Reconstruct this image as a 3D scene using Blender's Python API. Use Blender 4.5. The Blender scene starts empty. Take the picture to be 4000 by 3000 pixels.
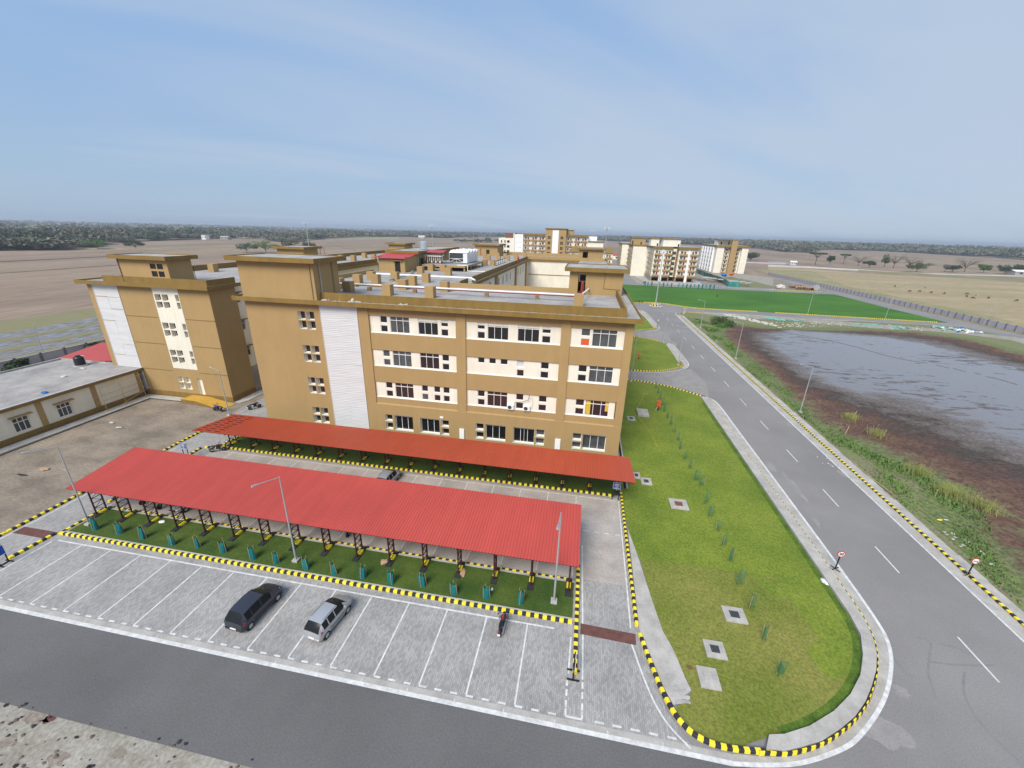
import bpy, math, random
import numpy as np
from mathutils import Vector, Matrix
R=math.radians
random.seed(7)
SC=bpy.context.scene
COL=SC.collection
H=26.4
# ---------------------------------------------------------------- camera
cd=bpy.data.cameras.new('camera'); cam=bpy.data.objects.new('camera',cd); COL.objects.link(cam)
cd.sensor_width=36; cd.lens=14.338; cd.clip_start=0.3; cd.clip_end=20000
pi_,ro,ya=R(20.49),R(1.537),R(9.557)
c,s=math.cos(ya),math.sin(ya)
fwd=Vector((-s*math.cos(pi_),c*math.cos(pi_),-math.sin(pi_))); rt=Vector((c,s,0)); up=rt.cross(fwd)
r2=rt*math.cos(ro)+up*math.sin(ro); u2=-rt*math.sin(ro)+up*math.cos(ro)
cam.matrix_world=Matrix(((r2.x,u2.x,-fwd.x,0),(r2.y,u2.y,-fwd.y,0),(r2.z,u2.z,-fwd.z,H),(0,0,0,1)))
SC.camera=cam
# ---------------------------------------------------------------- light
SUN_EL,SUN_AZ=R(46),R(-161)      # azimuth from +Y clockwise: behind the camera, from the left
W=bpy.data.worlds.new('World'); SC.world=W; W.use_nodes=True
nt=W.node_tree; N=nt.nodes; L=nt.links; N.clear()
out=N.new('ShaderNodeOutputWorld'); bg=N.new('ShaderNodeBackground'); bg.inputs[1].default_value=0.113
sky=N.new('ShaderNodeTexSky'); sky.sky_type='NISHITA'; sky.sun_disc=False; sky.sun_elevation=SUN_EL; sky.sun_rotation=SUN_AZ
sky.altitude=50; sky.air_density=1.0; sky.dust_density=1.0; sky.ozone_density=1.6
tc=N.new('ShaderNodeTexCoord'); sep=N.new('ShaderNodeSeparateXYZ'); L.new(tc.outputs['Generated'],sep.inputs[0])
def mth(op,a,b=None,c=None):
    n=N.new('ShaderNodeMath'); n.operation=op
    for i,v in enumerate((a,b,c)):
        if v is None: continue
        if isinstance(v,(int,float)): n.inputs[i].default_value=v
        else: L.new(v,n.inputs[i])
    return n.outputs[0]
zz=mth('MAXIMUM',mth('ADD',sep.outputs[2],0.16),0.08)
cx=mth('DIVIDE',sep.outputs[0],zz); cy=mth('DIVIDE',sep.outputs[1],zz)
cmb=N.new('ShaderNodeCombineXYZ'); L.new(cx,cmb.inputs[0]); L.new(cy,cmb.inputs[1])
mp=N.new('ShaderNodeMapping'); mp0=N.new('ShaderNodeMapping'); L.new(cmb.outputs[0],mp0.inputs[0]); mp0.inputs['Rotation'].default_value=(0,0,R(58)); L.new(mp0.outputs[0],mp.inputs[0]); mp.inputs['Scale'].default_value=(0.85,0.28,1); mp.inputs['Location'].default_value=(0.9,0.35,0)
n1=N.new('ShaderNodeTexNoise'); L.new(mp.outputs[0],n1.inputs['Vector']); n1.inputs['Scale'].default_value=1.15; n1.inputs['Detail'].default_value=4; n1.inputs['Roughness'].default_value=0.5; n1.inputs['Distortion'].default_value=0.6
cov=mth('ADD',n1.outputs[0],mth('MULTIPLY',sep.outputs[0],0.27))
ramp=N.new('ShaderNodeMapRange'); L.new(cov,ramp.inputs[0]); ramp.inputs[1].default_value=0.28; ramp.inputs[2].default_value=0.68; ramp.interpolation_type='SMOOTHSTEP'
ramp.inputs[3].default_value=0.0; ramp.inputs[4].default_value=0.75
# clear sky: haze-pale blue near the horizon, deeper above
el=N.new('ShaderNodeMapRange'); L.new(sep.outputs[2],el.inputs[0]); el.inputs[1].default_value=0.0; el.inputs[2].default_value=0.34; el.interpolation_type='SMOOTHSTEP'
gr=N.new('ShaderNodeMixRGB'); L.new(el.outputs[0],gr.inputs[0]); gr.inputs[1].default_value=(2.05,2.85,3.98,1); gr.inputs[2].default_value=(1.78,2.80,4.5,1)
m0=N.new('ShaderNodeMixRGB'); m0.inputs[0].default_value=0.85; L.new(sky.outputs[0],m0.inputs[1]); L.new(gr.outputs[0],m0.inputs[2])
mix=N.new('ShaderNodeMixRGB'); L.new(ramp.outputs[0],mix.inputs[0]); L.new(m0.outputs[0],mix.inputs[1]); mix.inputs[2].default_value=(3.15,3.68,4.4,1)
L.new(mix.outputs[0],bg.inputs[0]); L.new(bg.outputs[0],out.inputs[0])
sl=bpy.data.lights.new('sun','SUN'); sl.energy=3.0; sl.angle=R(32); sl.color=(1.0,0.93,0.83)
sun=bpy.data.objects.new('sun',sl); COL.objects.link(sun)
sd=Vector((math.sin(SUN_AZ)*math.cos(SUN_EL),math.cos(SUN_AZ)*math.cos(SUN_EL),math.sin(SUN_EL)))
sun.rotation_euler=sd.to_track_quat('Z','Y').to_euler()
SC.view_settings.view_transform='Standard'; SC.view_settings.look='None'; SC.view_settings.exposure=0.58; SC.view_settings.gamma=1
SC.render.engine='CYCLES'
# ---------------------------------------------------------------- materials
def lin(c): return tuple(((v/255)/12.92 if v/255<=0.04045 else ((v/255+0.055)/1.055)**2.4) for v in c)
def mat(name,col,rough=0.8,var=0.12,scale=1.5,col2=None,bump=0.0,bscale=None,spec=0.3,metal=0.0,stretch=(1,1,1),rot=0,detail=6,lo=0.35,hi=0.65,fine=0.0,fscale=30,fst=None):
    m=bpy.data.materials.new(name); m.use_nodes=True; t=m.node_tree; b=t.nodes['Principled BSDF']
    b.inputs['Roughness'].default_value=rough; b.inputs['Specular IOR Level'].default_value=spec; b.inputs['Metallic'].default_value=metal
    if col2 is None: col2=tuple(v*(1-var) for v in col); col1=tuple(min(1,v*(1+var*0.6)) for v in col)
    else: col1=col
    if var==0 and bump==0: b.inputs['Base Color'].default_value=(*col,1); return m
    tc=t.nodes.new('ShaderNodeTexCoord'); mp=t.nodes.new('ShaderNodeMapping'); t.links.new(tc.outputs['Object'],mp.inputs[0])
    mp.inputs['Scale'].default_value=stretch; mp.inputs['Rotation'].default_value=(0,0,rot)
    n=t.nodes.new('ShaderNodeTexNoise'); n.inputs['Scale'].default_value=scale; n.inputs['Detail'].default_value=detail; n.inputs['Roughness'].default_value=0.62
    t.links.new(mp.outputs[0],n.inputs['Vector'])
    r=t.nodes.new('ShaderNodeValToRGB'); r.color_ramp.elements[0].position=lo; r.color_ramp.elements[1].position=hi
    r.color_ramp.elements[0].color=(*col2,1); r.color_ramp.elements[1].color=(*col1,1)
    t.links.new(n.outputs[0],r.inputs[0]); last=r.outputs[0]
    if fine>0:
        f=t.nodes.new('ShaderNodeTexNoise'); f.inputs['Scale'].default_value=fscale; f.inputs['Detail'].default_value=3
        if fst:
            mpf=t.nodes.new('ShaderNodeMapping'); mpf.inputs['Scale'].default_value=fst; t.links.new(tc.outputs['Object'],mpf.inputs[0]); t.links.new(mpf.outputs[0],f.inputs['Vector']); f.inputs['Detail'].default_value=6
        else: t.links.new(mp.outputs[0],f.inputs['Vector'])
        mr=t.nodes.new('ShaderNodeMapRange'); mr.inputs[1].default_value=0.3; mr.inputs[2].default_value=0.7; mr.inputs[3].default_value=1-fine; mr.inputs[4].default_value=1+fine
        t.links.new(f.outputs[0],mr.inputs[0])
        mm=t.nodes.new('ShaderNodeVectorMath'); mm.operation='SCALE'; t.links.new(last,mm.inputs[0]); t.links.new(mr.outputs[0],mm.inputs['Scale']); last=mm.outputs[0]
    t.links.new(last,b.inputs['Base Color'])
    if bump>0:
        f=t.nodes.new('ShaderNodeTexNoise'); f.inputs['Scale'].default_value=bscale or scale*8; f.inputs['Detail'].default_value=4
        t.links.new(mp.outputs[0],f.inputs['Vector'])
        bp=t.nodes.new('ShaderNodeBump'); bp.inputs['Strength'].default_value=bump; bp.inputs['Distance'].default_value=0.05
        t.links.new(f.outputs[0],bp.inputs['Height']); t.links.new(bp.outputs[0],b.inputs['Normal'])
    return m
MT={}
MT['beige']=mat('beige paint',(0.372,0.252,0.112),0.85,0.05,0.25,fine=0.03,fscale=1.6,fst=(1,1,.10))
MT['ochre']=mat('ochre paint',(0.225,0.142,0.040),0.85,0.08,0.4,fine=0.10,fscale=1.6,fst=(1,1,.25))
MT['cream']=mat('cream paint',(0.76,0.72,0.615),0.85,0.05,0.3,fine=0.05,fscale=1.8,fst=(1,1,.12))
MT['stain']=mat('soil stain',(0.27,0.235,0.20),0.95,0.1,1.5,col2=(0.19,0.16,0.13),fine=0.2,fscale=6)
MT['white']=mat('white paint',(0.80,0.80,0.80),0.6,0.03,1.0)
MT['whitesheet']=mat('white corrugated sheet',(0.60,0.605,0.62),0.5,0.08,1.2,stretch=(0.3,1,3))
MT['glass']=mat('dark glass',(0.012,0.012,0.014),0.08,0,spec=0.6)
MT['glass_b']=mat('dark glass browner',(0.03,0.018,0.018),0.1,0,spec=0.5)
MT['glass_g']=mat('dull glass',(0.075,0.08,0.085),0.18,0.3,0.8,spec=0.5)
MT['carglass']=mat('car glass',(0.012,0.014,0.016),0.22,0,spec=0.25)
MT['frame']=mat('window frame',(0.78,0.77,0.76),0.5,0,1)
MT['roofc']=mat('roof screed',(0.37,0.355,0.345),0.9,0.1,0.35,col2=(0.24,0.23,0.225),fine=0.10,fscale=4,lo=0.3,hi=0.6)
MT['roofd']=mat('weathered slab',(0.42,0.42,0.41),0.9,0.1,0.5,col2=(0.25,0.25,0.24),fine=0.12,fscale=5)
MT['conc']=mat('concrete',(0.46,0.45,0.42),0.9,0.1,0.5,col2=(0.34,0.335,0.32),fine=0.08,fscale=6)
MT['concl']=mat('light concrete',(0.44,0.425,0.40),0.9,0.1,0.7,col2=(0.32,0.305,0.285),fine=0.07,fscale=6)
MT['asph']=mat('asphalt',(0.245,0.236,0.235),0.9,0.1,0.07,col2=(0.195,0.188,0.187),fine=0.13,fscale=12,bump=0.3,bscale=60)
MT['asphf']=mat('asphalt with painted shade',(0.145,0.142,0.144),0.9,0.1,0.09,col2=(0.112,0.110,0.112),fine=0.16,fscale=12,bump=0.3,bscale=60)  # front road only: shade near the viewpoint put into the asphalt colour
MT['asphd']=mat('patched asphalt',(0.33,0.32,0.31),0.9,0.1,0.25,col2=(0.20,0.197,0.197),fine=0.10,fscale=6,stretch=(1,2.2,1))
MT['dust']=mat('dusty asphalt',(0.285,0.273,0.265),0.9,0.1,0.6,col2=(0.225,0.217,0.215),fine=0.1,fscale=7)
MT['line']=mat('road paint',(0.60,0.60,0.60),0.7,0.22,2.5)
MT['yel']=mat('yellow paint',(0.82,0.66,0.035),0.6,0.12,1.3)
MT['blk']=mat('black paint',(0.032,0.032,0.038),0.7,0.3,1.3)
MT['steel']=mat('galvanised steel',(0.42,0.44,0.46),0.45,0.1,2,metal=0.3)
MT['black']=mat('black metal',(0.015,0.015,0.017),0.5,0,1)
MT['maroon']=mat('maroon steel',(0.055,0.014,0.014),0.6,0.1,1)
MT['redpipe']=mat('red pipe',(0.24,0.035,0.025),0.5,0.1,1)
MT['orange']=mat('orange red paint',(0.62,0.10,0.03),0.5,0.1,2)
MT['teal']=mat('teal netting',(0.008,0.140,0.145),0.8,0.2,6,bump=0.2)
MT['net']=mat('green netting',(0.06,0.20,0.11),0.8,0.2,6)
MT['bamboo']=mat('bamboo',(0.42,0.31,0.16),0.7,0.2,3)
MT['dirt']=mat('dirt',(0.285,0.238,0.188),0.95,0.1,0.22,col2=(0.165,0.140,0.112),fine=0.16,fscale=2.5,stretch=(1,1.6,1),rot=0.3,bump=0.3,bscale=8)
MT['sand']=mat('sandy ground',(0.34,0.325,0.285),0.95,0.1,0.5,col2=(0.23,0.21,0.175),fine=0.22,fscale=5,bump=0.4,bscale=6)
MT['brown']=mat('turned brown soil',(0.165,0.090,0.062),0.95,0.1,0.7,col2=(0.060,0.038,0.030),fine=0.35,fscale=5,bump=1.0,bscale=3)
MT['mud']=mat('mud',(0.17,0.13,0.105),0.7,0.1,0.4,col2=(0.09,0.065,0.05),fine=0.25,fscale=3)
MT['lawn']=mat('lawn',(0.180,0.228,0.028),0.95,0.1,0.2,col2=(0.115,0.170,0.018),fine=0.28,fscale=6,bump=0.8,bscale=16)
MT['lawndry']=mat('dry lawn',(0.210,0.208,0.048),0.95,0.1,0.2,col2=(0.130,0.165,0.022),fine=0.28,fscale=6,bump=0.8,bscale=16)
MT['lawndark']=mat('dark strip lawn',(0.075,0.115,0.018),0.95,0.1,0.35,col2=(0.036,0.075,0.012),fine=0.25,fscale=9,bump=0.6,bscale=22)  # darker green than the main lawns
MT['lush']=mat('lush lawn',(0.058,0.165,0.012),0.95,0.1,0.07,col2=(0.034,0.112,0.010),fine=0.25,fscale=3,stretch=(0.6,1,1))
MT['edgegrass']=mat('lush lawn edge',(0.10,0.17,0.018),0.95,0.1,0.8,col2=(0.05,0.10,0.012),fine=0.3,fscale=9,bump=0.6,bscale=22)
MT['verge']=mat('verge grass',(0.15,0.19,0.065),0.95,0.1,0.35,col2=(0.19,0.165,0.105),fine=0.35,fscale=4,bump=0.8,bscale=6)
MT['leaf']=mat('leaf',(0.075,0.105,0.045),0.8,0.4,0.05,fine=0.4,fscale=0.9)
MT['leafd']=mat('dark leaf',(0.045,0.072,0.032),0.8,0.35,0.3,fine=0.4,fscale=1.5)
MT['leafb']=mat('bright leaf',(0.09,0.17,0.035),0.8,0.35,0.5,fine=0.4,fscale=2)
MT['twig']=mat('twigs',(0.24,0.21,0.175),0.9,0.3,0.5)
MT['bark']=mat('bark',(0.13,0.10,0.075),0.9,0.3,1)
MT['wood']=mat('woodland canopy',(0.175,0.170,0.125),0.9,0.4,0.010,col2=(0.080,0.098,0.062),fine=0.45,fscale=0.07,lo=0.42,hi=0.58)
MT['skin']=mat('cattle hide',(0.09,0.05,0.03),0.8,0.3,1)
MT['cattlew']=mat('pale cattle hide',(0.42,0.36,0.28),0.8,0.2,1)
MT['rubber']=mat('rubber',(0.022,0.022,0.024),0.8,0,1)
MT['alloy']=mat('alloy rim',(0.48,0.48,0.50),0.35,0,1,metal=0.6)
MT['lampred']=mat('tail lamp',(0.50,0.01,0.015),0.2,0,1,spec=0.6)
MT['lampw']=mat('head lamp',(0.72,0.72,0.74),0.15,0,1,spec=0.7)
MT['blue']=mat('blue sign',(0.010,0.07,0.42),0.4,0,1)
MT['tank']=mat('black tank',(0.02,0.02,0.025),0.4,0,1)
MT['pent']=mat('faded red roof sheet',(0.44,0.050,0.050),0.45,0.1,0.3)
MT['brownstrip']=mat('brown tile',(0.135,0.060,0.050),0.8,0.25,2)
MT['wallgrey']=mat('grey boundary wall',(0.43,0.41,0.45),0.9,0.12,0.3)
MT['pillar']=mat('dark wall pillar',(0.19,0.165,0.20),0.9,0.1,1)
MT['track']=mat('pale track',(0.50,0.47,0.40),0.95,0.15,0.1)
MT['hose']=mat('yellow hose',(0.42,0.40,0.05),0.6,0,1)
MT['inox']=mat('steel tank',(0.62,0.63,0.65),0.25,0,1,metal=0.7)
MT['door']=mat('red brown door',(0.20,0.035,0.045),0.6,0.1,1)
MT['dark']=mat('dark opening',(0.02,0.02,0.02),0.9,0,1)
MT['reed']=mat('reed',(0.26,0.28,0.09),0.9,0.3,0.6)
MT['grassb']=mat('tall grass',(0.135,0.235,0.055),0.9,0.1,0.35,col2=(0.075,0.150,0.035))
MT['cardboard']=mat('cardboard',(0.40,0.27,0.17),0.9,0.1,3)
MT['chill']=mat('chiller casing',(0.72,0.74,0.76),0.4,0.04,1)
MT['coil']=mat('condenser coil',(0.05,0.055,0.06),0.6,0.3,6)
MT['hide_y']=mat('yellow curtain',(0.60,0.42,0.05),0.8,0,1); MT['hide_p']=mat('purple curtain',(0.04,0.01,0.09),0.8,0,1)
MT['rust']=mat('rust timber',(0.18,0.08,0.05),0.8,0.3,4)
MT['bluetarp']=mat('blue tarpaulin',(0.03,0.14,0.50),0.6,0.2,2)
MT['aqua']=mat('faded green net scraps',(0.18,0.42,0.34),0.8,0.3,3)
MT['rub']=mat('pale rubble',(0.55,0.53,0.49),0.9,0.3,4)
# pavers: running-bond brick, per brick tone
def mk_paver():
    m=bpy.data.materials.new('pavers'); m.use_nodes=True; t=m.node_tree; b=t.nodes['Principled BSDF']; b.inputs['Roughness'].default_value=0.9
    tc=t.nodes.new('ShaderNodeTexCoord'); mp=t.nodes.new('ShaderNodeMapping'); t.links.new(tc.outputs['Object'],mp.inputs[0]); mp.inputs['Rotation'].default_value=(0,0,R(90))
    br=t.nodes.new('ShaderNodeTexBrick'); t.links.new(mp.outputs[0],br.inputs[0]); br.inputs['Scale'].default_value=1.0
    br.inputs['Brick Width'].default_value=0.24; br.inputs['Row Height'].default_value=0.12; br.inputs['Mortar Size'].default_value=0.006
    br.inputs['Color1'].default_value=(0.36,0.352,0.345,1); br.inputs['Color2'].default_value=(0.245,0.24,0.238,1); br.inputs['Mortar'].default_value=(0.17,0.165,0.155,1); br.inputs['Bias'].default_value=-0.15
    n=t.nodes.new('ShaderNodeTexNoise'); n.inputs['Scale'].default_value=0.35; n.inputs['Detail'].default_value=8; t.links.new(tc.outputs['Object'],n.inputs['Vector'])
    mr=t.nodes.new('ShaderNodeMapRange'); mr.inputs[1].default_value=0.3; mr.inputs[2].default_value=0.7; mr.inputs[3].default_value=0.84; mr.inputs[4].default_value=1.10; t.links.new(n.outputs[0],mr.inputs[0])
    mm=t.nodes.new('ShaderNodeVectorMath'); mm.operation='SCALE'; t.links.new(br.outputs[0],mm.inputs[0]); t.links.new(mr.outputs[0],mm.inputs['Scale']); t.links.new(mm.outputs[0],b.inputs['Base Color'])
    return m
MT['paver']=mk_paver()
MT['paverd']=mat('dust covered pavers',(0.44,0.40,0.37),0.92,0.1,0.35,col2=(0.31,0.285,0.265),fine=0.12,fscale=6)
def mk_roof(name,col,dark):
    m=mat(name,col,0.5,0.08,0.10,fine=0.06,fscale=1.2,fst=(1.0,.12,1),spec=0.35)
    return m
MT['redroof']=mk_roof('red roof sheet',(0.44,0.068,0.054),0)
MT['redroof2']=mk_roof('orange red roof sheet',(0.42,0.070,0.032),0)
def mk_field():
    m=bpy.data.materials.new('dry fields'); m.use_nodes=True; t=m.node_tree; b=t.nodes['Principled BSDF']; b.inputs['Roughness'].default_value=0.95; b.inputs['Specular IOR Level'].default_value=0.1
    tc=t.nodes.new('ShaderNodeTexCoord')
    def noise(scale,st,det=6,rot=0):
        mp=t.nodes.new('ShaderNodeMapping'); t.links.new(tc.outputs['Object'],mp.inputs[0]); mp.inputs['Scale'].default_value=st; mp.inputs['Rotation'].default_value=(0,0,rot)
        n=t.nodes.new('ShaderNodeTexNoise'); n.inputs['Scale'].default_value=scale; n.inputs['Detail'].default_value=det; n.inputs['Roughness'].default_value=0.6; t.links.new(mp.outputs[0],n.inputs['Vector']); return n.outputs[0]
    def ramp(f,pts):
        r=t.nodes.new('ShaderNodeValToRGB'); t.links.new(f,r.inputs[0]); e=r.color_ramp.elements
        e[0].position,e[0].color=pts[0][0],(*pts[0][1],1); e[1].position,e[1].color=pts[-1][0],(*pts[-1][1],1)
        for p,c_ in pts[1:-1]:
            k=e.new(p); k.color=(*c_,1)
        return r.outputs[0]
    a=ramp(noise(0.012,(1.5,0.35,1),8,0.04),[(0.3,(0.185,0.142,0.110)),(0.48,(0.245,0.186,0.142)),(0.6,(0.285,0.222,0.165)),(0.75,(0.215,0.182,0.115))])
    g=ramp(noise(0.004,(0.5,1.5,1),5,-0.1),[(0.52,(0,0,0)),(0.66,(1,1,1))])
    mx=t.nodes.new('ShaderNodeMixRGB'); mx.inputs[2].default_value=(0.20,0.195,0.085,1); t.links.new(a,mx.inputs[1])
    k=t.nodes.new('ShaderNodeMath'); k.operation='MULTIPLY'; k.inputs[1].default_value=0.45; t.links.new(g,k.inputs[0]); t.links.new(k.outputs[0],mx.inputs[0])
    f=noise(0.25,(1.5,0.3,1),5,0.03)
    mr=t.nodes.new('ShaderNodeMapRange'); mr.inputs[1].default_value=0.3; mr.inputs[2].default_value=0.7; mr.inputs[3].default_value=0.80; mr.inputs[4].default_value=1.2; t.links.new(f,mr.inputs[0])
    mm=t.nodes.new('ShaderNodeVectorMath'); mm.operation='SCALE'; t.links.new(mx.outputs[0],mm.inputs[0]); t.links.new(mr.outputs[0],mm.inputs['Scale'])
    t.links.new(mm.outputs[0],b.inputs['Base Color']); return m
MT['field']=mk_field()
MT['fieldtan']=mat('tan stubble',(0.36,0.285,0.175),0.95,0.1,0.03,col2=(0.27,0.225,0.125),fine=0.2,fscale=0.5,stretch=(0.4,1.5,1),rot=-0.15)
MT['fieldgreen']=mat('green stubble',(0.20,0.20,0.09),0.95,0.1,0.05,col2=(0.30,0.255,0.15),fine=0.2,fscale=0.5)
def mk_wet(name,wcol,mcol,scale,st,lo,hi,rough=0.12,mc2=None,rot=0):
    m=bpy.data.materials.new(name); m.use_nodes=True; t=m.node_tree; b=t.nodes['Principled BSDF']
    tc=t.nodes.new('ShaderNodeTexCoord'); mp=t.nodes.new('ShaderNodeMapping'); t.links.new(tc.outputs['Object'],mp.inputs[0]); mp.inputs['Scale'].default_value=st; mp.inputs['Rotation'].default_value=(0,0,rot)
    n=t.nodes.new('ShaderNodeTexNoise'); n.inputs['Scale'].default_value=scale; n.inputs['Detail'].default_value=9; n.inputs['Roughness'].default_value=0.62; t.links.new(mp.outputs[0],n.inputs['Vector'])
    r=t.nodes.new('ShaderNodeMapRange'); r.inputs[1].default_value=lo; r.inputs[2].default_value=hi; t.links.new(n.outputs[0],r.inputs[0])
    mx=t.nodes.new('ShaderNodeMixRGB'); t.links.new(r.outputs[0],mx.inputs[0]); mx.inputs[1].default_value=(*wcol,1); mx.inputs[2].default_value=(*mcol,1)
    if mc2:
        n2=t.nodes.new('ShaderNodeTexNoise'); n2.inputs['Scale'].default_value=scale*0.6; n2.inputs['Detail'].default_value=5; t.links.new(mp.outputs[0],n2.inputs['Vector'])
        m2=t.nodes.new('ShaderNodeMixRGB'); t.links.new(n2.outputs[0],m2.inputs[0]); m2.inputs[1].default_value=(*mcol,1); m2.inputs[2].default_value=(*mc2,1); t.links.new(m2.outputs[0],mx.inputs[2])
    t.links.new(mx.outputs[0],b.inputs['Base Color'])
    rr=t.nodes.new('ShaderNodeMapRange'); rr.inputs[3].default_value=rough; rr.inputs[4].default_value=0.85; t.links.new(r.outputs[0],rr.inputs[0]); t.links.new(rr.outputs[0],b.inputs['Roughness'])
    b.inputs['Specular IOR Level'].default_value=0.45
    return m
MT['pond']=mk_wet('pond water',(0.185,0.180,0.195),(0.125,0.100,0.088),0.30,(0.75,1.3,1),0.57,0.66,0.10,rot=0.12)
MT['shallow']=mk_wet('muddy shallows',(0.21,0.195,0.195),(0.145,0.115,0.098),0.55,(0.75,1.3,1),0.36,0.62,0.25,rot=0.12)
MT['paddy']=mk_wet('wet paddy',(0.22,0.222,0.24),(0.15,0.142,0.085),0.9,(1.2,0.40,1),0.42,0.58,0.3,(0.15,0.12,0.09),rot=0.02)
MT['paddyg']=mk_wet('green paddy edge',(0.20,0.19,0.09),(0.15,0.155,0.06),0.5,(1.3,0.35,1),0.44,0.54,0.8,(0.25,0.20,0.11))
# ---------------------------------------------------------------- mesh builder
ORG={}
class MB:
    def __init__(s): s.v=[]; s.f=[]; s.mi=[]; s.ms=[]
    def m(s,k):
        if k not in s.ms: s.ms.append(k)
        return s.ms.index(k)
    def face(s,pts,k):
        b=len(s.v); s.v+= [tuple(p) for p in pts]; s.f.append(tuple(range(b,b+len(pts)))); s.mi.append(s.m(k)); return s
    def box(s,x0,x1,y0,y1,z0,z1,k,ktop=None):
        if x0>x1:x0,x1=x1,x0
        if y0>y1:y0,y1=y1,y0
        b=len(s.v); s.v+=[(x0,y0,z0),(x1,y0,z0),(x1,y1,z0),(x0,y1,z0),(x0,y0,z1),(x1,y0,z1),(x1,y1,z1),(x0,y1,z1)]
        i=s.m(k); j=s.m(ktop) if ktop else i
        for q,mm in (((0,3,2,1),i),((4,5,6,7),j),((0,1,5,4),i),((1,2,6,5),i),((2,3,7,6),i),((3,0,4,7),i)):
            s.f.append(tuple(b+a for a in q)); s.mi.append(mm)
        return s
    def obox(s,c,ax,ay,z0,z1,hx,hy,k):      # box with horizontal axes ax, ay
        p=[(c[0]+ax[0]*a*hx+ay[0]*b*hy,c[1]+ax[1]*a*hx+ay[1]*b*hy) for a,b in ((-1,-1),(1,-1),(1,1),(-1,1))]
        return s.prism(p,z0,z1,k)
    def prism(s,poly,z0,z1,k,ktop=None,bottom=False):
        n=len(poly); a=sum(poly[i][0]*poly[(i+1)%n][1]-poly[(i+1)%n][0]*poly[i][1] for i in range(n))
        if a<0: poly=poly[::-1]
        b=len(s.v); s.v+=[(x,y,z0) for x,y in poly]+[(x,y,z1) for x,y in poly]
        s.f.append(tuple(range(b+n,b+2*n))); s.mi.append(s.m(ktop or k))
        if bottom or True: s.f.append(tuple(range(b+n-1,b-1,-1))); s.mi.append(s.m(k))
        for i in range(n):
            j=(i+1)%n; s.f.append((b+i,b+j,b+n+j,b+n+i)); s.mi.append(s.m(k))
        return s
    def tube(s,p,q,r,k,n=8,r2=None,cap=True):
        p=Vector(p); q=Vector(q); d=(q-p).normalized(); a=d.orthogonal().normalized(); c_=d.cross(a); r2=r if r2 is None else r2
        b=len(s.v)
        for o,rr in ((p,r),(q,r2)):
            for i in range(n):
                t=2*math.pi*i/n; s.v.append(tuple(o+a*(math.cos(t)*rr)+c_*(math.sin(t)*rr)))
        for i in range(n):
            j=(i+1)%n; s.f.append((b+i,b+j,b+n+j,b+n+i)); s.mi.append(s.m(k))
        if cap:
            s.f.append(tuple(b+i for i in range(n-1,-1,-1))); s.mi.append(s.m(k)); s.f.append(tuple(b+n+i for i in range(n))); s.mi.append(s.m(k))
        return s
    def path(s,pts,r,k,n=6):
        for a,b in zip(pts,pts[1:]): s.tube(a,b,r,k,n)
        return s
    def lathe(s,prof,k,n=16,o=(0,0,0),axis='z'):
        b=len(s.v)
        for (r,h) in prof:
            for i in range(n):
                t=2*math.pi*i/n; a,c_=math.cos(t)*r,math.sin(t)*r
                s.v.append((o[0]+a,o[1]+c_,o[2]+h) if axis=='z' else ((o[0]+h,o[1]+a,o[2]+c_) if axis=='x' else (o[0]+a,o[1]+h,o[2]+c_)))
        for j in range(len(prof)-1):
            for i in range(n):
                i2=(i+1)%n; s.f.append((b+j*n+i,b+j*n+i2,b+(j+1)*n+i2,b+(j+1)*n+i)); s.mi.append(s.m(k))
        for j,rev in ((0,True),(len(prof)-1,False)):
            if prof[j][0]>1e-4:
                idx=[b+j*n+i for i in range(n)]; s.f.append(tuple(idx[::-1] if rev else idx)); s.mi.append(s.m(k))
        return s
    def blob(s,c,r,k,n=6,m=8,jit=0.2,rnd=random):
        b=len(s.v); s.v.append((c[0],c[1],c[2]-r[2]))
        for j in range(1,n):
            ph=math.pi*j/n
            for i in range(m):
                t=2*math.pi*i/m; q=1+rnd.uniform(-jit,jit)
                s.v.append((c[0]+math.sin(ph)*math.cos(t)*r[0]*q,c[1]+math.sin(ph)*math.sin(t)*r[1]*q,c[2]-math.cos(ph)*r[2]*q))
        s.v.append((c[0],c[1],c[2]+r[2])); e=len(s.v)-1; kk=s.m(k)
        for i in range(m):
            i2=(i+1)%m; s.f.append((b,b+1+i2,b+1+i)); s.mi.append(kk)
            for j in range(n-2): s.f.append((b+1+j*m+i,b+1+j*m+i2,b+1+(j+1)*m+i2,b+1+(j+1)*m+i)); s.mi.append(kk)
            s.f.append((b+1+(n-2)*m+i,b+1+(n-2)*m+i2,e)); s.mi.append(kk)
        return s
    def wall(s,axis,y,u0,u1,z0,z1,holes,depth,k,kr,sgn=1):
        """flat wall with real openings; axis 'y': plane y, u=x ; axis 'x': plane x, u=y. sgn: direction of recess"""
        us=sorted({u0,u1,*[h[0] for h in holes],*[h[1] for h in holes]}); zs=sorted({z0,z1,*[h[2] for h in holes],*[h[3] for h in holes]})
        P=(lambda u,d,z:(u,y+d*sgn,z)) if axis=='y' else (lambda u,d,z:(y+d*sgn,u,z))
        for a,b in zip(us,us[1:]):
            for c_,d in zip(zs,zs[1:]):
                mu,mz=(a+b)/2,(c_+d)/2
                if any(h[0]<mu<h[1] and h[2]<mz<h[3] for h in holes): continue
                s.face([P(a,0,c_),P(b,0,c_),P(b,0,d),P(a,0,d)],k)
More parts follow.
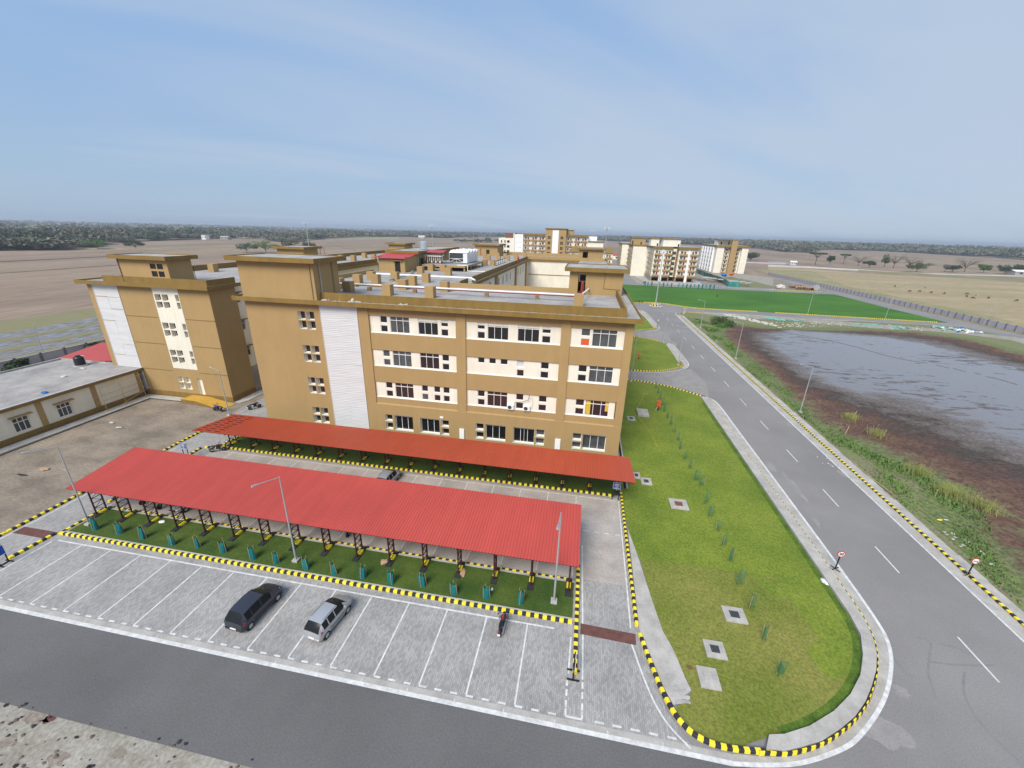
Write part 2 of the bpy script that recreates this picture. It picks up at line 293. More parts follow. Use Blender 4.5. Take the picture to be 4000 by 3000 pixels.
        for h in holes:
            a,b,c_,d=h[:4]
            s.face([P(a,0,c_),P(a,depth,c_),P(a,depth,d),P(a,0,d)],kr); s.face([P(b,0,c_),P(b,depth,c_),P(b,depth,d),P(b,0,d)],kr)
            s.face([P(a,0,c_),P(b,0,c_),P(b,depth,c_),P(a,depth,c_)],kr); s.face([P(a,0,d),P(b,0,d),P(b,depth,d),P(a,depth,d)],kr)
        return s
    def build(s,name,parent=None,smooth=False,kind=None):
        org=(0,0,0)
        if parent is not None: org=ORG.get(parent.name,(0,0,0))
        me=bpy.data.meshes.new(name)
        v=np.array(s.v,dtype=np.float64)-np.array(org)
        me.from_pydata([tuple(a) for a in v.tolist()],[],s.f)
        for k in s.ms: me.materials.append(MT[k])
        me.polygons.foreach_set('material_index',s.mi)
        if smooth:
            import bmesh
            bm=bmesh.new(); bm.from_mesh(me); bmesh.ops.remove_doubles(bm,verts=bm.verts,dist=0.002); bmesh.ops.recalc_face_normals(bm,faces=bm.faces); bm.to_mesh(me); bm.free()
            me.polygons.foreach_set('use_smooth',[True]*len(me.polygons)); me.set_sharp_from_angle(angle=R(38))
        me.update()
        o=bpy.data.objects.new(name,me); COL.objects.link(o)
        if parent is not None: o.parent=parent
        ORG[o.name]=org
        if kind: o['kind']=kind
        return o
def tag(o,label,cat,group=None):
    o['label']=label; o['category']=cat
    if group: o['group']=group
    return o
def thing(name,label,cat,loc,group=None,rz=0):
    o=bpy.data.objects.new(name,None); COL.objects.link(o); o.location=loc; o.rotation_euler=(0,0,rz); o.empty_display_size=0.5
    ORG[o.name]=tuple(loc) if rz==0 else (0,0,0)
    return tag(o,label,cat,group)
def lthing(name,label,cat,group=None):          # built round the origin, moved later
    return thing(name,label,cat,(0,0,0),group)
def place(o,x,y,z=0,rz=0): o.location=(x,y,z); o.rotation_euler=(0,0,rz); return o
def dup(o,label=None,parent=None):
    n=o.copy(); COL.objects.link(n)
    if parent is not None: n.parent=parent
    elif label: n['label']=label
    for ch in [c_ for c_ in bpy.data.objects if c_.parent==o]: dup(ch,None,n)
    return n
ORD=['first','second','third','fourth','fifth','sixth','seventh','eighth','ninth','tenth','eleventh','twelfth','thirteenth','fourteenth','fifteenth','sixteenth','seventeenth','eighteenth','nineteenth','twentieth','twenty-first','twenty-second','twenty-third','twenty-fourth','twenty-fifth','twenty-sixth','twenty-seventh','twenty-eighth','twenty-ninth','thirtieth']
def sheet(name,poly,z,k,kind='structure',t=None):
    m=MB()
    if t: m.prism(poly,z-t,z,k)
    else:
        n=len(poly); a=sum(poly[i][0]*poly[(i+1)%n][1]-poly[(i+1)%n][0]*poly[i][1] for i in range(n))
        m.face([(x,y,z) for x,y in (poly if a>0 else poly[::-1])],k)
    return m.build(name,kind=kind)
def resample(pts,step):
    out=[pts[0]]; acc=0
    for a,b in zip(pts,pts[1:]):
        d=math.hypot(b[0]-a[0],b[1]-a[1]); u=((b[0]-a[0])/d,(b[1]-a[1])/d); t=step-acc
        while t<=d+1e-9: out.append((a[0]+u[0]*t,a[1]+u[1]*t)); t+=step
        acc=d-(t-step)
    return out
def smooth(pts,it=2):
    for _ in range(it):
        q=[pts[0]]
        for a,b in zip(pts,pts[1:]): q+=[(a[0]*.75+b[0]*.25,a[1]*.75+b[1]*.25),(a[0]*.25+b[0]*.75,a[1]*.25+b[1]*.75)]
        pts=q+[pts[-1]]
    return pts
def rough(poly,step,amp,seed=0):
    from mathutils import noise as nz
    q=.22/max(.6,amp*.5)
    return [(x+nz.noise(Vector((x*q,y*q,seed)))*amp+nz.noise(Vector((x*1.3,y*1.3,seed+9)))*.25,y+nz.noise(Vector((x*q,y*q,seed+5)))*amp+nz.noise(Vector((x*1.3,y*1.3,seed+14)))*.25) for x,y in resample(poly+[poly[0]],step)[:-1]]
def offs(pts,d):
    o=[]
    for i,p in enumerate(pts):
        a=pts[max(0,i-1)]; b=pts[min(len(pts)-1,i+1)]; l=math.hypot(b[0]-a[0],b[1]-a[1]) or 1
        o.append((p[0]-(b[1]-a[1])/l*d,p[1]+(b[0]-a[0])/l*d))
    return o
def kerb(pts,w=0.22,h=0.17,step=0.305,z=0.0,ks=('yel','blk'),name='kerb'):
    """kerb stones, alternately painted, to the left of the line"""
    p=resample(pts,step); q=offs(p,w); p2=offs(p,0.035); m=MB()
    for i in range(len(p)-1):
        k=ks[i%2]; a,b,c_,d=p[i],p[i+1],q[i+1],q[i]; a2,b2=p2[i],p2[i+1]
        m.face([(*a,z),(*b,z),(*b2,z+h-.02),(*a2,z+h-.02)],k)
        a3=(a2[0]*.85+d[0]*.15,a2[1]*.85+d[1]*.15); b3=(b2[0]*.85+c_[0]*.15,b2[1]*.85+c_[1]*.15)
        m.face([(*a2,z+h-.02),(*b2,z+h-.02),(*b3,z+h),(*a3,z+h)],k)
        m.face([(*a3,z+h),(*b3,z+h),(*c_,z+h),(*d,z+h)],k)
        m.face([(*d,z+h),(*c_,z+h),(*c_,z),(*d,z)],k)
        if i==0: m.face([(*d,z),(*d,z+h),(*a3,z+h),(*a2,z+h-.02),(*a,z)],k)
        if i==len(p)-2: m.face([(*b,z),(*b2,z+h-.02),(*b3,z+h),(*c_,z+h),(*c_,z)],k)
    return m.build(name,kind='structure')
def ribbon(pts,w,z,k,name='road_marking',m=None):
    """flat strip of width w centred on the line"""
    own=m is None; m=m or MB(); a=offs(pts,w/2); b=offs(pts,-w/2)
    for i in range(len(pts)-1): m.face([(*b[i],z),(*b[i+1],z),(*a[i+1],z),(*a[i],z)],k)
    return m.build(name,kind='structure') if own else m
# ================================================================ GROUND
sheet('ground',[(-14000,-3000),(14000,-3000),(14000,16000),(-14000,16000)],-0.12,'field')
sheet('campus_ground',[(-103.5,-60),(139,-60),(139,330),(70,480),(-103.5,480)],-0.02,'dirt')
sheet('east_field',[(139,100)]+[(161.62,416.18),(183.07,473.52),(207.85,456.02),(236.74,416.58),(266.06,406.46),(304.12,400.95),(326.52,378.76)]+[(600,140),(260,60),(139,60)],-0.06,'fieldtan')
sheet('field_margin',[(140,120),(152,120),(158,200),(160,290),(200,420),(150,420),(140,330)],-0.04,'fieldgreen')
sheet('paddy_edge',[(-155.5,-40),(-139,-40),(-139,330),(-155.5,330)],-0.07,'paddyg')
sheet('wet_paddy',[(-139.2,-40),(-103.5,-40),(-103.5,330),(-139.2,330)],-0.06,'paddy')
for i,x in enumerate((-112,-121,-131)):
    sheet('paddy_bund',smooth([(x-1.6,-40),(x-0.8,60),(x-1.9,120),(x-1.0,300),(x+1.2,300),(x+0.6,120),(x+1.8,60),(x+0.9,-40)],2),-0.03,'paddyg')
def bund(pts,w,h=0.35,k='fieldgreen',name='field_bund'):
    m=MB(); a=offs(pts,w/2); b=offs(pts,-w/2)
    for i in range(len(pts)-1):
        m.face([(*b[i],-.1),(*b[i+1],-.1),(*pts[i+1],h),(*pts[i],h)],k); m.face([(*pts[i],h),(*pts[i+1],h),(*a[i+1],-.1),(*a[i],-.1)],k)
    return m.build(name,kind='structure')
bund([(-369.30,210.08),(-368.68,227.35),(-370.64,248.71),(-371.18,274.58)],1.2,0.3,'mud')
bund([(-293.38,165.20),(-293.77,185.65),(-295.44,222.67)],0.8,0.15,'mud')
bund([(-517.10,297.43),(-516.35,339.88),(-452.40,357.68),(-392.19,417.39)],4,0.6,'fieldgreen')
bund([(-402.67,393.61),(-383.54,411.11)],4,0.6,'fieldgreen')
bund([(-396.24,618.66),(-308.73,511.80),(-281.51,488.03)],1.5,0.3,'mud')
bund([(346.96,911.73),(518.91,967.72),(548.91,825.71),(697.64,823.39)],5,0.5,'fieldgreen')
sheet('green_plot',[(-588.16,938.14),(-635.12,1169.18),(-615.81,1343.24),(-481.98,1050.36),(-514.28,884.34)],-0.05,'fieldgreen')
sheet('dirt_track',[(191.01,494.75),(223.83,492.22),(267.21,471.99),(293.19,449.27),(332.73,452.42),(400.69,467.61),(386.06,450.08),(323.04,438.86),(281.49,430.81),(252.95,446.07),(210.35,461.68),(178.62,461.62)],0.02,'track')
bund([(250.30,444.77),(266.58,436.58),(290.27,430.40),(307.17,405.11),(339.06,393.78)],5,1.0,'verge')
# sandy strip this side of the road
sheet('sandy_ground',[(-103,-40),(60,-40),(60,10.4)]+[(x,10.93+random.uniform(-.22,.16)) for x in np.arange(40,-103,-0.7)],0.0,'sand')
# asphalt
ASPH=[(-103,10.5),(20,10.5),(23,5),(23,-40),(34.1,-40),(34.1,152),(35,157),(38,160.6),(127,160.6),(128.5,150),(128.5,60),(137,60),(137,330),(129,330),(128,243),(128,251),(19,251),(19,168),(5,168),(5,15.6),(-103,15.6)]
sheet('asphalt_road',ASPH,0.006,'asph')
sheet('asphalt_road',[(18,250),(29,250),(31,330),(33,480),(22,480),(19,330)],0.007,'asph')
sheet('service_road',[(5,77.5),(14,77.0),(19,75.0),(23.2,71.8),(24.6,80),(23.8,88),(21.5,86.2),(18.6,84.4),(14,82.7),(5,82.3)],0.012,'dust')
sheet('service_road',[(5,115.6),(14.5,115.0),(18.3,112.5),(22.3,110.2),(24.0,112),(24.6,122),(22.6,125.4),(18.5,122.5),(15,120.6),(5,120.4)],0.012,'dust')
# pavers: car park, aisles, middle bays
sheet('paved_car_park',[(-103,15.75),(8.0,15.75),(6.9,17.3),(6.1,20.3),(5.85,22.4),(5.85,44.6),(-49.3,44.6),(-49.3,22.4),(-49.3,15.75)],0.012,'paver')
sheet('gutter_strip',[(-103,15.42),(11.5,15.42),(10,15.78),(-103,15.78)],0.016,'concl')
sheet('dusty_paving',[(-43.6,26.3),(5.3,26.3),(5.3,37.9),(-43.6,37.9)],0.0145,'paverd')
sheet('paved_car_park',[(-49.6,44.4),(-45,44.4),(-42.4,44.4),(-42.4,54.2),(-50,54.2),(-50.4,49.5)],0.010,'paver')
# white lines
m=MB()
ribbon([(-103,15.3),(10,15.32)],0.26,0.022,'line',m=m)
wl=[(11.80,15.59),(13.69,16.02),(16.25,17.18),(17.41,17.93),(19.42,19.68),(20.95,21.32),(22.31,23.23),(23.06,24.71),(23.46,26.24)]
ribbon(smooth([(10,15.32)]+wl+[(23.66,32),(23.75,45),(23.8,60),(23.9,66),(23.75,69.9),(22.9,71.2),(22.0,71.9)],2),0.22,0.022,'line',m=m)
ribbon([(32.85,-20),(32.85,153),(33.5,157.5),(36,160.2)],0.17,0.022,'line',m=m)
ribbon(smooth([(10.27,82.45),(14.47,82.98),(18.85,84.64),(21.26,86.42),(22.90,88.28),(23.94,90.80),(24.14,93.48),(24.04,99.77),(23.89,107.61),(23.51,109.29),(22.24,110.04)],1),0.16,0.022,'line',m=m)
ribbon(smooth([(19.76,160.39),(22.63,156.85),(23.05,148.70),(23.32,138.96),(23.72,129.41),(23.01,126.74),(21.74,124.94),(18.67,122.64)],1),0.16,0.022,'line',m=m)
y=14.05
while y<160: ribbon([(28.4,y),(28.4,y+3.2)],0.13,0.022,'line',m=m); y+=9.15
ribbon([(36,161.0),(127,161.4)],0.2,0.022,'line',m=m)
x=42
while x<125: ribbon([(x,165),(x+3,165)],0.14,0.022,'line',m=m); x+=9
# car park bays
XB=[-2-3*k for k in range(14)]
for x in XB: ribbon([(x,15.95),(x,21.35)],0.11,0.018,'line',m=m)
ribbon([(-43.6,21.42),(-0.1,21.42)],0.13,0.020,'line',m=m)
x=-45
while x<0.4: ribbon([(x,15.9),(x+.45,15.9)],0.12,0.020,'line',m=m); x+=1.0
x=2.7
while x<7.2: ribbon([(x,15.95),(x+.5,15.95)],0.12,0.020,'line',m=m); x+=1.0
ribbon([(1.12,21),(1.06,18.4)],0.11,0.018,'line',m=m); ribbon([(1.93,21.4),(1.96,18.2)],0.11,0.018,'line',m=m)
for yy in (17.65,17.05,16.4,15.95): ribbon([(1.0,yy),(1.0,yy+.4)],0.12,0.019,'line',m=m); ribbon([(1.96,yy),(1.96,yy+.4)],0.12,0.019,'line',m=m)
ribbon([(1.0,15.92),(1.96,15.92)],0.12,0.021,'line',m=m)
ribbon([(1.9,22.2),(1.75,30.2)],0.11,0.018,'line',m=m)
ribbon([(5.42,37.6),(5.35,27),(5.3,22.5)],0.11,0.018,'line',m=m)
ribbon(smooth([(5.25,21.3),(5.75,19.2),(6.25,17.6),(6.9,16.5),(7.9,15.6)],2),0.11,0.018,'line',m=m)
ribbon([(-43.8,37.55),(4.9,37.55)],0.10,0.018,'line',m=m)
for k in range(15):
    ribbon([(1-3*k,32.4),(1-3*k,37.5)],0.08,0.018,'line',m=m)
    ribbon([(1-3*k,26.5),(1-3*k,31.4)],0.08,0.018,'line',m=m)
x=1.8
while x<5.2: ribbon([(x,32.2),(x+.5,32.2)],0.1,0.018,'line',m=m); x+=1.0
ribbon([(-48.6,16.2),(-48.6,22),(-48.6,37)],0.11,0.018,'line',m=m); ribbon([(-44.0,16.0),(-44.0,21.2)],0.11,0.018,'line',m=m)
ribbon([(-44.4,22.6),(-44.7,36)],0.11,0.018,'line',m=m)
ribbon([(-46.5,52.6),(-42.5,52.7)],0.1,0.018,'line',m=m); ribbon([(-49.3,43.2),(-49.3,50.5)],0.1,0.018,'line',m=m); ribbon([(-48.2,52.9),(-43,52.6)],0.1,0.018,'line',m=m)
# little ticks on the road line
x=-47.6
while x<9: ribbon([(x,15.4),(x,15.62)],0.05,0.0235,'line',m=m); x+=3.0
m.build('road_markings',kind='structure')
sheet('brown_tile_strip',[(1.75,21.35),(5.55,21.25),(5.6,22.1),(1.75,22.2)],0.02,'brownstrip')
sheet('brown_tile_strip',[(-48.6,21.35),(-44.6,21.35),(-44.6,22.2),(-48.6,22.2)],0.02,'brownstrip')
# tyre marks and cement splashes on the asphalt
sheet('asphalt_road',[(-103,10.6),(4,10.8)]+rough([(4,10.8),(9,11.2),(12,12.4),(13.5,14.0),(13,15.2)],0.4,0.5)[:9]+[(12,15.4),(-103,15.5)],0.0085,'asphf') if False else sheet('asphalt_road',[(-103,10.4),(7,10.4),(9.5,11.6),(11.5,13.4),(12.6,15.1),(11,15.3),(-103,15.3)],0.0085,'asphf')  # darker overlay that paints the shade onto the front road
MT['tyre']=mat('tyre marks',(0.205,0.20,0.20),0.9,0.1,2)
mm=MB()
for pts in ([(25.39,25.79),(26.35,25.71),(25.18,24.28),(24.18,22.90),(23.85,22.03),(23.52,21.27)],[(26.64,25.50),(27.73,25.46),(28.44,24.92)],[(26.76,23.56),(25.78,22.40),(25.24,21.33),(25.03,20.02),(25.61,18.22)],[(25.00,23.92),(26.73,23.98),(29.19,24.50)],[(22.72,23.80),(22.81,22.64),(23.03,22.45)]):
    ribbon(smooth(pts,2),0.13,0.009,'tyre',m=mm)
mm.build('tyre_marks',kind='structure')
def splash(cx,cy,rx,ry,seed,k='dust',z=0.010):
    rd=random.Random(seed); p=[]
    for i in range(18):
        t=2*math.pi*i/18; q=rd.uniform(0.55,1.1); p.append((cx+math.cos(t)*rx*q,cy+math.sin(t)*ry*q))
    sheet('cement_stain',smooth(p+[p[0]],1)[:-1],z,k)
for i,(p,rx,ry) in enumerate([([(19.01,18.68)],1.5,1.1),([(21.66,21.32)],0.5,0.5),([(25.39,44.72)],0.4,3.2),([(32.64,62.60)],0.8,1.2),([(32.58,48.71)],0.5,1.0),([(24.52,48.52)],0.6,1.4),([(32.13,104.30)],0.7,1.0),([(24.69,39.01)],0.35,2.0),([(24.37,109.60)],0.8,3.0)]):
    splash(p[0][0],p[0][1],rx,ry,i)
# ---- kerbs
kerb([(-44.3,22.0),(1.35,22.0)][::1],0.24,0.2)
sheet('kerb_backing',[(-44.2,22.24),(1.3,22.24),(1.3,22.42),(-44.2,22.42)],0.15,'conc',t=0.14)
kerb([(1.5,18.45),(1.55,27.8)][::-1] if False else [(1.35,18.45),(1.35,27.9)],-0.24,0.2)
kerb([(-44.2,25.95),(1.2,25.95)],0.24,0.03)
sheet('kerb_backing',[(-44.2,25.75),(1.2,25.75),(1.2,25.95),(-44.2,25.95)],0.07,'conc',t=0.06)
kerb([(-44.3,22.0),(-44.3,25.9)],0.24,0.12)
kerb([(-44.75,18.9),(-44.6,22.2)],0.26,0.2); kerb([(-44.9,26.6),(-45.4,37.7)],0.26,0.2); kerb([(-45.2,37.9),(-43.6,38.4)],-0.22,0.2)
kerb([(-48.85,16.0),(-48.9,21.2)],0.26,0.2); kerb([(-48.9,21.3),(-49.2,43)],0.26,0.2)
kerb([(-43.2,38.2),(5.2,38.2)],0.24,0.2); kerb(smooth([(-43.2,38.3),(-43.9,39.2),(-43.6,40.6),(-42.9,42.0)],1),-0.24,0.16)
KR=smooth([(5.62,38.9),(5.6,34),(5.6,22.5)],0)
kerb(KR,0.24,0.24); kerb(smooth([(5.75,22.1),(6.15,20.4),(6.55,18.8),(7.05,17.4),(7.6,16.6),(8.3,16.1),(9.3,15.86),(10.6,15.9),(11.99,16.09),(12.89,16.16),(13.92,16.54),(15.22,17.09),(16.61,17.98),(17.86,18.88),(19.0,19.92)],2)[:-22],0.24,0.2)
kerb(smooth([(11.5,15.95),(11.99,16.09),(12.89,16.16),(13.92,16.54),(15.22,17.09),(16.61,17.98),(17.86,18.88),(19.0,19.92),(19.91,20.98),(20.92,22.26),(21.69,23.6),(22.12,24.69),(22.4,25.84),(22.57,27.24),(22.62,30.88)],2),0.09,0.295)
kerb([(22.62,31),(22.66,45),(22.6,68.5),(22.3,71.3)],0.07,0.295)
kerb([(34.0,-20),(34.0,152)],-0.2,0.17); kerb(smooth([(34.0,152),(34.6,156.5),(37.5,159.8),(44,160.2)],2),-0.2,0.17)
kerb(smooth([(22.35,71.47),(21.58,72.11),(19.51,73.51),(17.39,75.16),(15.04,76.09),(12.61,77.06),(9.66,77.53)]+[(5.5,78.1)],1)[::-1],-0.22,0.17)
kerb([(5.5,82.4)]+smooth([(10.34,83.25),(11.76,83.43),(14.57,83.73),(17.49,84.75),(20.21,86.77),(22.09,88.81),(22.73,90.23),(22.78,91.53),(22.52,93.60)],1),0.24,0.2)
kerb([(5.5,115.8)]+[(16.19,114.56),(18.36,112.77),(21.53,109.99)],-0.2,0.15)
kerb([(5.5,121.0)]+smooth([(15.28,122.30),(18.88,124.39),(21.33,126.25),(22.30,127.41),(22.31,131.03)],1),0.3,0.2)
LK=smooth([(5,171.2),(17,172.2),(24,178),(31,179),(36,175.5),(41,170.5),(49,169.3),(66,169.5)],2)
kerb(LK,0.5,0.3); kerb([(72,169.3),(123.5,166.8)],0.5,0.3)
kerb([(137.0,100),(137.0,215)],-0.3,0.2)
kerb([(70.94,293.78),(70.01,260.58),(73.96,253.99),(83.62,249.44),(101.32,248.04)],0.5,0.25,step=0.6,ks=('line','blk'))
kerb([(98.94,248.58),(126.42,250.70)],0.5,0.25,step=0.6,ks=('yel','blk'))
# ---- lawns
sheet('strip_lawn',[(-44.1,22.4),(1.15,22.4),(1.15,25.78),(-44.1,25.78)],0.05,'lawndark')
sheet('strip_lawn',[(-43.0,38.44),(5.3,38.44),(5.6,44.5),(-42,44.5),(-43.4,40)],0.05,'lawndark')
LE=[(5.9,38.9),(5.95,34.5),(6.24,31.72),(6.56,29.89),(7.0,26.43),(7.22,24.83),(7.55,22.65),(7.97,21.51),(8.23,20.5),(8.45,19.5),(8.65,18.75),(7.45,17.6),(7.7,16.75),(8.6,16.35),(9.6,16.15),(10.8,16.3)]
LR=[(12.34,17.02),(13.2,17.21),(14.84,17.94),(16.68,19.09),(18.21,20.34),(19.62,21.86),(20.59,23.38),(21.33,24.98),(21.56,26.74),(21.58,30.0),(21.58,71.0)]
LT=[(21.58,71.4),(18.46,74.32),(14.98,75.9),(9.59,76.95),(5.9,77.7)]
DB=29.6
lawn_s=[p for p in LE if p[1]<=DB-.3]; 
sheet('lawn',[(6.7,DB)]+lawn_s+[p for p in LR if p[1]<DB]+[(21.58,DB)],0.055,'lawndry')
sheet('lawn',rough([(21.5,DB+.2),(21.4,24.5),(19.5,21.9),(17.8,20.6),(17.6,23),(18.6,25.5),(17.4,27.6),(15.6,28.6),(14.2,DB+.2)],0.5,1.1,2),0.058,'lawn')
sheet('lawn',[(5.9,38.9),(5.95,34.5),(6.24,31.72),(6.62,DB),(21.58,DB)]+LR[-1:]+LT+[(5.9,46)],0.055,'lawn')
sheet('lawn',[(22.01,108.15),(22.03,98.33),(21.98,91.58),(22.50,90.17),(21.88,88.86),(20.27,87.12),(17.58,85.34),(14.62,84.11),(10.37,83.63)]+[(5.6,83.2),(5.6,115)]+[(14.32,114.43),(18.31,112.36),(21.44,109.45)],0.055,'lawn')
sheet('lawn',[(19.88,156.69),(20.94,146.73),(21.41,136.11),(21.54,127.77),(22.03,126.94),(21.26,125.75),(18.85,124.09),(15.30,122.59)]+[(5.6,122),(5.6,160),(14,162)],0.055,'lawn')
sheet('campus_lawn',[(5,243),(21,243),(47,241.5),(98,240.5),(128,240.5),(127.2,200),(128,168.3),(123.6,167.4),(66,170.1),(49,169.9),(41.4,171),(36.4,176),(31,179.7),(24,178.6),(17,172.8),(5,171.8)],0.06,'lush')
# walks
ribbon(offs(smooth(LR[1:],2),0.22)[:-1],0.5,0.062,'edgegrass','lawn_edge')
sheet('pavement',LR[0:1]+[(p[0],p[1]) for p in LR[1:]]+[(22.6,70.5),(22.62,45),(22.6,30.88),(22.5,27.24),(22.3,25.84),(22.0,24.69),(21.55,23.6),(20.8,22.36),(19.8,21.1),(18.88,20.05),(17.75,19.0),(16.5,18.1),(15.15,17.25),(13.85,16.7),(12.85,16.32),(11.9,16.25)],0.28,'concl',t=0.3)
mm=MB(); rd=random.Random(3)
LRS=resample(smooth(LR,2),1.0); LRO=resample(smooth([(11.9,16.25),(12.85,16.32),(13.85,16.7),(15.15,17.25),(16.5,18.1),(17.75,19.0),(18.88,20.05),(19.8,21.1),(20.8,22.36),(21.55,23.6),(22.0,24.69),(22.3,25.84),(22.5,27.24),(22.55,30.88),(22.55,71)],2),1.0)
for i in range(2,min(len(LRS),len(LRO))-1,1):
    if rd.random()<0.75: ribbon([LRS[i],LRO[i]],rd.uniform(.02,.035),0.2845,'conc',m=mm)
mm.build('pavement_joints',kind='structure')
sheet('gutter_strip',smooth([(22.62,70.5),(22.62,31),(22.6,27.24),(22.4,25.84),(22.1,24.6),(20.95,22.2),(19.0,19.85),(16.6,17.9),(13.9,16.45),(12,16.0),(10,15.8),(9.4,15.5),(12,15.6),(14,16.1),(16.5,17.2),(19.6,19.75),(21.1,21.4),(22.4,23.2),(23.1,24.7),(23.5,26.3),(23.6,31),(23.72,45),(23.8,70)],1),0.014,'concl')
sheet('gutter_strip',[(32.95,-20),(34.0,-20),(34.0,153),(32.95,153)],0.014,'concl')
m=MB(); rd=random.Random(5); y=-20
while y<151: d=rd.uniform(1.1,2.2); m.box(34.2,35.15+rd.uniform(-.05,.07),y+.02,y+d,0.0,0.13+rd.uniform(-.015,.015),'concl'); y+=d
m.build('pavement',kind='structure')
sheet('pavement',[(21.95,107.78),(21.97,98.01),(21.85,91.29),(22.84,93.68),(23.28,103.36),(23.16,110.29)],0.1,'concl',t=.1)
sheet('pavement',[(19.73,160.07),(20.94,146.73),(21.41,136.11),(21.62,127.60),(23.21,128.07),(23.09,138.89),(22.56,148.54),(22.37,156.76)],0.1,'concl',t=.1)
sheet('gutter_strip',[(23.16,110.29),(23.28,103.36),(22.84,93.68),(22.83,90.00),(21.66,87.72),(23.01,88.80),(23.74,90.75),(23.98,93.44),(23.81,99.41),(23.73,107.21),(23.35,108.88)],0.013,'concl')
# concrete apron between the kerb and the lawn, with the drain beside it
sheet('concrete_apron',[(6.0,33.2),(5.88,22.4),(6.35,20.5),(6.8,18.9),(7.35,17.7),(8.6,18.8),(8.4,19.5),(8.2,20.5),(7.95,21.51),(7.53,22.65),(7.2,24.83),(6.98,26.43),(6.54,29.89),(6.24,31.7)],0.10,'concl',t=0.1)
rdq=random.Random(6)
for i in range(6):
    y=17.75+i*.42; x0=7.35-(y-17.7)*.16; sheet('concrete_strip',rough([(x0+.1,y),(x0+1.15-max(0,(y-18.7))*.35,y+.12),(x0+1.1-max(0,(y-18.7))*.35,y+.33),(x0+.1,y+.22)],.2,.05,i),.104,'conc' if i%2 else 'roofc')
ribbon([(5.95,21.9),(6.38,20.4),(6.8,18.8),(7.25,17.6)],0.16,0.106,'dark',name='drain_slot')
sheet('building_apron',[(5.7,45.4),(6.15,45.4),(6.15,77.4),(5.7,77.4)],0.12,'concl',t=0.1)
ribbon([(6.3,40),(6.3,77)],0.25,0.06,'dark',name='drain_slot'); sheet('drain_wall',[(6.43,40),(6.6,40),(6.6,77),(6.43,77)],0.16,'concl',t=0.15)
# left yard walk round the tower and annex
sheet('concrete_apron',[(-66.9,28),(-68.3,28),(-68.4,50.6),(-60,50.6),(-60,49.4),(-66.9,49.4)],0.08,'conc',t=.08)
ribbon([(-66.5,28),(-66.7,49.2),(-60,49.3)],0.22,0.03,'dark',name='drain_slot')
sheet('concrete_apron',[(-53.0,50.9),(-52.0,50.9),(-51.4,52),(-51.4,56.6),(-53.0,56.6)],0.07,'conc',t=.07)
# ---- B1 plaza, north roads, building lots
sheet('plaza',[(32.15,329.56),(33.46,284.18),(37.13,255.42),(50.82,251.48),(65.92,254.81),(68.37,260.97),(71.09,292.51),(51.72,279.05),(41.41,317.75)],0.05,'concl')
sheet('sandy_lot',[(92.15,380.18),(97.44,349.81),(126.11,345.73),(131.75,327.30),(105.48,258.87),(85.68,255.98),(75.60,312.34)],0.012,'sand')
sheet('asphalt_road',[(72.91,301.48),(72.33,269.86),(76.89,261.95),(86.27,257.86),(104.76,257.00),(100.01,244.63),(81.78,243.55),(65.86,251.44)],0.02,'asph')
sheet('rough_grass',[(78.22,323.86),(81.15,305.10),(81.73,268.17),(85.91,256.73),(105.48,258.87),(109.22,268.61),(107.56,298.53),(105.12,310.88),(102.46,324.36),(97.09,321.96),(85.61,273.43),(83.67,306.21)],0.03,'verge')
sheet('yard_ground',[(29.5,251),(37,251),(36,480),(31,480)],0.02,'sand')
# rubble verge and pond side
sheet('verge_ground',[(35.15,-20),(35.15,157),(38,160.5),(127,160.5),(128.5,150),(128.5,-20)],0.004,'verge')
sheet('rubble_verge',[(37.97,160.96),(54.16,163.73),(78.49,160.08),(100.86,163.80)]+[(87.73,158.75),(100.26,155.69),(116.10,154.04),(127.78,148.36),(132.91,146.78)]+[(128,120),(122,118)]+[(125.47,141.77),(117.45,146.96),(109.82,149.63),(95.74,148.06),(80.65,151.69),(64.19,155.65)]+[(77.49,154.62),(58.82,153.99),(47.97,156.00)],0.02,'sand')
BR=[(47.37,139.85),(41.36,125.09),(39.88,110.31),(40.52,100.94),(39.92,86.52),(39.16,76.65)]+[(38.48,64.78),(39.12,61.35),(40.35,59.45),(41.96,58.43),(41.80,55.81),(42.42,53.57),(43.93,51.98),(45.42,49.76),(46.19,48.74),(44.18,45.06),(42.17,41.78),(40.23,38.07),(39.70,35.11)]
SPOLY=BR+[(75,36),(104,60),(112,125)]+[(111.16,120.72),(111.20,138.46),(102.91,144.04),(90.02,143.86),(74.22,138.44),(57.10,136.70)]
SH=smooth([(64.02,141.28),(55.51,132.21),(48.36,122.81),(45.54,110.71),(44.10,97.23),(43.44,86.69)]+[(38.80,82.21),(43.73,79.63),(46.35,73.59),(47.34,67.70),(46.98,63.15),(48.32,59.53),(50.05,55.26),(50.77,48.37)]+[(75,45),(101,70),(105,110)]+[(102.60,110.47),(99.26,115.50),(99.75,130.51),(88.89,136.49),(73.77,137.51),(64.61,138.90)],1)
PPOLY=smooth([(63.04,137.28),(56.12,129.63),(50.84,122.14),(49.57,111.25),(48.41,98.35),(48.27,87.90)]+[(48.05,84.51),(53.72,80.29),(59.51,80.53),(61.67,75.71),(62.39,69.90),(61.78,61.56)]+[(80,52),(98,75),(102,108)]+[(100.71,108.21),(97.43,111.61),(96.73,122.35),(94.37,130.99),(87.84,134.72),(76.76,137.12),(64.06,137.58)],1)

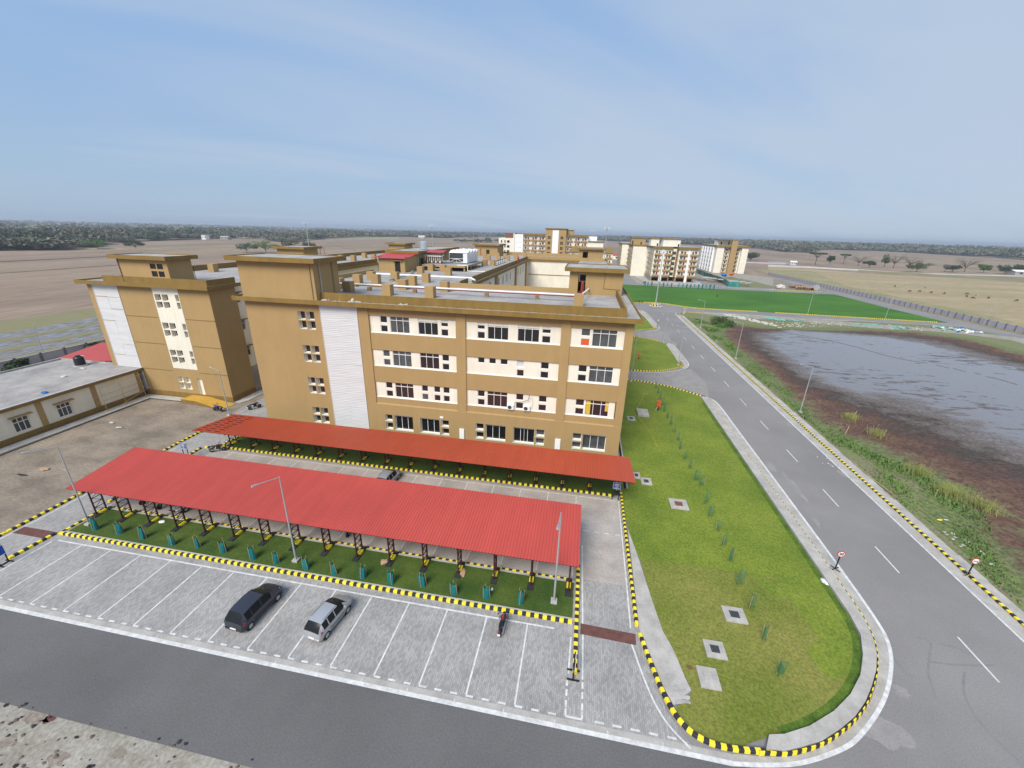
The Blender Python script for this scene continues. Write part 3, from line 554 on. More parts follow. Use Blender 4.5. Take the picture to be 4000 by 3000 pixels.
def sdist(px,py,poly):
    p=np.array(poly); q=np.roll(p,-1,axis=0); d=np.full(px.shape,1e9); ins=np.zeros(px.shape,bool)
    for a,b in zip(p,q):
        e=b-a; l=e@e
        if l<1e-9: continue
        t=np.clip(((px-a[0])*e[0]+(py-a[1])*e[1])/l,0,1); d=np.minimum(d,np.hypot(px-a[0]-t*e[0],py-a[1]-t*e[1]))
        c=((a[1]>py)!=(b[1]>py))&(px<(b[0]-a[0])*(py-a[1])/((b[1]-a[1]) or 1e-9)+a[0]); ins^=c
    return np.where(ins,d,-d)
def pfield(px,py):
    ds=sdist(px,py,SPOLY); dp=sdist(px,py,PPOLY)
    return np.where(dp>0,1+dp/10,np.where(ds>0,ds/np.maximum(ds-dp,.01),np.maximum(ds/5,-1)))
def mk_pond():
    m=bpy.data.materials.new('pond basin'); m.use_nodes=True; t=m.node_tree; b=t.nodes['Principled BSDF']; NN=t.nodes.new; LL=t.links.new
    at=NN('ShaderNodeAttribute'); at.attribute_name='wet'; tc=NN('ShaderNodeTexCoord')
    def noise(sc,st=(1,1,1),det=8,rot=0):
        mp=NN('ShaderNodeMapping'); LL(tc.outputs['Object'],mp.inputs[0]); mp.inputs['Scale'].default_value=st
        n=NN('ShaderNodeTexNoise'); n.inputs['Scale'].default_value=sc; n.inputs['Detail'].default_value=det; n.inputs['Roughness'].default_value=0.65; LL(mp.outputs[0],n.inputs['Vector']); return n.outputs[0]
    def M(op,a,b_=None,c=None):
        n=NN('ShaderNodeMath'); n.operation=op
        for i,v in enumerate((a,b_,c)):
            if v is None: continue
            if isinstance(v,(int,float)): n.inputs[i].default_value=v
            else: LL(v,n.inputs[i])
        return n.outputs[0]
    n1=noise(.28,(.8,1.2,1)); u=M('ADD',at.outputs['Fac'],M('MULTIPLY',M('SUBTRACT',n1,.5),1.25))
    r=NN('ShaderNodeValToRGB'); LL(M('MULTIPLY_ADD',u,.3333,.3333),r.inputs[0]); e=r.color_ramp.elements
    pts=[(-.5,(.13,.165,.055)),(-.15,(.13,.145,.06)),(.02,(.135,.09,.055)),(.15,(.115,.058,.040)),(.36,(.080,.048,.036)),(.50,(.055,.042,.035)),(.66,(.11,.09,.08)),(.9,(.15,.135,.13)),(1.1,(.158,.15,.155)),(1.6,(.165,.158,.168))]
    e[0].position,e[0].color=(pts[0][0]+1)/3,(*pts[0][1],1); e[1].position,e[1].color=(pts[-1][0]+1)/3,(*pts[-1][1],1)
    for p,c in pts[1:-1]: k=e.new((p+1)/3); k.color=(*c,1)
    # grain: strong on soil, faint on water
    g=noise(2.2,(1,1,1),6); wat=NN('ShaderNodeMapRange'); LL(u,wat.inputs[0]); wat.inputs[1].default_value=.85; wat.inputs[2].default_value=1.15
    amp=M('MULTIPLY_ADD',wat.outputs[0],-.85,.95); gm=M('ADD',M('MULTIPLY',M('MULTIPLY',M('SUBTRACT',g,.5),3.0),amp),1.0); gm=M('MAXIMUM',gm,.25)
    v=NN('ShaderNodeVectorMath'); v.operation='SCALE'; LL(r.outputs[0],v.inputs[0]); LL(gm,v.inputs['Scale'])
    # floating mud patches on the water, fewer towards the middle
    n2=M('ADD',noise(.45,(.55,1.5,1),9),M('MULTIPLY',M('SUBTRACT',noise(.05,(1,1,1),2),.5),.45)); pt=NN('ShaderNodeMapRange'); LL(M('SUBTRACT',n2,M('MULTIPLY',M('MAXIMUM',M('SUBTRACT',at.outputs['Fac'],1.0),0),.045)),pt.inputs[0]); pt.inputs[1].default_value=.535; pt.inputs[2].default_value=.595
    pm=M('MULTIPLY',pt.outputs[0],wat.outputs[0]); mx=NN('ShaderNodeMixRGB'); LL(M('MULTIPLY',pm,.85),mx.inputs[0]); LL(v.outputs[0],mx.inputs[1]); mx.inputs[2].default_value=(.095,.078,.068,1)
    LL(mx.outputs[0],b.inputs['Base Color']); LL(M('ADD',M('MULTIPLY_ADD',wat.outputs[0],-.80,.90),M('MULTIPLY',pm,.6)),b.inputs['Roughness']); b.inputs['Specular IOR Level'].default_value=.42
    bp=NN('ShaderNodeBump'); bp.inputs['Distance'].default_value=.25; LL(M('MULTIPLY_ADD',wat.outputs[0],-.97,.97),bp.inputs['Strength']); LL(g,bp.inputs['Height']); LL(bp.outputs[0],b.inputs['Normal'])
    return m
MT['basin']=mk_pond()
def build_basin():
    from mathutils import noise as nz
    xs=np.arange(36.2,118,.55); ys=np.arange(20,156,.55); X,Y=np.meshgrid(xs,ys); X=X+0; Y=Y+0
    T=pfield(X,Y); nx,ny=len(xs),len(ys); V=[]
    for j in range(ny):
        for i in range(nx):
            t=T[j,i]; lump=max(0,min(1,1-t))*min(1,max(0,t+.4)*3); h=.035+lump*(.10+.22*nz.noise(Vector((X[j,i]*.9,Y[j,i]*.9,1)))+.10*nz.noise(Vector((X[j,i]*2.3,Y[j,i]*2.3,4)))); V.append((X[j,i],Y[j,i],max(.012,h)))
    Fc=[(j*nx+i,j*nx+i+1,(j+1)*nx+i+1,(j+1)*nx+i) for j in range(ny-1) for i in range(nx-1) if max(T[j,i],T[j,i+1],T[j+1,i],T[j+1,i+1])>-.9]
    me=bpy.data.meshes.new('pond'); me.from_pydata(V,[],Fc); at=me.attributes.new('wet','FLOAT','POINT'); at.data.foreach_set('value',T.ravel().astype(np.float32)); me.materials.append(MT['basin']); me.update()
    me.polygons.foreach_set('use_smooth',[True]*len(me.polygons))
    o=bpy.data.objects.new('pond',me); COL.objects.link(o); o['kind']='structure'
build_basin()
MT['bank']=mat('mud bank',(0.105,0.082,0.070),0.8,0.3,0.8)
for pts,w in (([(59.38,134.12),(65.06,128.96),(69.86,123.50),(72.61,118.11),(74.37,111.96),(77.02,108.16),(80.37,106.69)],1.6),([(81.25,105.56),(82.33,103.47)],.8),([(83.21,103.44),(84.00,101.15)],.6),([(85.15,100.64),(85.79,99.77)],.6),([(85.60,98.41),(86.91,96.88),(87.50,93.84)],.9)):
    bund(smooth(pts,2),w,0.10,'bank','mud_bank')
# ================================================================ BUILDING HELPERS
def win(parent,axis,y,u0,u1,z0,z1,n=3,tr=0.75,gl='glass',sgn=1,fw=0.06,name='window',extra=None,label=None,nn=None):
    """frame bars in the plane y, pane just behind"""
    m=MB(); t=0.05
    def bx(a,b,c_,d,k='frame',o=0.0,th=t):
        if axis=='y': m.box(a,b,y+(o)*sgn,y+(o+th)*sgn,c_,d,k)
        else: m.box(y+(o)*sgn,y+(o+th)*sgn,a,b,c_,d,k)
    bx(u0,u1,z0,z0+fw); bx(u0,u1,z1-fw,z1); bx(u0,u0+fw,z0+fw,z1-fw); bx(u1-fw,u1,z0+fw,z1-fw)
    zt=z1
    if tr: zt=z0+(z1-z0)*tr; bx(u0+fw,u1-fw,zt-fw*.6,zt+fw*.6,o=.002)
    for i in range(1,n): u=u0+(u1-u0)*i/n; bx(u-fw*.45,u+fw*.45,z0+fw,z1-fw,o=.004)
    if nn: u=u0+(u1-u0)*nn; bx(u-fw*.3,u+fw*.3,z0+fw,zt-fw*.6,o=.004)
    w=m.build(name,parent)
    p=MB(); d=y+0.056*sgn
    if axis=='y': p.box(u0+.01,u1-.01,d,d+.02*sgn,z0+.01,z1-.01,gl)
    else: p.box(d,d+.02*sgn,u0+.01,u1-.01,z0+.01,z1-.01,gl)
    p.build('pane',w)
    if extra:
        for nm,k,a,b,c_,e in extra:
            q=MB(); yy=y+0.048*sgn; q.box(u0+(u1-u0)*a,u0+(u1-u0)*b,yy,yy+.006*sgn,z0+(z1-z0)*c_,z0+(z1-z0)*e,k); q.build(nm,w)
    if label: w['label']=label
    return w
def slab(m,x0,x1,y0,y1,z0,z1,o,k='ochre',kt='roofd',lip=0.12):
    """roof slab with a raised rim"""
    m.box(x0-o,x1+o,y0-o,y1+o,z0,z1-lip,k,kt)
    a,b,c_,d=x0-o,x1+o,y0-o,y1+o; w=.12
    m.box(a,b,c_,c_+w,z1-lip,z1,k); m.box(a,b,d-w,d,z1-lip,z1,k); m.box(a,a+w,c_+w,d-w,z1-lip,z1,k); m.box(b-w,b,c_+w,d-w,z1-lip,z1,k)
# ================================================================ MAIN BUILDING
FY=45.4; DK=17.8
B=thing('campus_building','large four storey ochre and cream building with flat roofs behind the red carports','building',(-18,45.4,0))
# --- front wall, left bay (plain ochre with small square windows)
m=MB(); holes=[]
SW=[(16.45,14.2),(12.08,9.86),(7.72,5.44),(3.42,1.12)]
for zt,zb in SW:
    for a,b in ((-35.12,-34.04),(-33.88,-32.8)):
        h=(zt-zb-.14)/2
        holes+= [(a,b,zt-h,zt),(a,b,zb,zb+h)]
GF=[(-24.5,-23.5,2.52,3.42),(-24.5,-23.5,1.32,2.24),(-23.2,-20.66,1.30,3.44),(-19.64,-17.03,1.30,3.44),(-16.76,-15.76,2.52,3.42),(-16.76,-15.76,1.32,2.24),
    (-12.2,-11.17,2.55,3.48),(-12.2,-11.17,1.36,2.27),(-10.9,-8.32,1.33,3.48),(-7.33,-4.66,1.33,3.48),(-4.47,-3.4,2.55,3.48),(-4.47,-3.4,1.36,2.27),
    (0.07,1.15,2.55,3.5),(0.07,1.15,1.40,2.3),(1.3,4.1,1.4,3.5)]
m.wall('y',FY,-42.3,-26.0,0,17.52,holes,0.6,'beige','cream')
m.wall('y',FY-.02,-26.0,5.7,0,4.85,GF,0.5,'beige','cream')
m.face([(-26,FY-.02,4.85),(5.7,FY-.02,4.85),(5.7,FY+.16,5.08),(-26,FY+.16,5.08)],'beige')
m.box(-42.3,5.7,FY+.8,FY+.9,0,17.5,'beige')
m.build('front_wall',B)
# upper cream bays with real openings
BZ=[(14.32,16.5),(10.03,12.22),(5.78,7.97)]
P4=[('s',-24.17,-23.24),('b',-22.9,-20.4),('b',-19.32,-16.8),('s',-16.44,-15.53)]
P4B=[('s',-11.98,-11.05),('b',-10.76,-8.25),('b',-7.2,-4.65),('s',-4.36,-3.34)]
def bay(x0,x1,zi,wins):
    zb,zt=BZ[zi]; hs=[]; ws=[]
    for w in wins:
        kd,a,b=w[0],w[1],w[2]; ex=w[3] if len(w)>3 else {}
        if kd=='b': hs.append((a,b,zb+.14,zt-.04)); ws.append((a,b,zb+.14,zt-.04,3,.76,ex))
        elif kd=='s':
            hs+=[(a,b,zb+.14,zb+.98),(a,b,zt-.9,zt-.04)]; ws+=[(a,b,zb+.14,zb+.98,1,0,ex.get('lo',{})),(a,b,zt-.9,zt-.04,1,0,ex.get('hi',{}))]
        elif kd=='t': hs.append((a,b,zt-.76,zt-.03)); ws.append((a,b,zt-.76,zt-.03,1,0,ex))
    m=MB(); m.wall('y',FY+.26,x0,x1,zb-.1,zt+.1,hs,0.10,'cream','cream'); m.box(x0,x1,FY+.18,FY+.30,zb,zb+.07,'white'); m.build('cream_wall',B)
    for a,b,c_,d,n,tr,ex in ws: win(B,'y',FY+.31,a,b,c_,d,n,tr,ex.get('gl','glass'),extra=ex.get('x'))
bl=[('blind','cream',0.03,.97,.80,.97)]; bls=[('blind','cream',0.06,.94,.52,.94)]
cr={'x':bl}; cs={'hi':{'x':bls}}
bay(-25.55,-14.54,0,[('s',-24.17,-23.24),('b',-22.9,-20.4,{'gl':'glass_g'}),('b',-19.32,-16.8,cr),('s',-16.44,-15.53,cs)])
bay(-25.55,-14.54,1,[('s',-24.17,-23.24,{'hi':{'gl':'glass_g'},'lo':{'gl':'glass_g'}}),('b',-22.9,-20.4,{'gl':'glass_g'}),('b',-19.32,-16.8,{'gl':'glass_b'}),('s',-16.44,-15.53)])
bay(-25.55,-14.54,2,[('s',-24.17,-23.24),('b',-22.9,-20.4,{'gl':'glass_b'}),('s',-19.3,-18.44,{'lo':{'gl':'glass_g'}}),('s',-17.67,-16.82),('s',-16.45,-15.59)])
bay(-13.36,-2.2,0,[('s',-11.98,-11.05,cs),('b',-10.76,-8.25,cr),('b',-7.2,-4.65,cr),('s',-4.36,-3.34,cs)])
bay(-13.36,-2.2,1,[('t',-11.94,-11.08),('t',-10.56,-9.69),('t',-9.18,-8.26),('s',-7.17,-6.27,{'hi':{'gl':'whitesheet'},'lo':{'gl':'glass_b'}}),('s',-4.33,-3.34)])
bay(-13.36,-2.2,2,[('s',-12.0,-11.06),('b',-10.77,-8.2,{'gl':'glass_b'}),('s',-7.16,-6.2),('s',-4.37,-3.37)])
bay(-1.15,4.8,0,[('s',0.05,1.06,{'lo':{'x':[('red_card','orange',.08,.92,.08,.92)]},'hi':{'gl':'glass_g'}}),('b',1.3,4.03,{'gl':'glass_g'})])
bay(-1.15,4.8,1,[('s',0.05,1.06),('b',1.3,4.03,{'gl':'glass_g'})])
bay(-1.15,4.7,2,[('s',0.08,1.12,{'hi':{'gl':'glass_b'},'lo':{'gl':'glass_b'}}),('b',1.25,4.02,{'gl':'glass_b','x':[('curtain','hide_y',.04,.22,.06,.95),('curtain','hide_p',.70,.80,.06,.72),('curtain','hide_y',.84,.97,.34,.95)]})])
# pilasters and spandrels
for a,b in ((-26.98,-25.55),(-14.54,-13.36),(-2.2,-1.15),(4.8,5.7)): m=MB(); m.box(a,b,FY-.01,FY+.4,4.9 if a>-26.9 else 0,17.52,'beige'); m.build('pilaster',B)
for x0,x1 in ((-25.55,-14.54),(-13.36,-2.2),(-1.15,4.8)):
    for z0,z1 in ((16.5,17.52),(12.22,14.32),(7.97,10.03),(4.9,5.78)): m=MB(); m.box(x0+.002,x1-.002,FY+.10,FY+.42,z0,z1,'beige'); m.build('spandrel',B)
# ground floor deep windows
for h in GF:
    big=h[1]-h[0]>2; win(B,'y',FY+.38,h[0],h[1],h[2],h[3],3 if big else 1,.88 if big else 0,'glass' if h[0]<-6 else 'glass_g',nn=(.5 if -8<h[0]<-6 else None))
for h in holes: win(B,'y',FY+.50,h[0]+.06,h[1],h[2]+.02,h[3],1,0,'glass_b',fw=.05)
for h in GF: m=MB(); m.box(h[0]-.05,h[1]+.05,FY-.05,FY+.02,h[2]-.05,h[2],'white'); m.build('sill',B)
# white cladding sheets (overlapping sheets with fine ribs)
def cladding(x0,x1,z0,z1,y,seed,rows=9,cols=2,ribs=True):
    rd=random.Random(seed); m=MB()
    for c_ in range(cols):
        a=x0+(x1-x0)*c_/cols; b=x0+(x1-x0)*(c_+1)/cols
        for r in range(rows):
            e=z0+(z1-z0)*r/rows+(rd.uniform(-.12,.12) if r else 0); f=z0+(z1-z0)*(r+1)/rows
            yo=y-.03-.008*((r+c_)%2)-rd.uniform(0,.004); t=rd.uniform(-.02,.02)
            if ribs:
                n=9
                for i in range(n):
                    za=e+(f-e+.1)*i/n; zb=e+(f-e+.1)*(i+1)/n; zm=(za+zb)/2
                    m.face([(a,yo,za+t),(b,yo,za-t),(b,yo-.016,zm-t),(a,yo-.016,zm+t)],'whitesheet'); m.face([(a,yo-.016,zm+t),(b,yo-.016,zm-t),(b,yo,zb-t),(a,yo,zb+t)],'whitesheet')
            else: m.box(a+.008,b-.008,yo,yo+.02,e+.01,f-.01,'whitesheet')
    m.box(x0-.03,x0,y-.09,y,z0,z1,'white'); m.box(x1,x1+.03,y-.09,y,z0,z1,'white')
    return m
cladding(-31.87,-26.98,0.2,17.48,FY,1).build('cladding_panel',B)
for a in ((-14.32,-13.7,1.1,2.5),(-2.02,-1.35,1.1,2.5)): m=MB(); m.box(a[0],a[1],FY-.16,FY-.03,a[2],a[3],'white'); m.build('meter_cabinet',B)
m=MB(); m.box(-16.9,-16.45,FY-.1,FY-.03,3.7,3.95,'white'); m.build('wall_lamp',B)
# AC outdoor units
def ac(x,z,label):
    t=thing('outdoor_unit',label,'air conditioner',(x,FY-.05,z))
    m=MB(); m.box(x,x+.8,FY-.08,FY+.25,z,z+.58,'chill'); m.build('casing',t)
    m=MB(); m.lathe([(.22,0),(.24,-.02),(.20,-.03),(.05,-.03)],'coil',16,(x+.3,FY-.085,z+.3),'y'); m.build('fan_grille',t)
    m=MB(); m.box(x+.05,x+.75,FY-.1,FY+.2,z-.05,z-.001,'steel'); m.build('bracket',t)
ac(-8.15,5.85,'white air conditioner outdoor unit on the ledge left of the two'); ac(-6.15,5.88,'white air conditioner outdoor unit on the ledge right of the two')
t=MB(); t.path([(-7.35,FY-.02,6.5),(-7.2,FY-.02,6.85),(-6.4,FY-.03,6.95),(-5.6,FY-.03,7.3),(-5.45,FY-.03,7.95)],.03,'blk'); t.path([(-5.2,FY-.02,6.4),(-5.1,FY-.03,7.0),(-5.3,FY-.03,7.95)],.025,'chill')
tag(t.build('refrigerant_pipe'),'dark and pale pipes looping on the cream wall above the two air conditioner units','pipe')
# --- side walls, backs, decks
m=MB()
m.box(-42.3,-42.0,FY+.02,64,0,17.5,'beige')          # left flank of the front wing
m.box(5.4,5.7,FY+.43,157,0,17.5,'beige')
m.build('side_wall',B)
m=MB()
def deck(x0,x1,y0,y1): m.box(x0,x1,y0,y1,17.4,DK,'roofc')
deck(-42.3,5.7,FY+.9,64.1); deck(-43.0,-19.6,64.101,142); deck(-2.4,5.7,64.101,142); deck(-60,5.7,142.001,166); deck(-74.2,-53.4,56.5,66); deck(-74.2,-54.2,66.001,150); deck(-74.2,-53.2,50.95,56.499)
deck(-54.199,-43.001,104,141.99)
m.build('roof_deck',B)
# cornice: projecting gutter with a lip
m=MB()
def corn(x0,x1,y0,y1,z0=17.52,z1=18.02):
    m.box(x0,x1,y0,y1,z0,z0+.3,'ochre','roofd')
CO=[(-43.35,6.45,44.62,FY+.8),(5.701,6.45,FY+.801,157),(-75.2,-52.3,50.05,50.949),(-53.199,-52.3,50.95,56.2),(-75.2,-74.201,50.95,150),
    (-43.35,-42.301,FY+.801,57.3)]
for a in CO: corn(*a)
# lips
for a in ((-43.35,6.45,44.60,44.74),(6.33,6.47,44.741,157),(-43.37,-43.23,44.741,57),(-75.22,-52.28,50.03,50.17),(-52.42,-52.28,50.171,56.3),(-75.22,-75.08,50.171,150)): m.box(a[0],a[1],a[2],a[3],17.50,18.03,'ochre')
m.build('cornice',B)
# parapets
m=MB()
def par(x0,x1,y0,y1,z1=18.78,k='ochre'): m.box(x0,x1,y0,y1,17.45,z1,k)
par(-32.05,4.8,46.2,46.4); par(4.6,4.8,46.401,62.9)
par(-71.4,-53.4,51.2,51.4,18.75); par(-53.6,-53.4,51.401,56.3,18.75); par(-74.1,-73.9,56.5,150,18.8)
par(-18.9,-2.4,64.1,64.35,18.48,'beige')                 # low wall before the right courtyard
par(-22.7,-18.9,64.1,64.35,18.48,'beige')
par(-19.85,-19.65,64.351,69,18.78); par(-19.85,-19.65,72,141.7,18.78)       # spine, courtyard side
par(-19.64,5.6,142,142.3,18.9,'beige'); par(-59,-19.86,165.5,165.8,18.9,'beige'); par(-19.8,5.6,165.5,165.8,18.9,'beige')
par(-54.45,-54.25,66,104,18.8); par(-42.9,-42.7,66,80,18.5,'beige'); par(-42.6,-42.4,51,64,18.3,'beige')
m.build('parapet',B)
# right courtyard: spine facade, far cream wall, cornice
m=MB(); hs=[]
for yy in (76,80,84.6,93.5,98.5,103.5,108.5,121,126,131): hs.append((yy,yy+1.5,14.4,16.4))
m.wall('x',-19.6,64.36,142,0,17.4,hs,0.25,'cream','cream',-1)
for yy in (72,90,116,136): m.box(-19.62,-19.2,yy,yy+1.6,0,17.4,'beige')
m.box(-19.6,-2.4,141.7,141.95,0,17.9,'cream'); m.box(-19.6,-2.4,141.55,141.69,12.95,13.1,'ochre')
m.box(-20,-2.4,141.3,141.69,17.4,18.0,'ochre')
m.box(-19.63,-18.8,64.4,141.2,17.42,17.7,'ochre','roofd'); m.box(-18.85,-18.7,64.4,141.2,17.42,18.0,'ochre')
m.box(-2.6,-2.4,64.36,141.69,0,17.45,'cream'); m.box(-19.55,-2.6,64.15,64.34,0,17.45,'cream')
m.build('courtyard_wall',B)
for h in hs: win(B,'x',-19.82,h[0],h[1],h[2],h[3],2,0,'glass',-1)
# left courtyard
m=MB()
m.box(-54.2,-54.0,66,104,0,17.45,'cream'); m.box(-53.99,-53.2,66,104,17.42,17.7,'ochre','roofd'); m.box(-53.25,-53.1,66,104,17.42,18.0,'ochre'); m.box(-43.25,-43.05,66,104,0,17.45,'cream'); m.box(-54,-43.05,103.9,104.1,0,17.9,'cream'); pass
m.build('courtyard_wall',B)
# recessed link wall between tower and front wing
m=MB(); hs=[(-50.2,-48.9,zb+.4,zt-.1) for zb,zt in BZ+[(1.4,3.6)]]+[(-46.5,-45.2,zb+.4,zt-.1) for zb,zt in BZ+[(1.4,3.6)]]+[(-52.9,-52.2,zb+.4,zt-.1) for zb,zt in BZ]
sv=[(55.75,56.5,zb+.5,zt-.15) for zb,zt in BZ]+[(59,60.2,zb+.5,zt-.15) for zb,zt in BZ]
m.wall('x',-53.35,55.6,65.9,4.4,17.5,sv,.2,'cream','cream',-1); m.wall('x',-53.35,55.6,65.9,0,4.4,[],.2,'roofc','cream',-1)
m.wall('y',65.88,-53.34,-42.3,4.4,17.5,[h for h in hs if h[2]>4.4],0.2,'cream','cream'); m.wall('y',65.88,-53.34,-42.3,0,4.4,[h for h in hs if h[2]<4.4],0.2,'roofc','cream')
m.build('link_wall',B)
for h in hs:
    win(B,'y',65.98,h[0],h[1],h[2],h[3],2,0)
    q=MB(); q.box(h[0]-.2,h[1]+.2,65.3,65.87,h[3]+.1,h[3]+.2,'ochre'); q.build('sunshade',B)
for h in sv: win(B,'x',-53.45,h[0],h[1],h[2],h[3],1,.7,'glass',-1); q=MB(); q.box(-53.34,-52.8,h[0]-.2,h[1]+.2,h[3]+.1,h[3]+.2,'ochre'); q.build('sunshade',B)
# --- left tower
TY=50.9; m=MB(); hs=[]
for zt,zb in ((16.45,14.42),(12.2,10.1),(7.95,5.85),(3.55,1.5)):
    h=(zt-zb-.16)/2
    for a,b in ((-62.5,-61.45),(-61.25,-60.2)): hs+=[(a,b,zb,zb+h),(a,b,zt-h,zt)]
for zt,zb in ((16.5,14.4),(12.2,10.1),(7.95,5.85)):
    h=(zt-zb-.16)/2; hs+=[(-58.95,-58.35,zb,zb+h),(-58.95,-58.35,zt-h,zt)]
dr=(-59.0,-58.0,0.75,3.5)
m.wall('y',TY,-74.3,-53.1,0,17.52,hs+[dr],0.6,'beige','cream')
m.box(-53.4,-53.1,TY+.01,55.6,0,17.5,'beige'); m.box(-74.3,-74.0,TY+.01,150,0,17.5,'beige')
for z in (12.9,8.75,4.45): m.box(-68.6,-63.1,TY-.05,TY,z,z+.06,'ochre'); m.box(-58.1,-53.15,TY-.05,TY,z,z+.06,'ochre')
m.box(-74.3,-53.1,TY-.08,TY,0,0.85,'ochre'); m.box(-53.1,-53.02,TY-.08,55.6,0,0.85,'ochre')
m.build('tower_wall',B)
# cream panel laid round the openings
m=MB(); hz=[h for h in hs if h[2]>5]
m.wall('y',TY-.03,-62.7,-58.25,4.95,17.45,hz,0.03,'cream','cream'); m.build('cream_wall',B)
cladding(-73.3,-68.8,0.9,17.4,TY,4,rows=9,cols=2,ribs=False).build('cladding_panel',B)
for h in hs: win(B,'y',TY+.5,h[0]+.1,h[1],h[2],h[3],1,0,'glass_b' if h[2]>4 else 'cream',fw=.05)
q=MB(); q.box(dr[0]+.02,dr[1]-.02,TY+.36,TY+.4,dr[2],dr[3],'cream'); q.build('door',B)
# ramp and step at the tower door
R_=[(-60.2,50.8),(-57.6,50.8),(-52.2,49.2),(-52.6,47.7),(-60.6,48.6)]
MT['ramp']=mat('yellow ochre ramp',(0.50,0.30,0.05),0.85,0.12,1)
m=MB(); m.face([(-60.4,50.8,.62),(-60.6,48.9,.62),(-57.6,48.7,.62),(-57.4,50.8,.62)],'ramp'); m.face([(-57.4,50.8,.62),(-57.6,48.7,.62),(-52.6,47.9,.03),(-52.3,50.3,.03)],'ramp')
m.face([(-60.6,48.9,0),(-57.6,48.7,0),(-57.6,48.7,.62),(-60.6,48.9,.62)],'ochre'); m.face([(-57.6,48.7,0),(-52.6,47.9,0),(-52.6,47.9,.03),(-57.6,48.7,.62)],'ochre'); m.face([(-60.4,50.8,0),(-60.6,48.9,0),(-60.6,48.9,.62),(-60.4,50.8,.62)],'ochre')
m.build('ramp',B)
# --- stair heads and pent houses on the roof: part with its slab, doors
def head(x0,x1,y0,y1,z1,o=0.8,hs=(),t=.55,name='stair_head',k='beige',z0=DK,hx=(),sk='ochre'):
    m=MB(); m.wall('y',y0,x0,x1,z0,z1,list(hs),0.15,k,k); m.wall('x',x1,y0,y1,z0,z1,list(hx),0.2,k,k,-1); m.wall('x',x0,y0,y1,z0,z1,[],0.2,k,k); m.wall('y',y1,x0,x1,z0,z1,[],0.1,k,k)
    w=m.build(name,B); q=MB(); slab(q,x0,x1,y0,y1,z1,z1+t,o,sk); q.build('roof_slab',w); return w
def panel(w,x0,x1,y,z0,z1,k='dark',name='door'): q=MB(); q.box(x0,x1,y,y+.05,z0,z1,k); return q.build(name,w)
hL=head(-42.35,-32.1,FY+.003,50.6,22.3,.85)
for a_,b_,k_ in ((-32.55,FY-.08,'beige'),(-31.98,46.5,'steel'),(-31.98,49.2,'beige')): q=MB(); q.path([(a_,b_,22.3),(a_,b_,18.05)],.06,k_); q.build('downpipe',hL)
hT=head(-67.9,-59.4,TY+.4,55.2,21.3,.7,hs=[(-62.4,-61.4,20.0,20.75),(-61.2,-60.2,20.0,20.75),(-62.4,-61.4,18.9,19.7),(-61.2,-60.2,18.9,19.7)])
panel(hT,-59.35,-59.3,55.25,18,20.2)
for h in ((-62.4,-61.4,20.0,20.75),(-61.2,-60.2,20.0,20.75),(-62.4,-61.4,18.9,19.7),(-61.2,-60.2,18.9,19.7)):
    q=MB(); q.box(h[0],h[1],TY+.5,TY+.55,h[2],h[3],'glass'); q.build('pane',hT)
q=MB(); q.path([(-67.8,TY+.3,21.3),(-67.6,TY+.3,18)],.05,'rust'); q.build('downpipe',hT)
# right stair head with the doorway seen through to a rear window
x0,x1,y0,y1=-2.36,5.45,63.1,70.5
m=MB(); m.wall('y',y0,x0,x1,DK,21.15,[(-1.2,0.05,DK,20.7)],.2,'beige','beige'); m.wall('x',x1,y0,y1,DK,21.15,[],.2,'beige','beige',-1); m.wall('x',x0,y0,y1,DK,21.15,[],.2,'beige','beige')
m.wall('y',y1,x0,x1,DK,21.15,[(-1.0,0.35,18.9,20.1)],.1,'ochre','ochre'); w=m.build('stair_head',B)
q=MB(); slab(q,x0,x1,y0,y1,21.15,21.75,.75,'ochre'); q.build('roof_slab',w)
q=MB(); q.box(-1.25,-1.05,y0-.02,y0+.9,DK,20.7,'beige'); q.build('door_frame',w); q=MB(); q.box(-.95,.25,y1-.06,y1-.02,18.95,20.05,'white'); q.build('bright_opening_panel',w)  # white panel added to stand for the bright rear window opening
q=MB(); q.path([(2.9,y0-.04,22),(2.75,y0-.04,18.8),(5.2,y0-.04,18.7)],.02,'blk'); q.build('cable',w)
m=head(-2.9,5.15,146.3,153.5,21.3,.8,hs=[(-1.6,0.1,DK,20.6)]); panel(m,-1.6,.1,146.7,DK,18.6,'rust')
# pent house row in the middle
mp_=head(-43.4,-37.3,89.4,118,21.3,.85,name='plant_room',hx=[]); q=MB(); q.box(-37.28,-37.2,91.5,93.2,17.85,20.2,'dark'); q.build('door',mp_)
q=MB(); q.path([(-37.1,90,21.2),(-37.1,90,17.9)],.07,'steel'); q.path([(-37.1,90.5,21.2),(-37.1,90.5,17.9)],.05,'dark'); q.build('downpipe',mp_)
rr=MB(); rr.wall('y',82.6,-42.9,-37.1,DK,20.6,[(-39.3,-38.1,DK,20.05)],.15,'beige','beige'); rr.wall('x',-37.1,82.6,89.39,DK,20.9,[],.1,'beige','beige',-1); rr.wall('x',-42.9,82.6,89.39,DK,20.9,[],.1,'beige','beige'); w=rr.build('plant_room',B)
panel(w,-39.3,-38.1,82.7,DK,20.05); q=MB(); q.box(-39.8,-37.6,82.2,82.59,20.1,20.2,'beige'); q.build('canopy',w)
q=MB(); q.face([(-43.9,81.9,20.65),(-36.7,81.9,20.65),(-36.7,88.5,21.25),(-43.9,88.5,21.25)],'pent'); q.face([(-43.9,81.9,20.6),(-36.7,81.9,20.6),(-36.7,88.5,21.2),(-43.9,88.5,21.2)],'maroon'); q.face([(-43.9,81.9,20.6),(-36.7,81.9,20.6),(-36.7,81.9,20.65),(-43.9,81.9,20.65)],'pent')
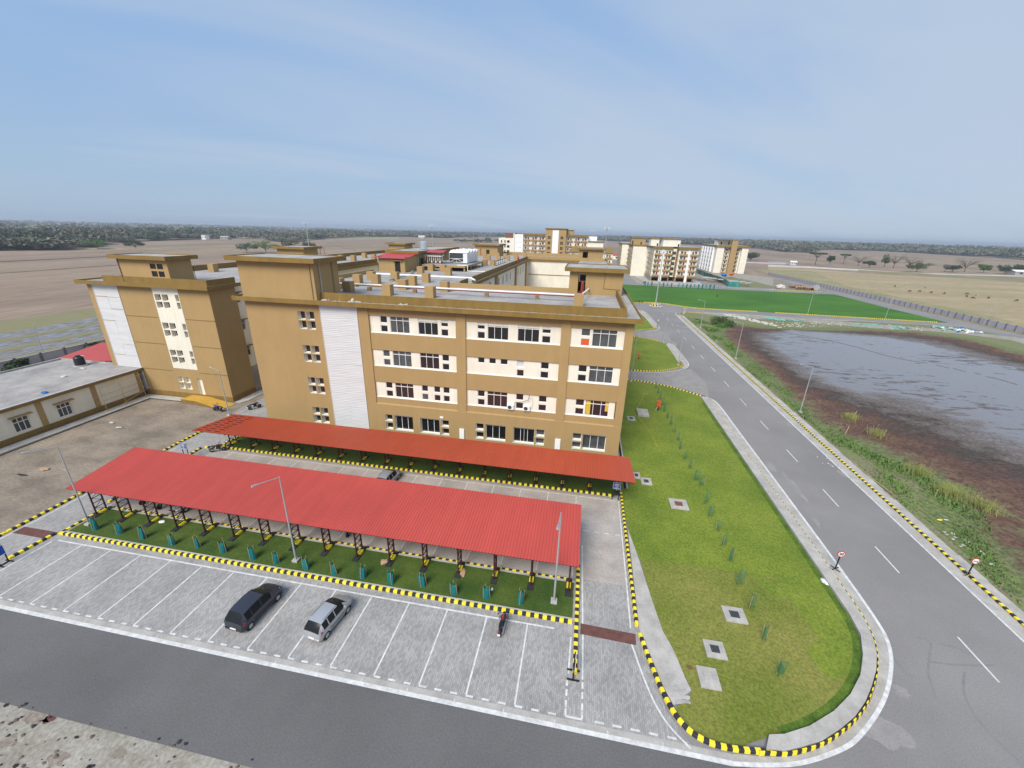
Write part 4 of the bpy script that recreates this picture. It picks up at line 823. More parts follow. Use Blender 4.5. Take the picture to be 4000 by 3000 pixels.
q.face([(-36.7,81.9,20.6),(-36.7,88.5,21.2),(-36.7,88.5,21.25),(-36.7,81.9,20.65)],'pent'); q.build('sheet_roof',w)
a=head(-73.5,-66.5,91.5,97,21.2,.8); panel(a,-67.8,-66.6,91.45,18.6,19.6,'dark','window')
a=head(-68,-62.2,139,146,21.2,.8); panel(a,-64.5,-63.3,138.95,18.3,19.9)
a=head(-40.6,-32.2,152,163,21.4,.8); panel(a,-36.4,-35.2,151.95,18.6,20,'dark')
q=MB(); q.box(-38.6,-38.4,151.9,151.96,18,20.4,'redpipe'); q.build('pipe',a)
# --- column stubs on the deck
def stub(x,y,w=1.2,h=19.28): m=MB(); m.box(x-w/2,x+w/2,y-.55,y+.6,DK-.05,h,'beige'); m.build('column_stub',B)
for x,y in ((-26.4,52.75),(-20.3,52.7),(-32.9,53.9),(-36.4,62.6),(-33.9,63.9),(-32.9,68.9),(-26.9,58.9),(-27.7,64.2),(-27.1,68.7),(-20.4,58.9),(-27.3,81.3),(-33.3,81.6),(-33.7,88.6),(-30.7,87.9),(-0.6,52.7),(-36.2,56.9),(-36.9,68),
            (-69.8,69.1),(-62.8,106.9),(-66.2,119),(-60.9,114.6),(-66.0,106),(-60.8,121),(-26.6,109.5),(-24.5,109.5),(-26.6,127),(-24.6,131),(-22.6,136),(-30.0,128),(-33,136),(-28,145),(-24.6,146),(-22,151),(-31,147)): stub(x,y)
for x in (-21.8,-13.4,-6.3,-24,-31): m=MB(); m.box(x-.25,x+.25,56,56.5,DK-.02,18.3,'beige'); m.build('pipe_stub',B)
for x,y in ((-35.5,59),(-31.6,59.5),(-30.8,66.2)): m=MB(); m.box(x-.8,x+.8,y,y+.8,DK-.02,18.2,'beige'); m.build('pipe_stub',B)
# debris in the gutter, little bolts along the lip
rd=random.Random(11); m=MB()
for i in range(46):
    x=rd.choice((-31.5+abs(rd.gauss(0,1.2)),-27.4+rd.gauss(0,.5),-21+rd.gauss(0,.3))); m.blob((x,45.25+rd.uniform(-.25,.4),17.95+rd.uniform(0,.08)),(rd.uniform(.05,.16),rd.uniform(.05,.14),rd.uniform(.03,.12)),'rub',4,5,.35,rd)
m.blob((-27.3,45.3,18.15),(.22,.2,.3),'rub',5,6,.3,rd)
o=m.build('rubble'); tag(o,'pale plaster rubble lying in the gutter above the white cladding strip','rubble'); o['kind']='stuff'
m=MB()
for i in range(34): m.tube((-30+i*1.05,44.9,18.0),(-30+i*1.05,44.9,18.22),.02,'rust',5)
m.build('gutter_stud',B)['kind']='stuff'
# ================================================================ ROOF EQUIPMENT
def tagb(m,name,label,cat,group=None,smooth=False): return tag(m.build(name,smooth=smooth),label,cat,group)
m=MB(); m.path([(-36.0,55.3,18.75),(-1.0,55.3,18.75),(-.4,54.6,18.9),(0.4,60,18.9),(0.6,63,18.7)],.11,'white',8); tagb(m,'insulated_pipe','long white insulated pipe along the front roof above the red pipe','pipe')
m=MB(); m.path([(-37.5,55.6,18.3),(-34.5,56.2,18.5),(-1.2,56.2,18.45),(-.9,60,18.45),(-.6,62.4,18.3)],.09,'redpipe',8); tagb(m,'fire_pipe','long dark red pipe along the front roof beside the white pipe','pipe')
m=MB(); m.path([(-39,71.8,18.5),(-20,71.8,18.5),(-18.9,70.6,18.3)],.16,'white',8); tagb(m,'insulated_pipe','thick white wrapped pipe crossing the roof further back before the red roofed room','pipe')
m=MB(); m.path([(-36.0,84,18.1),(-33.5,76,18.1),(-32.8,66,18.2)],.14,'conc',6); m.path([(-34.7,57,18.0),(-30.6,52.0,18.0)],.04,'steel',6); tagb(m,'pipe_duct','grey pipe duct running back over the roof towards the plant room','pipe')
def tanky(x,y,label,h=2.0,r=.24):
    m=MB(); m.lathe([(.02,0),(r,.15),(r,h-.25),(.06,h),(.03,h+.25)],'redpipe',12,(x,y,DK)); tagb(m,'surge_vessel',label,'vessel',smooth=False)
tanky(-.35,62.3,'dark red upright fire vessel at the doorway of the right stair head'); tanky(-33.9,51.0,'dark red upright vessel beside the left stair head'); tanky(-54.6,60.5,'small dark red vessel on the roof behind the left tower parapet',1.4)
tanky(-19.0,118,'small dark red vessel at the far corner of the courtyard',2.0)
m=MB(); m.lathe([(.85,0),(.88,.05),(.85,.3),(.88,.35),(.85,1.5),(.6,1.75),(.25,1.85)],'inox',18,(-39.5,99.5,21.9)); m.path([(-40.6,99.3,21.9),(-40.6,99.3,23.5),(-39.9,99.3,23.5)],.05,'steel'); tagb(m,'water_tank','shiny steel water tank on the plant room slab','tank')
m=MB(); m.box(-36.2,-26.3,89.5,106.5,18.65,19.05,'beige','roofc')
for x in (-36,-31,-26.6):
    for y in (89.7,95,100,106): m.box(x,x+.3,y,y+.3,DK,18.649,'beige')
tagb(m,'equipment_platform','low beige concrete platform carrying the white chillers','platform')
for i in range(4):
    y=96.2+i*2.6
    t=thing('roof_chiller',('nearest','second','third','farthest')[i]+' of the four white roof chillers standing in a row','chiller',(-29.6,y,19.05),'white chillers on the roof')
    m=MB(); m.box(-31.9,-28.6,y,y+.08,20.15,21.35,'coil'); m.box(-31.9,-28.6,y+2.0,y+2.08,20.15,21.35,'coil'); m.build('condenser_coil',t)
    m=MB(); m.box(-28.6,-27.6,y-.05,y+2.1,19.2,21.3,'chill'); m.box(-32.0,-31.9,y-.03,y+2.1,19.3,21.4,'chill'); m.face([(-32,y-.1,21.4),(-27.5,y-.1,21.4),(-27.2,y+.4,21.95),(-31.7,y+.4,21.95)],'chill'); m.face([(-31.7,y+.4,21.95),(-27.2,y+.4,21.95),(-27.2,y+1.7,21.95),(-31.7,y+1.7,21.95)],'chill'); m.face([(-27.5,y-.1,21.4),(-27.5,y+2.2,21.4),(-27.2,y+1.7,21.95),(-27.2,y+.4,21.95)],'chill'); m.face([(-32,y+2.2,21.4),(-27.5,y+2.2,21.4),(-27.2,y+1.7,21.95),(-31.7,y+1.7,21.95)],'chill'); m.face([(-32,y-.1,21.4),(-32,y+2.2,21.4),(-31.7,y+1.7,21.95),(-31.7,y+.4,21.95)],'chill')
    m.build('casing',t)
    m=MB()
    for a,b in (((-31.9,19.35),(-30.2,20.1)),((-30.2,20.1),(-28.6,19.35)),((-31.9,20.1),(-28.6,20.1)),((-31.9,19.3),(-28.6,19.3)),((-30.2,19.3),(-30.2,20.1))): m.tube((a[0],y,a[1]),(b[0],y,b[1]),.06,'chill',5)
    m.box(-31.9,-28.6,y+.3,y+1.9,19.12,19.5,'coil'); m.build('base_frame',t)
    for k in range(3):
        m=MB(); m.lathe([(.42,0),(.45,.12),(.40,.14),(.1,.06)],'chill',12,(-31+k*1.45,y+1.05,21.95)); m.build('fan_cowl',t)
m=MB(); m.face([(-36.6,92.2,21.5),(-32.2,92.2,21.5),(-32.4,96,21.9),(-37,96,21.9)],'pent'); m.face([(-36.6,92.2,21.45),(-32.2,92.2,21.45),(-32.4,96,21.85),(-37,96,21.85)],'maroon')
for x in (-36.2,-32.6): m.tube((x,92.5,19.05),(x,92.5,21.5),.06,'maroon',6); m.tube((x,95.6,19.05),(x,95.6,21.8),.06,'maroon',6)
tagb(m,'pump_shelter','small faded red sheet roof over the pumps beside the chillers','shelter')
rd=random.Random(2); m=MB()
for i in range(9): x=-36.6+i*.5; m.path([(x,92.9,19.2),(x,92.9,20.9),(x,94.4,20.9)],.07,'white',6); m.lathe([(.02,0),(.18,.1),(.18,.35),(.02,.45)],'white' if i%2 else 'redpipe',8,(x,92.9,19.2))
m.path([(-37,92.6,20.7),(-32.4,92.6,20.7)],.08,'white'); m.path([(-37.3,92.4,18.3),(-37.3,92.4,21.0),(-36,92.4,21)],.07,'steel'); m.path([(-36,91,18.9),(-33,91,18.9),(-33,89,18.2),(-30,89,18.2)],.12,'conc'); m.path([(-28.3,90.5,19.1),(-25.9,90.5,19.1),(-25.9,90.4,17.95),(-21,90.6,17.95)],.08,'white')
tagb(m,'pump_pipework','white pump pipework standing under the small red shelter on the roof','pipework')
# letter sign seen from behind on the courtyard parapet
m=MB()
for i in range(5):
    y=96.8+i*2.6
    for a,b,c_,d in ((0,2.2,0,.12),(0,2.2,1.0,1.12),(0,.18,0,1.1),(2.05,2.2,0,1.1),(.7,.9,.1,1.0),(1.3,1.5,.1,1.0),(.2,2.0,.5,.6)): m.box(-20.9,-20.8,y+a,y+b,18.8+c_,18.8+d,'white' if a not in (0,) else 'black')
tagb(m,'roof_sign','back of a white lettered roof sign on a black frame at the courtyard parapet','sign')
# bamboo ladder on the far left roof
m=MB(); m.path([(-57.2,84.5,17.9),(-58.0,85.5,22.3)],.05,'rust'); m.path([(-56.2,84.3,17.9),(-56.9,85.3,22.3)],.05,'rust'); m.path([(-59,84,18.2),(-54,86,19.5)],.04,'rust')
tagb(m,'timber_prop','two tall brown timber props leaning on the left roof','timber')
# ================================================================ ANNEX (low cream building, left)
A=thing('annex_building','low cream single storey annex with flat grey roof at the left edge','building',(-76,36,0))
m=MB(); hs=[(34.5,36.12,.98,2.85),(39.1,40.7,.98,2.85),(28,29.6,.98,2.85)]
m.wall('x',-69.0,18,50.2,0.7,4.2,hs,.14,'cream','cream',-1); m.box(-84.8,-69.15,18,18.2,0,4.2,'cream'); m.box(-84.8,-69.15,50.0,50.2,0,4.2,'cream'); m.box(-85,-84.8,18,50.2,0,4.2,'cream'); m.build('wall',A)
m=MB(); m.box(-69.3,-68.86,18,50.3,0,.7,'ochre'); m.build('plinth',A)
for y in (31.3,37.1,43.4,49.7): m=MB(); m.box(-69.2,-68.93,y,y+.65,.7,4.1,'beige'); m.build('pilaster',A)
for h in hs:
    win(A,'x',-69.1,h[0],h[1],h[2],h[3],3,.68,'glass_g',-1,fw=.08)
    q=MB(); q.box(-69.0,-68.45,h[0]-.3,h[1]+.3,h[3]+.18,h[3]+.3,'beige'); q.build('sunshade',A)
m=MB(); m.box(-85.2,-68.55,17,51.3,4.1,4.5,'ochre','roofc'); m.box(-68.72,-68.55,17,51.3,4.501,4.6,'whitesheet'); m.box(-85.3,-85.05,17,51.3,4.501,4.75,'roofd'); m.box(-85,-68.8,51.1,51.3,4.501,4.72,'roofd'); m.build('roof',A)
m=MB(); m.lathe([(.62,0),(.66,.05),(.66,.35),(.60,.4),(.66,.45),(.66,.8),(.60,.85),(.64,.9),(.64,1.15),(.5,1.35),(.28,1.45),(.28,1.55),(.05,1.58)],'tank',20,(-78.6,49.4,4.65)); m.lathe([(.95,0),(.95,.15)],'roofd',20,(-78.6,49.4,4.5)); m.path([(-77.6,49.6,4.5),(-77.6,49.6,6.1),(-78.0,49.5,6.2)],.03,'steel')
tagb(m,'water_tank','black plastic water tank standing on the grey annex roof','tank')
m=MB(); rd=random.Random(4)
for y in (43.9,46.6,49.6): m.tube((-67.6,y-.2,0),(-68.3,y+.1,4.1),.035,'bamboo',6)
for z,y0,y1 in ((1.6,43.0,50.6),(2.4,43.0,50.4),(3.6,43.6,50.0)): m.tube((-68.1,y0,z),(-68.0,y1+rd.uniform(0,1.0),z+.2),.03,'bamboo',6)
m.tube((-67.6,45.5,.3),(-67.9,51.3,1.6),.035,'bamboo',6)
tagb(m,'bamboo_scaffold','bamboo pole scaffold leaning on the cream annex wall','scaffold')
for i,(x,y,k,nm,lb) in enumerate([(-70.2,39.2,'bluetarp','tarpaulin_scrap','small blue tarpaulin scrap on the annex roof edge'),(-76.6,48.2,'rub','cement_block','pale cement blocks on the annex roof near the black tank'),(-75,44.6,'rub','cement_block','lone pale cement block in the middle of the annex roof')]):
    m=MB(); m.blob((x,y,4.58),(.45,.35,.12),k,4,7,.35,random.Random(i)); tagb(m,nm,lb,'debris')
# red shelter behind the annex
S=thing('cycle_shelter','small red sheet roofed shelter behind the annex by the grey wall','shelter',(-90,58,0))
m=MB(); m.face([(-92.7,55,2.9),(-87.2,54.4,3.0),(-80,56,3.2),(-80,63,3.8),(-93.6,63.4,3.7)],'redroof'); m.face([(-92.7,55,2.82),(-87.2,54.4,2.92),(-80,56,3.12),(-80,63,3.72),(-93.6,63.4,3.62)],'maroon'); m.build('roof',S)
for x in (-92,-88,-84,-81): m=MB(); m.box(x,x+.12,56.5,56.62,0,3.0,'maroon'); m.build('post',S)
# ================================================================ CARPORTS
def carport(nm,label,x0,x1,yf,zf,yr,zr,yp,xs,mk,up):
    t=thing(nm,label,'carport',((x0+x1)/2,yp[0],0))
    m=MB(); n=int((x1-x0)/0.25); st=(x1-x0)/n
    nseg=4
    for i in range(n):
        a=x0+i*st; pr=[(0,0),(.05,.035),(.11,.035),(.16,0),(1,0)]
        xs_=[a,a+st*.14,a+st*.30,a+st*.44,a+st]; zs_=[0,.04,.04,0,0]
        for j in range(4):
            m.face([(xs_[j],yf,zf+zs_[j]),(xs_[j+1],yf,zf+zs_[j+1]),(xs_[j+1],yr,zr+zs_[j+1]),(xs_[j],yr,zr+zs_[j])],mk)
    if not up:
        rdm=random.Random(8)
        for c_ in range(3):
            for r in range(9):
                y=36.0+r*.62; x=-43.5+c_*1.15+rdm.uniform(-.1,.1); z=3.7-(y-35.6)*.65/6.1+.05
                m.face([(x,y,z),(x+.75,y-.05,z),(x+.8,y+.10,z-.005),(x+.05,y+.14,z-.005)],'maroon')
    m.face([(x0,yf,zf-.03),(x0,yr,zr-.03),(x1,yr,zr-.03),(x1,yf,zf-.03)],'maroon')
    m.build('roof',t)
    m=MB()
    for f in (.04,.28,.52,.76,.96):
        y=yf+(yr-yf)*f; z=zf+(zr-zf)*f; m.box(x0+.1,x1-.1,y-.03,y+.03,z-.13,z-.035,'maroon')
    m.build('purlin',t)
    for x in xs:
        y0,y1=yp; zt0=zf+(zr-zf)*(y0-yf)/(yr-yf)-.15; zt1=zf+(zr-zf)*(y1-yf)/(yr-yf)-.15
        m=MB()
        for y,zt in ((y0,zt0),(y1,zt1)): m.box(x-.05,x+.05,y-.05,y+.05,.15,zt,'maroon')
        n_=5; zz_=[.35+(min(zt0,zt1)-.4)*i/n_ for i in range(n_+1)]
        for i,z in enumerate(zz_): m.box(x-.025,x+.025,y0+.05,y1-.05,z-.025,z+.025,'maroon')
        for i in range(n_):
            a,b=(y0+.04,y1-.04) if i%2 else (y1-.04,y0+.04); m.tube((x,a,zz_[i]),(x,b,zz_[i+1]),.022,'maroon',4)
        m.build('lattice_column',t)
        m=MB()
        # cantilever rafter truss
        m.tube((x,yf+.1,zf-.17),(x,yr-.1,zr-.17),.04,'maroon',4); ym=(y0+y1)/2
        far=yr if up else yf; zfar=zr if up else zf
        m.tube((x,y1 if up else y0,(zt1 if up else zt0)-.5),(x,far+(-.2 if up else .2),zfar-.2),.035,'maroon',4)
        for q_ in (.25,.5,.75):
            yy=(y1 if up else y0)+(far-(y1 if up else y0))*q_; zt=zf+(zr-zf)*(yy-yf)/(yr-yf)-.17; zb=((zt1 if up else zt0)-.5)*(1-q_)+(zfar-.2)*q_
            m.tube((x,yy,zb),(x,yy,zt),.02,'maroon',4)
        m.build('rafter',t)
        m=MB(); L_=(y1-y0)+.9; s_=y0-.45
        for i,(k,h,w) in enumerate((('blk',.14,.24),('yel',.24,.17),('blk',.14,.24))): a=s_+L_*(0,.42,.72)[i]; b=s_+L_*(.42,.72,1)[i]; m.box(x-w,x+w,a,b,0.02,h,k)
        m.build('plinth',t)
    return t
carport('carport','front carport with the long red sheet roof over the middle of the car park',-45.8,1.35,24.35,3.05,30.85,3.85,(24.75,25.6),[-43.95+2.98*i for i in range(16)],'redroof',True)
cr2=carport('carport','rear carport with the long orange red sheet roof against the building',-43.8,6.55,35.6,3.7,41.7,3.05,(39.0,39.9),[-42.6+3.0*i for i in range(17)],'redroof2',False)
# ================================================================ VEHICLES
def loft(secs,k,mb,top=True):
    """secs: list of (y,[(x,z)...]) half sections from the sill to the centre line; mirrored"""
    n=len(secs[0][1])
    for s in (1,-1):
        for (ya,a),(yb,b) in zip(secs,secs[1:]):
            for i in range(n-1):
                q=[(a[i][0]*s,ya,a[i][1]),(b[i][0]*s,yb,b[i][1]),(b[i+1][0]*s,yb,b[i+1][1]),(a[i+1][0]*s,ya,a[i+1][1])]
                mb.face(q if s<0 else q[::-1],k(i,(ya+yb)/2) if callable(k) else k)
def car(nm,label,body,Lc,Wc,Hc,trim='blk',rails=False,group='parked cars'):
    t=lthing(nm,label,'car',group)
    hw=Wc/2
    # stations along y, rear = negative: (y, sill z, belt z, belt halfwidth, roof z, roof halfwidth)
    h=Lc/2
    st=[(-h,.42,.62,.80*hw,.64,.78*hw),(-h+.06,.28,.86,.90*hw,.92,.82*hw),(-h+.20,.22,.92,.96*hw,1.16,.78*hw),(-h+.48,.20,.93,hw,Hc-.07,.72*hw),(-h+.9,.19,.93,hw,Hc,.74*hw),(-.2,.19,.92,hw,Hc+.01,.76*hw),(.28,.19,.90,hw,Hc-.05,.74*hw),(.72,.19,.90,hw,1.22,.72*hw),(1.08,.20,.90,.99*hw,.95,.80*hw),(h-.35,.22,.76,.95*hw,.80,.70*hw),(h-.10,.26,.66,.84*hw,.68,.60*hw),(h,.40,.56,.66*hw,.58,.5*hw)]
    secs=[]
    for y,zs,zb,wb,zr,wr in st:
        secs.append((y,[(wb*.90,zs),(wb*1.0,zs+.16),(wb*1.01,(zs+zb)/2+.08),(wb,zb),(wr,zr),(wr*.6,zr+.03),(0,zr+.04)]))
    MTb=body
    mb=MB()
    n=7
    for s in (1,-1):
        for j,((ya,a),(yb,b)) in enumerate(zip(secs,secs[1:])):
            for i in range(n-1):
                glass=(i==3 and 3<=j<=6) or (i in (4,5) and j in (6,7)) or (i==3 and j==7 and False) or (i in(4,5) and j in (1,2)) 
                if glass: continue
                q=[(a[i][0]*s,ya,a[i][1]),(b[i][0]*s,yb,b[i][1]),(b[i+1][0]*s,yb,b[i+1][1]),(a[i+1][0]*s,ya,a[i+1][1])]
                mb.face(q,MTb)
    for e in (0,-1):
        y,pts=secs[e]; mb.face([(p[0],y,p[1]) for p in pts]+[(-p[0],y,p[1]) for p in pts[::-1][1:]],MTb)
    mb.face([( .85*hw,-h+.1,.22),(.85*hw,h-.15,.22),(-.85*hw,h-.15,.22),(-.85*hw,-h+.1,.22)],'rubber')
    # pillars over the side glass
    for s in (1,-1):
        for y in (-h+.95,-.15,): 
            mb.face([(s*(hw+.004),y-.04,.92),(s*(hw+.004),y+.04,.92),(s*(.76*hw+.004),y+.04,Hc-.01),(s*(.76*hw+.004),y-.04,Hc-.01)],MTb)
    mb.build('body',t,smooth=True)
    def gl(name,sel):
        m=MB()
        for s in (1,-1):
            for j,((ya,a),(yb,b)) in enumerate(zip(secs,secs[1:])):
                for i in range(n-1):
                    if sel(i,j,s): m.face([(a[i][0]*s,ya,a[i][1]),(b[i][0]*s,yb,b[i][1]),(b[i+1][0]*s,yb,b[i+1][1]),(a[i+1][0]*s,ya,a[i+1][1])],'carglass')
        if m.f: m.build(name,t,smooth=True)
    gl('windscreen',lambda i,j,s:i in(4,5) and j in (6,7)); gl('rear_window',lambda i,j,s:i in(4,5) and j in (1,2))
    gl('side_window',lambda i,j,s:s>0 and i==3 and 3<=j<=6); gl('side_window',lambda i,j,s:s<0 and i==3 and 3<=j<=6)
    for sx in (1,-1):
        for y in (-h+.62,h-.72):
            w=MB(); w.lathe([(.20,-.09),(.27,-.10),(.295,-.06),(.295,.06),(.27,.10),(.20,.09)],'rubber',18,(sx*(hw-.08),y,.295),'x'); wo=w.build('wheel',t)
            w=MB(); w.lathe([(.20,-.01),(.19,.0),(.05,.03),(.02,.03)] if sx>0 else [(.02,-.03),(.05,-.03),(.19,0),(.20,.01)],'alloy',12,(sx*(hw+.005),y,.295),'x'); 
            for a_ in range(5):
                an=a_*2*math.pi/5+.3; w.tube((sx*(hw+.035),y,.295),(sx*(hw+.03),y+math.cos(an)*.17,.295+math.sin(an)*.17),.018,'alloy',4)
            w.build('rim',wo)
            w=MB(); w.lathe([(.33,-.012),(.345,0),(.33,.012)] ,'rubber',18,(sx*(hw*.965),y,.30),'x'); w.build('wheel_arch',t)
        w=MB(); w.face([(sx*hw*.66,-h+.03,.70),(sx*hw*.955,-h+.13,.72),(sx*hw*.965,-h+.24,1.0),(sx*hw*.80,-h+.10,.98)],'lampred'); w.face([(sx*hw*.955,-h+.13,.72),(sx*hw*1.01,-h+.38,.86),(sx*hw*.965,-h+.24,1.0)],'lampred'); w.build('tail_lamp',t)
        w=MB(); w.face([(sx*hw*.58,h-.05,.64),(sx*hw*.88,h-.14,.60),(sx*hw*.99,h-.42,.74),(sx*hw*.80,h-.34,.80)],'lampw'); w.build('headlight',t)
        w=MB(); w.box(sx*(hw+.0),sx*(hw+.16),.62,.74,.90,1.02,body); w.build('mirror',t)
        if rails:
            w=MB(); w.path([(sx*.66*hw,-h+.7,Hc+.06),(sx*.68*hw,.2,Hc+.06)],.012,'blk',4); w.build('roof_rail',t)
        w=MB(); w.box(sx*(hw+.006),sx*(hw+.02),-h+1.0,h-1.1,.50,.56,trim); w.build('side_moulding',t)
    w=MB(); w.box(-.24,.24,-h-.03,-h-.005,.42,.53,'white'); w.build('number_plate',t)
    w=MB(); w.box(-.84*hw,.84*hw,-h-.02,-h+.06,.32,.46,body); w.build('bumper',t)
    w=MB(); w.box(-.55*hw,.55*hw,h-.02,h+.01,.40,.54,'blk'); w.build('grille',t)
    return t
MT['navy']=mat('dark slate car paint',(0.026,0.028,0.042),0.25,0,1,spec=0.6)
MT['silver']=mat('silver car paint',(0.46,0.47,0.49),0.28,0,1,metal=0.45,spec=0.6)
c1=car('parked_car','dark slate blue hatchback parked in the front row bays','navy',3.77,1.66,1.50); place(c1,-21.55,18.6,.014,R(-4.5))
c2=car('parked_car','silver hatchback parked in the front row right of the dark one','silver',3.45,1.48,1.44,rails=True); place(c2,-15.85,18.85,.014,R(-8))
c3=dup(c2,'silver hatchback parked nose to the rear kerb between the two red roofs'); place(c3,-19.55,35.6,.014,R(-4))
c4=dup(c2,'silver car half hidden under the left end of the front red roof'); place(c4,-37.0,28.0,.014,R(176))
def bike(label,tank='blk',tank2=None,scooter=False):
    t=lthing('motorcycle',label,'motorcycle','parked motorcycles')
    for y,nm in ((.66,'front_wheel'),(-.62,'rear_wheel')):
        m=MB(); m.lathe([(.22,-.04),(.28,-.05),(.305,0),(.28,.05),(.22,.04)],'rubber',16,(0,y,.305),'x'); w=m.build(nm,t)
        m=MB(); m.lathe([(.225,-.03),(.225,.03),(.20,.03),(.20,-.03),(.225,-.03)],'alloy',16,(0,y,.305),'x')
        for k in range(3): a=k*math.pi/3; m.tube((0,y-math.cos(a)*.21,.305-math.sin(a)*.21),(0,y+math.cos(a)*.21,.305+math.sin(a)*.21),.012,'alloy',4)
        m.build('rim',w)
    m=MB(); m.path([(-.30,.28,.35),(-.34,.36,.62),(-.1,.40,.70),(.1,.40,.70),(.34,.36,.62),(.30,.28,.35)],.02,'black'); m.build('crash_guard',t)
    m=MB(); m.path([(.06,.66,.305),(.07,.42,.88)],.025,'steel'); m.path([(-.06,.66,.305),(-.07,.42,.88)],.025,'steel'); m.build('fork',t)
    m=MB(); m.path([(-.36,.22,1.02),(-.2,.36,.98),(0,.42,.96),(.2,.36,.98),(.36,.22,1.02)],.018,'black'); m.tube((-.40,.14,1.02),(-.30,.26,1.02),.03,'rubber'); m.tube((.40,.14,1.02),(.30,.26,1.02),.03,'rubber'); m.build('handlebar',t)
    for s in (1,-1): m=MB(); m.path([(s*.28,.28,1.02),(s*.34,.3,1.18)],.008,'black',4); m.box(s*.30-.04,s*.30+.06,.29,.305,1.16,1.24,'glass'); m.build('mirror',t)
    m=MB(); m.blob((0,.14,.83),(.19,.32,.15),tank,6,8,.03,random.Random(1)); m.build('fuel_tank',t,smooth=True)
    if tank2: m=MB(); m.box(-.045,.045,-.05,.34,.952,.985,tank2); m.build('tank_stripe',t)
    m=MB(); m.blob((0,-.38,.80),(.17,.46,.09),'black',6,8,.03,random.Random(2)); m.build('seat',t,smooth=True)
    m=MB(); m.box(-.12,.12,-.12,.3,.32,.68,'blk'); m.tube((.16,.2,.35),(.17,-.7,.38),.05,'alloy',8,.06); m.path([(0,-.5,.7),(0,.35,.82)],.04,'blk'); m.path([(.1,-.62,.32),(.12,-.55,.7)],.025,'blk'); m.path([(-.1,-.62,.32),(-.12,-.55,.7)],.025,'blk'); m.build('engine',t)
    m=MB(); m.box(-.07,.07,-1.0,-.72,.62,.78,'blk'); m.box(-.09,.09,-1.06,-1.0,.48,.60,'white'); m.build('rear_mudguard',t); m=MB(); m.box(-.06,.06,-.99,-.95,.74,.80,'lampred'); m.build('tail_lamp',t)
    m=MB(); m.blob((0,.52,.86),(.10,.09,.11),'blk' if not tank2 else tank,5,8,.02,random.Random(3)); m.build('headlight',t)
    m=MB(); m.path([(-.05,-.05,.3),(-.25,-.02,.02)],.014,'black',4); m.build('side_stand',t)
    return t
b1=bike('black motorcycle with a red tank stripe parked in a front row bay','blk','lampred'); place(b1,-3.72,20.75,.014,R(-3))
m2=bike('blue motorcycle with a red seat by the tower ramp','blue','lampred'); place(m2,-52.6,47.5,.0,R(86))
m3=dup(b1,'black motorcycle beside the striped kerb under the main building left corner'); place(m3,-48.1,49.5,0,R(-30))
m4=dup(b1,'black motorcycle leaning at the corner of the striped kerb left of the rear roof'); place(m4,-42.9,37.4,0,R(-60))
m5=dup(b1,'motorcycle under the far left end of the front roof left of the silver car'); place(m5,-41.2,27.6,0,R(160))
m6=dup(b1,'motorcycle under the front roof right beside the silver car'); place(m6,-39.3,27.4,0,R(190))
m7=dup(b1,'motorcycle whose front wheel shows under the middle of the front red roof'); place(m7,-19.3,27.6,0,R(182))
m8=dup(b1,'motorcycle far off on the road beside the plaza kerb'); p=[(33.89,253.01)][0]; place(m8,p[0],p[1],0,R(60))
# ================================================================ STREET FURNITURE
def lamp(x,y,h,az,label,group='street lamps',al=1.5,r=.085,base=True,double=False):
    t=thing('street_lamp',label,'street lamp',(x,y,0),group)
    m=MB(); m.tube((x,y,0.05),(x,y,h),r,'steel',8,r*.55); m.build('pole',t)
    for k in ((0,1) if double else (0,)):
        d=Vector((math.sin(az+k*math.pi),math.cos(az+k*math.pi),0)); e=Vector((x,y,h))+d*al+Vector((0,0,.22))
        m=MB(); m.tube((x,y,h-.03),e,.035,'steel',6); m.build('arm',t)
        m=MB(); p2=e+d*.5+Vector((0,0,.04)); m.tube(e,p2,.05,'steel',6,.10); m.build('lamp_head',t)
    if base: m=MB(); m.box(x-.24,x+.24,y-.24,y+.24,0,.22,'conc'); m.box(x-.12,x+.12,y-.12,y+.12,.22,.26,'steel'); m.build('base',t)
    return t
S_=math.pi
lamp(-43.3,23.6,8.2,S_*1.12,'street lamp at the far left end of the front grass strip')
lamp(-21.92,23.43,8.25,S_*1.12,'street lamp in the middle of the front grass strip')
lamp(-.29,23.64,8.25,S_*1.02,'street lamp at the right end of the front grass strip')
lamp(-49.9,46.6,6.9,-1.3,'street lamp behind the left end of the rear red roof')
lamp(-104.9,60.7,6.9,-.8,'thin street lamp beyond the grey wall on the left')
lamp(10.21,76.48,9.4,-2.2,'street lamp at the lawn corner beside the main building')
lamp(21.6,109.86,8.2,1.2,'street lamp on the far corner of the second lawn')
lamp(21.44,89.89,8.4,-1.57,'street lamp on the near kerb corner of the second lawn',al=1.3,double=True)
lamp(36.05,132.06,8.3,-1.57,'farthest street lamp on the verge by the pond')
lamp(35.9,98.72,8.3,-1.57,'second farthest street lamp on the verge by the pond')
lamp(36.2,68.01,7.8,-1.57,'nearest street lamp on the verge by the pond')
for i,(p,hh) in enumerate([([(80.53,164.42)],8),([(103.33,160.88)],8),([(84.68,253.97)],8),([(139.58,236.56)],8),([(179.98,379.23)],8),([(137.67,166.90)],8),([(139.84,166.58)],8),([(169.75,420.26)],8)]):
    lamp(p[0][0],p[0][1],hh,1.2,['thin lamp pole on the big green lawn edge left of the two','thin lamp pole on the big green lawn edge right of the two','lamp pole beside the green netting fence','lamp pole at the middle of the long boundary wall','lamp pole at the far left of the long boundary wall','left of the two close lamp poles at the right boundary wall','right of the two close lamp poles at the right boundary wall','thin lamp pole beyond the white and tan hostel'][i],'distant lamp poles',base=False)
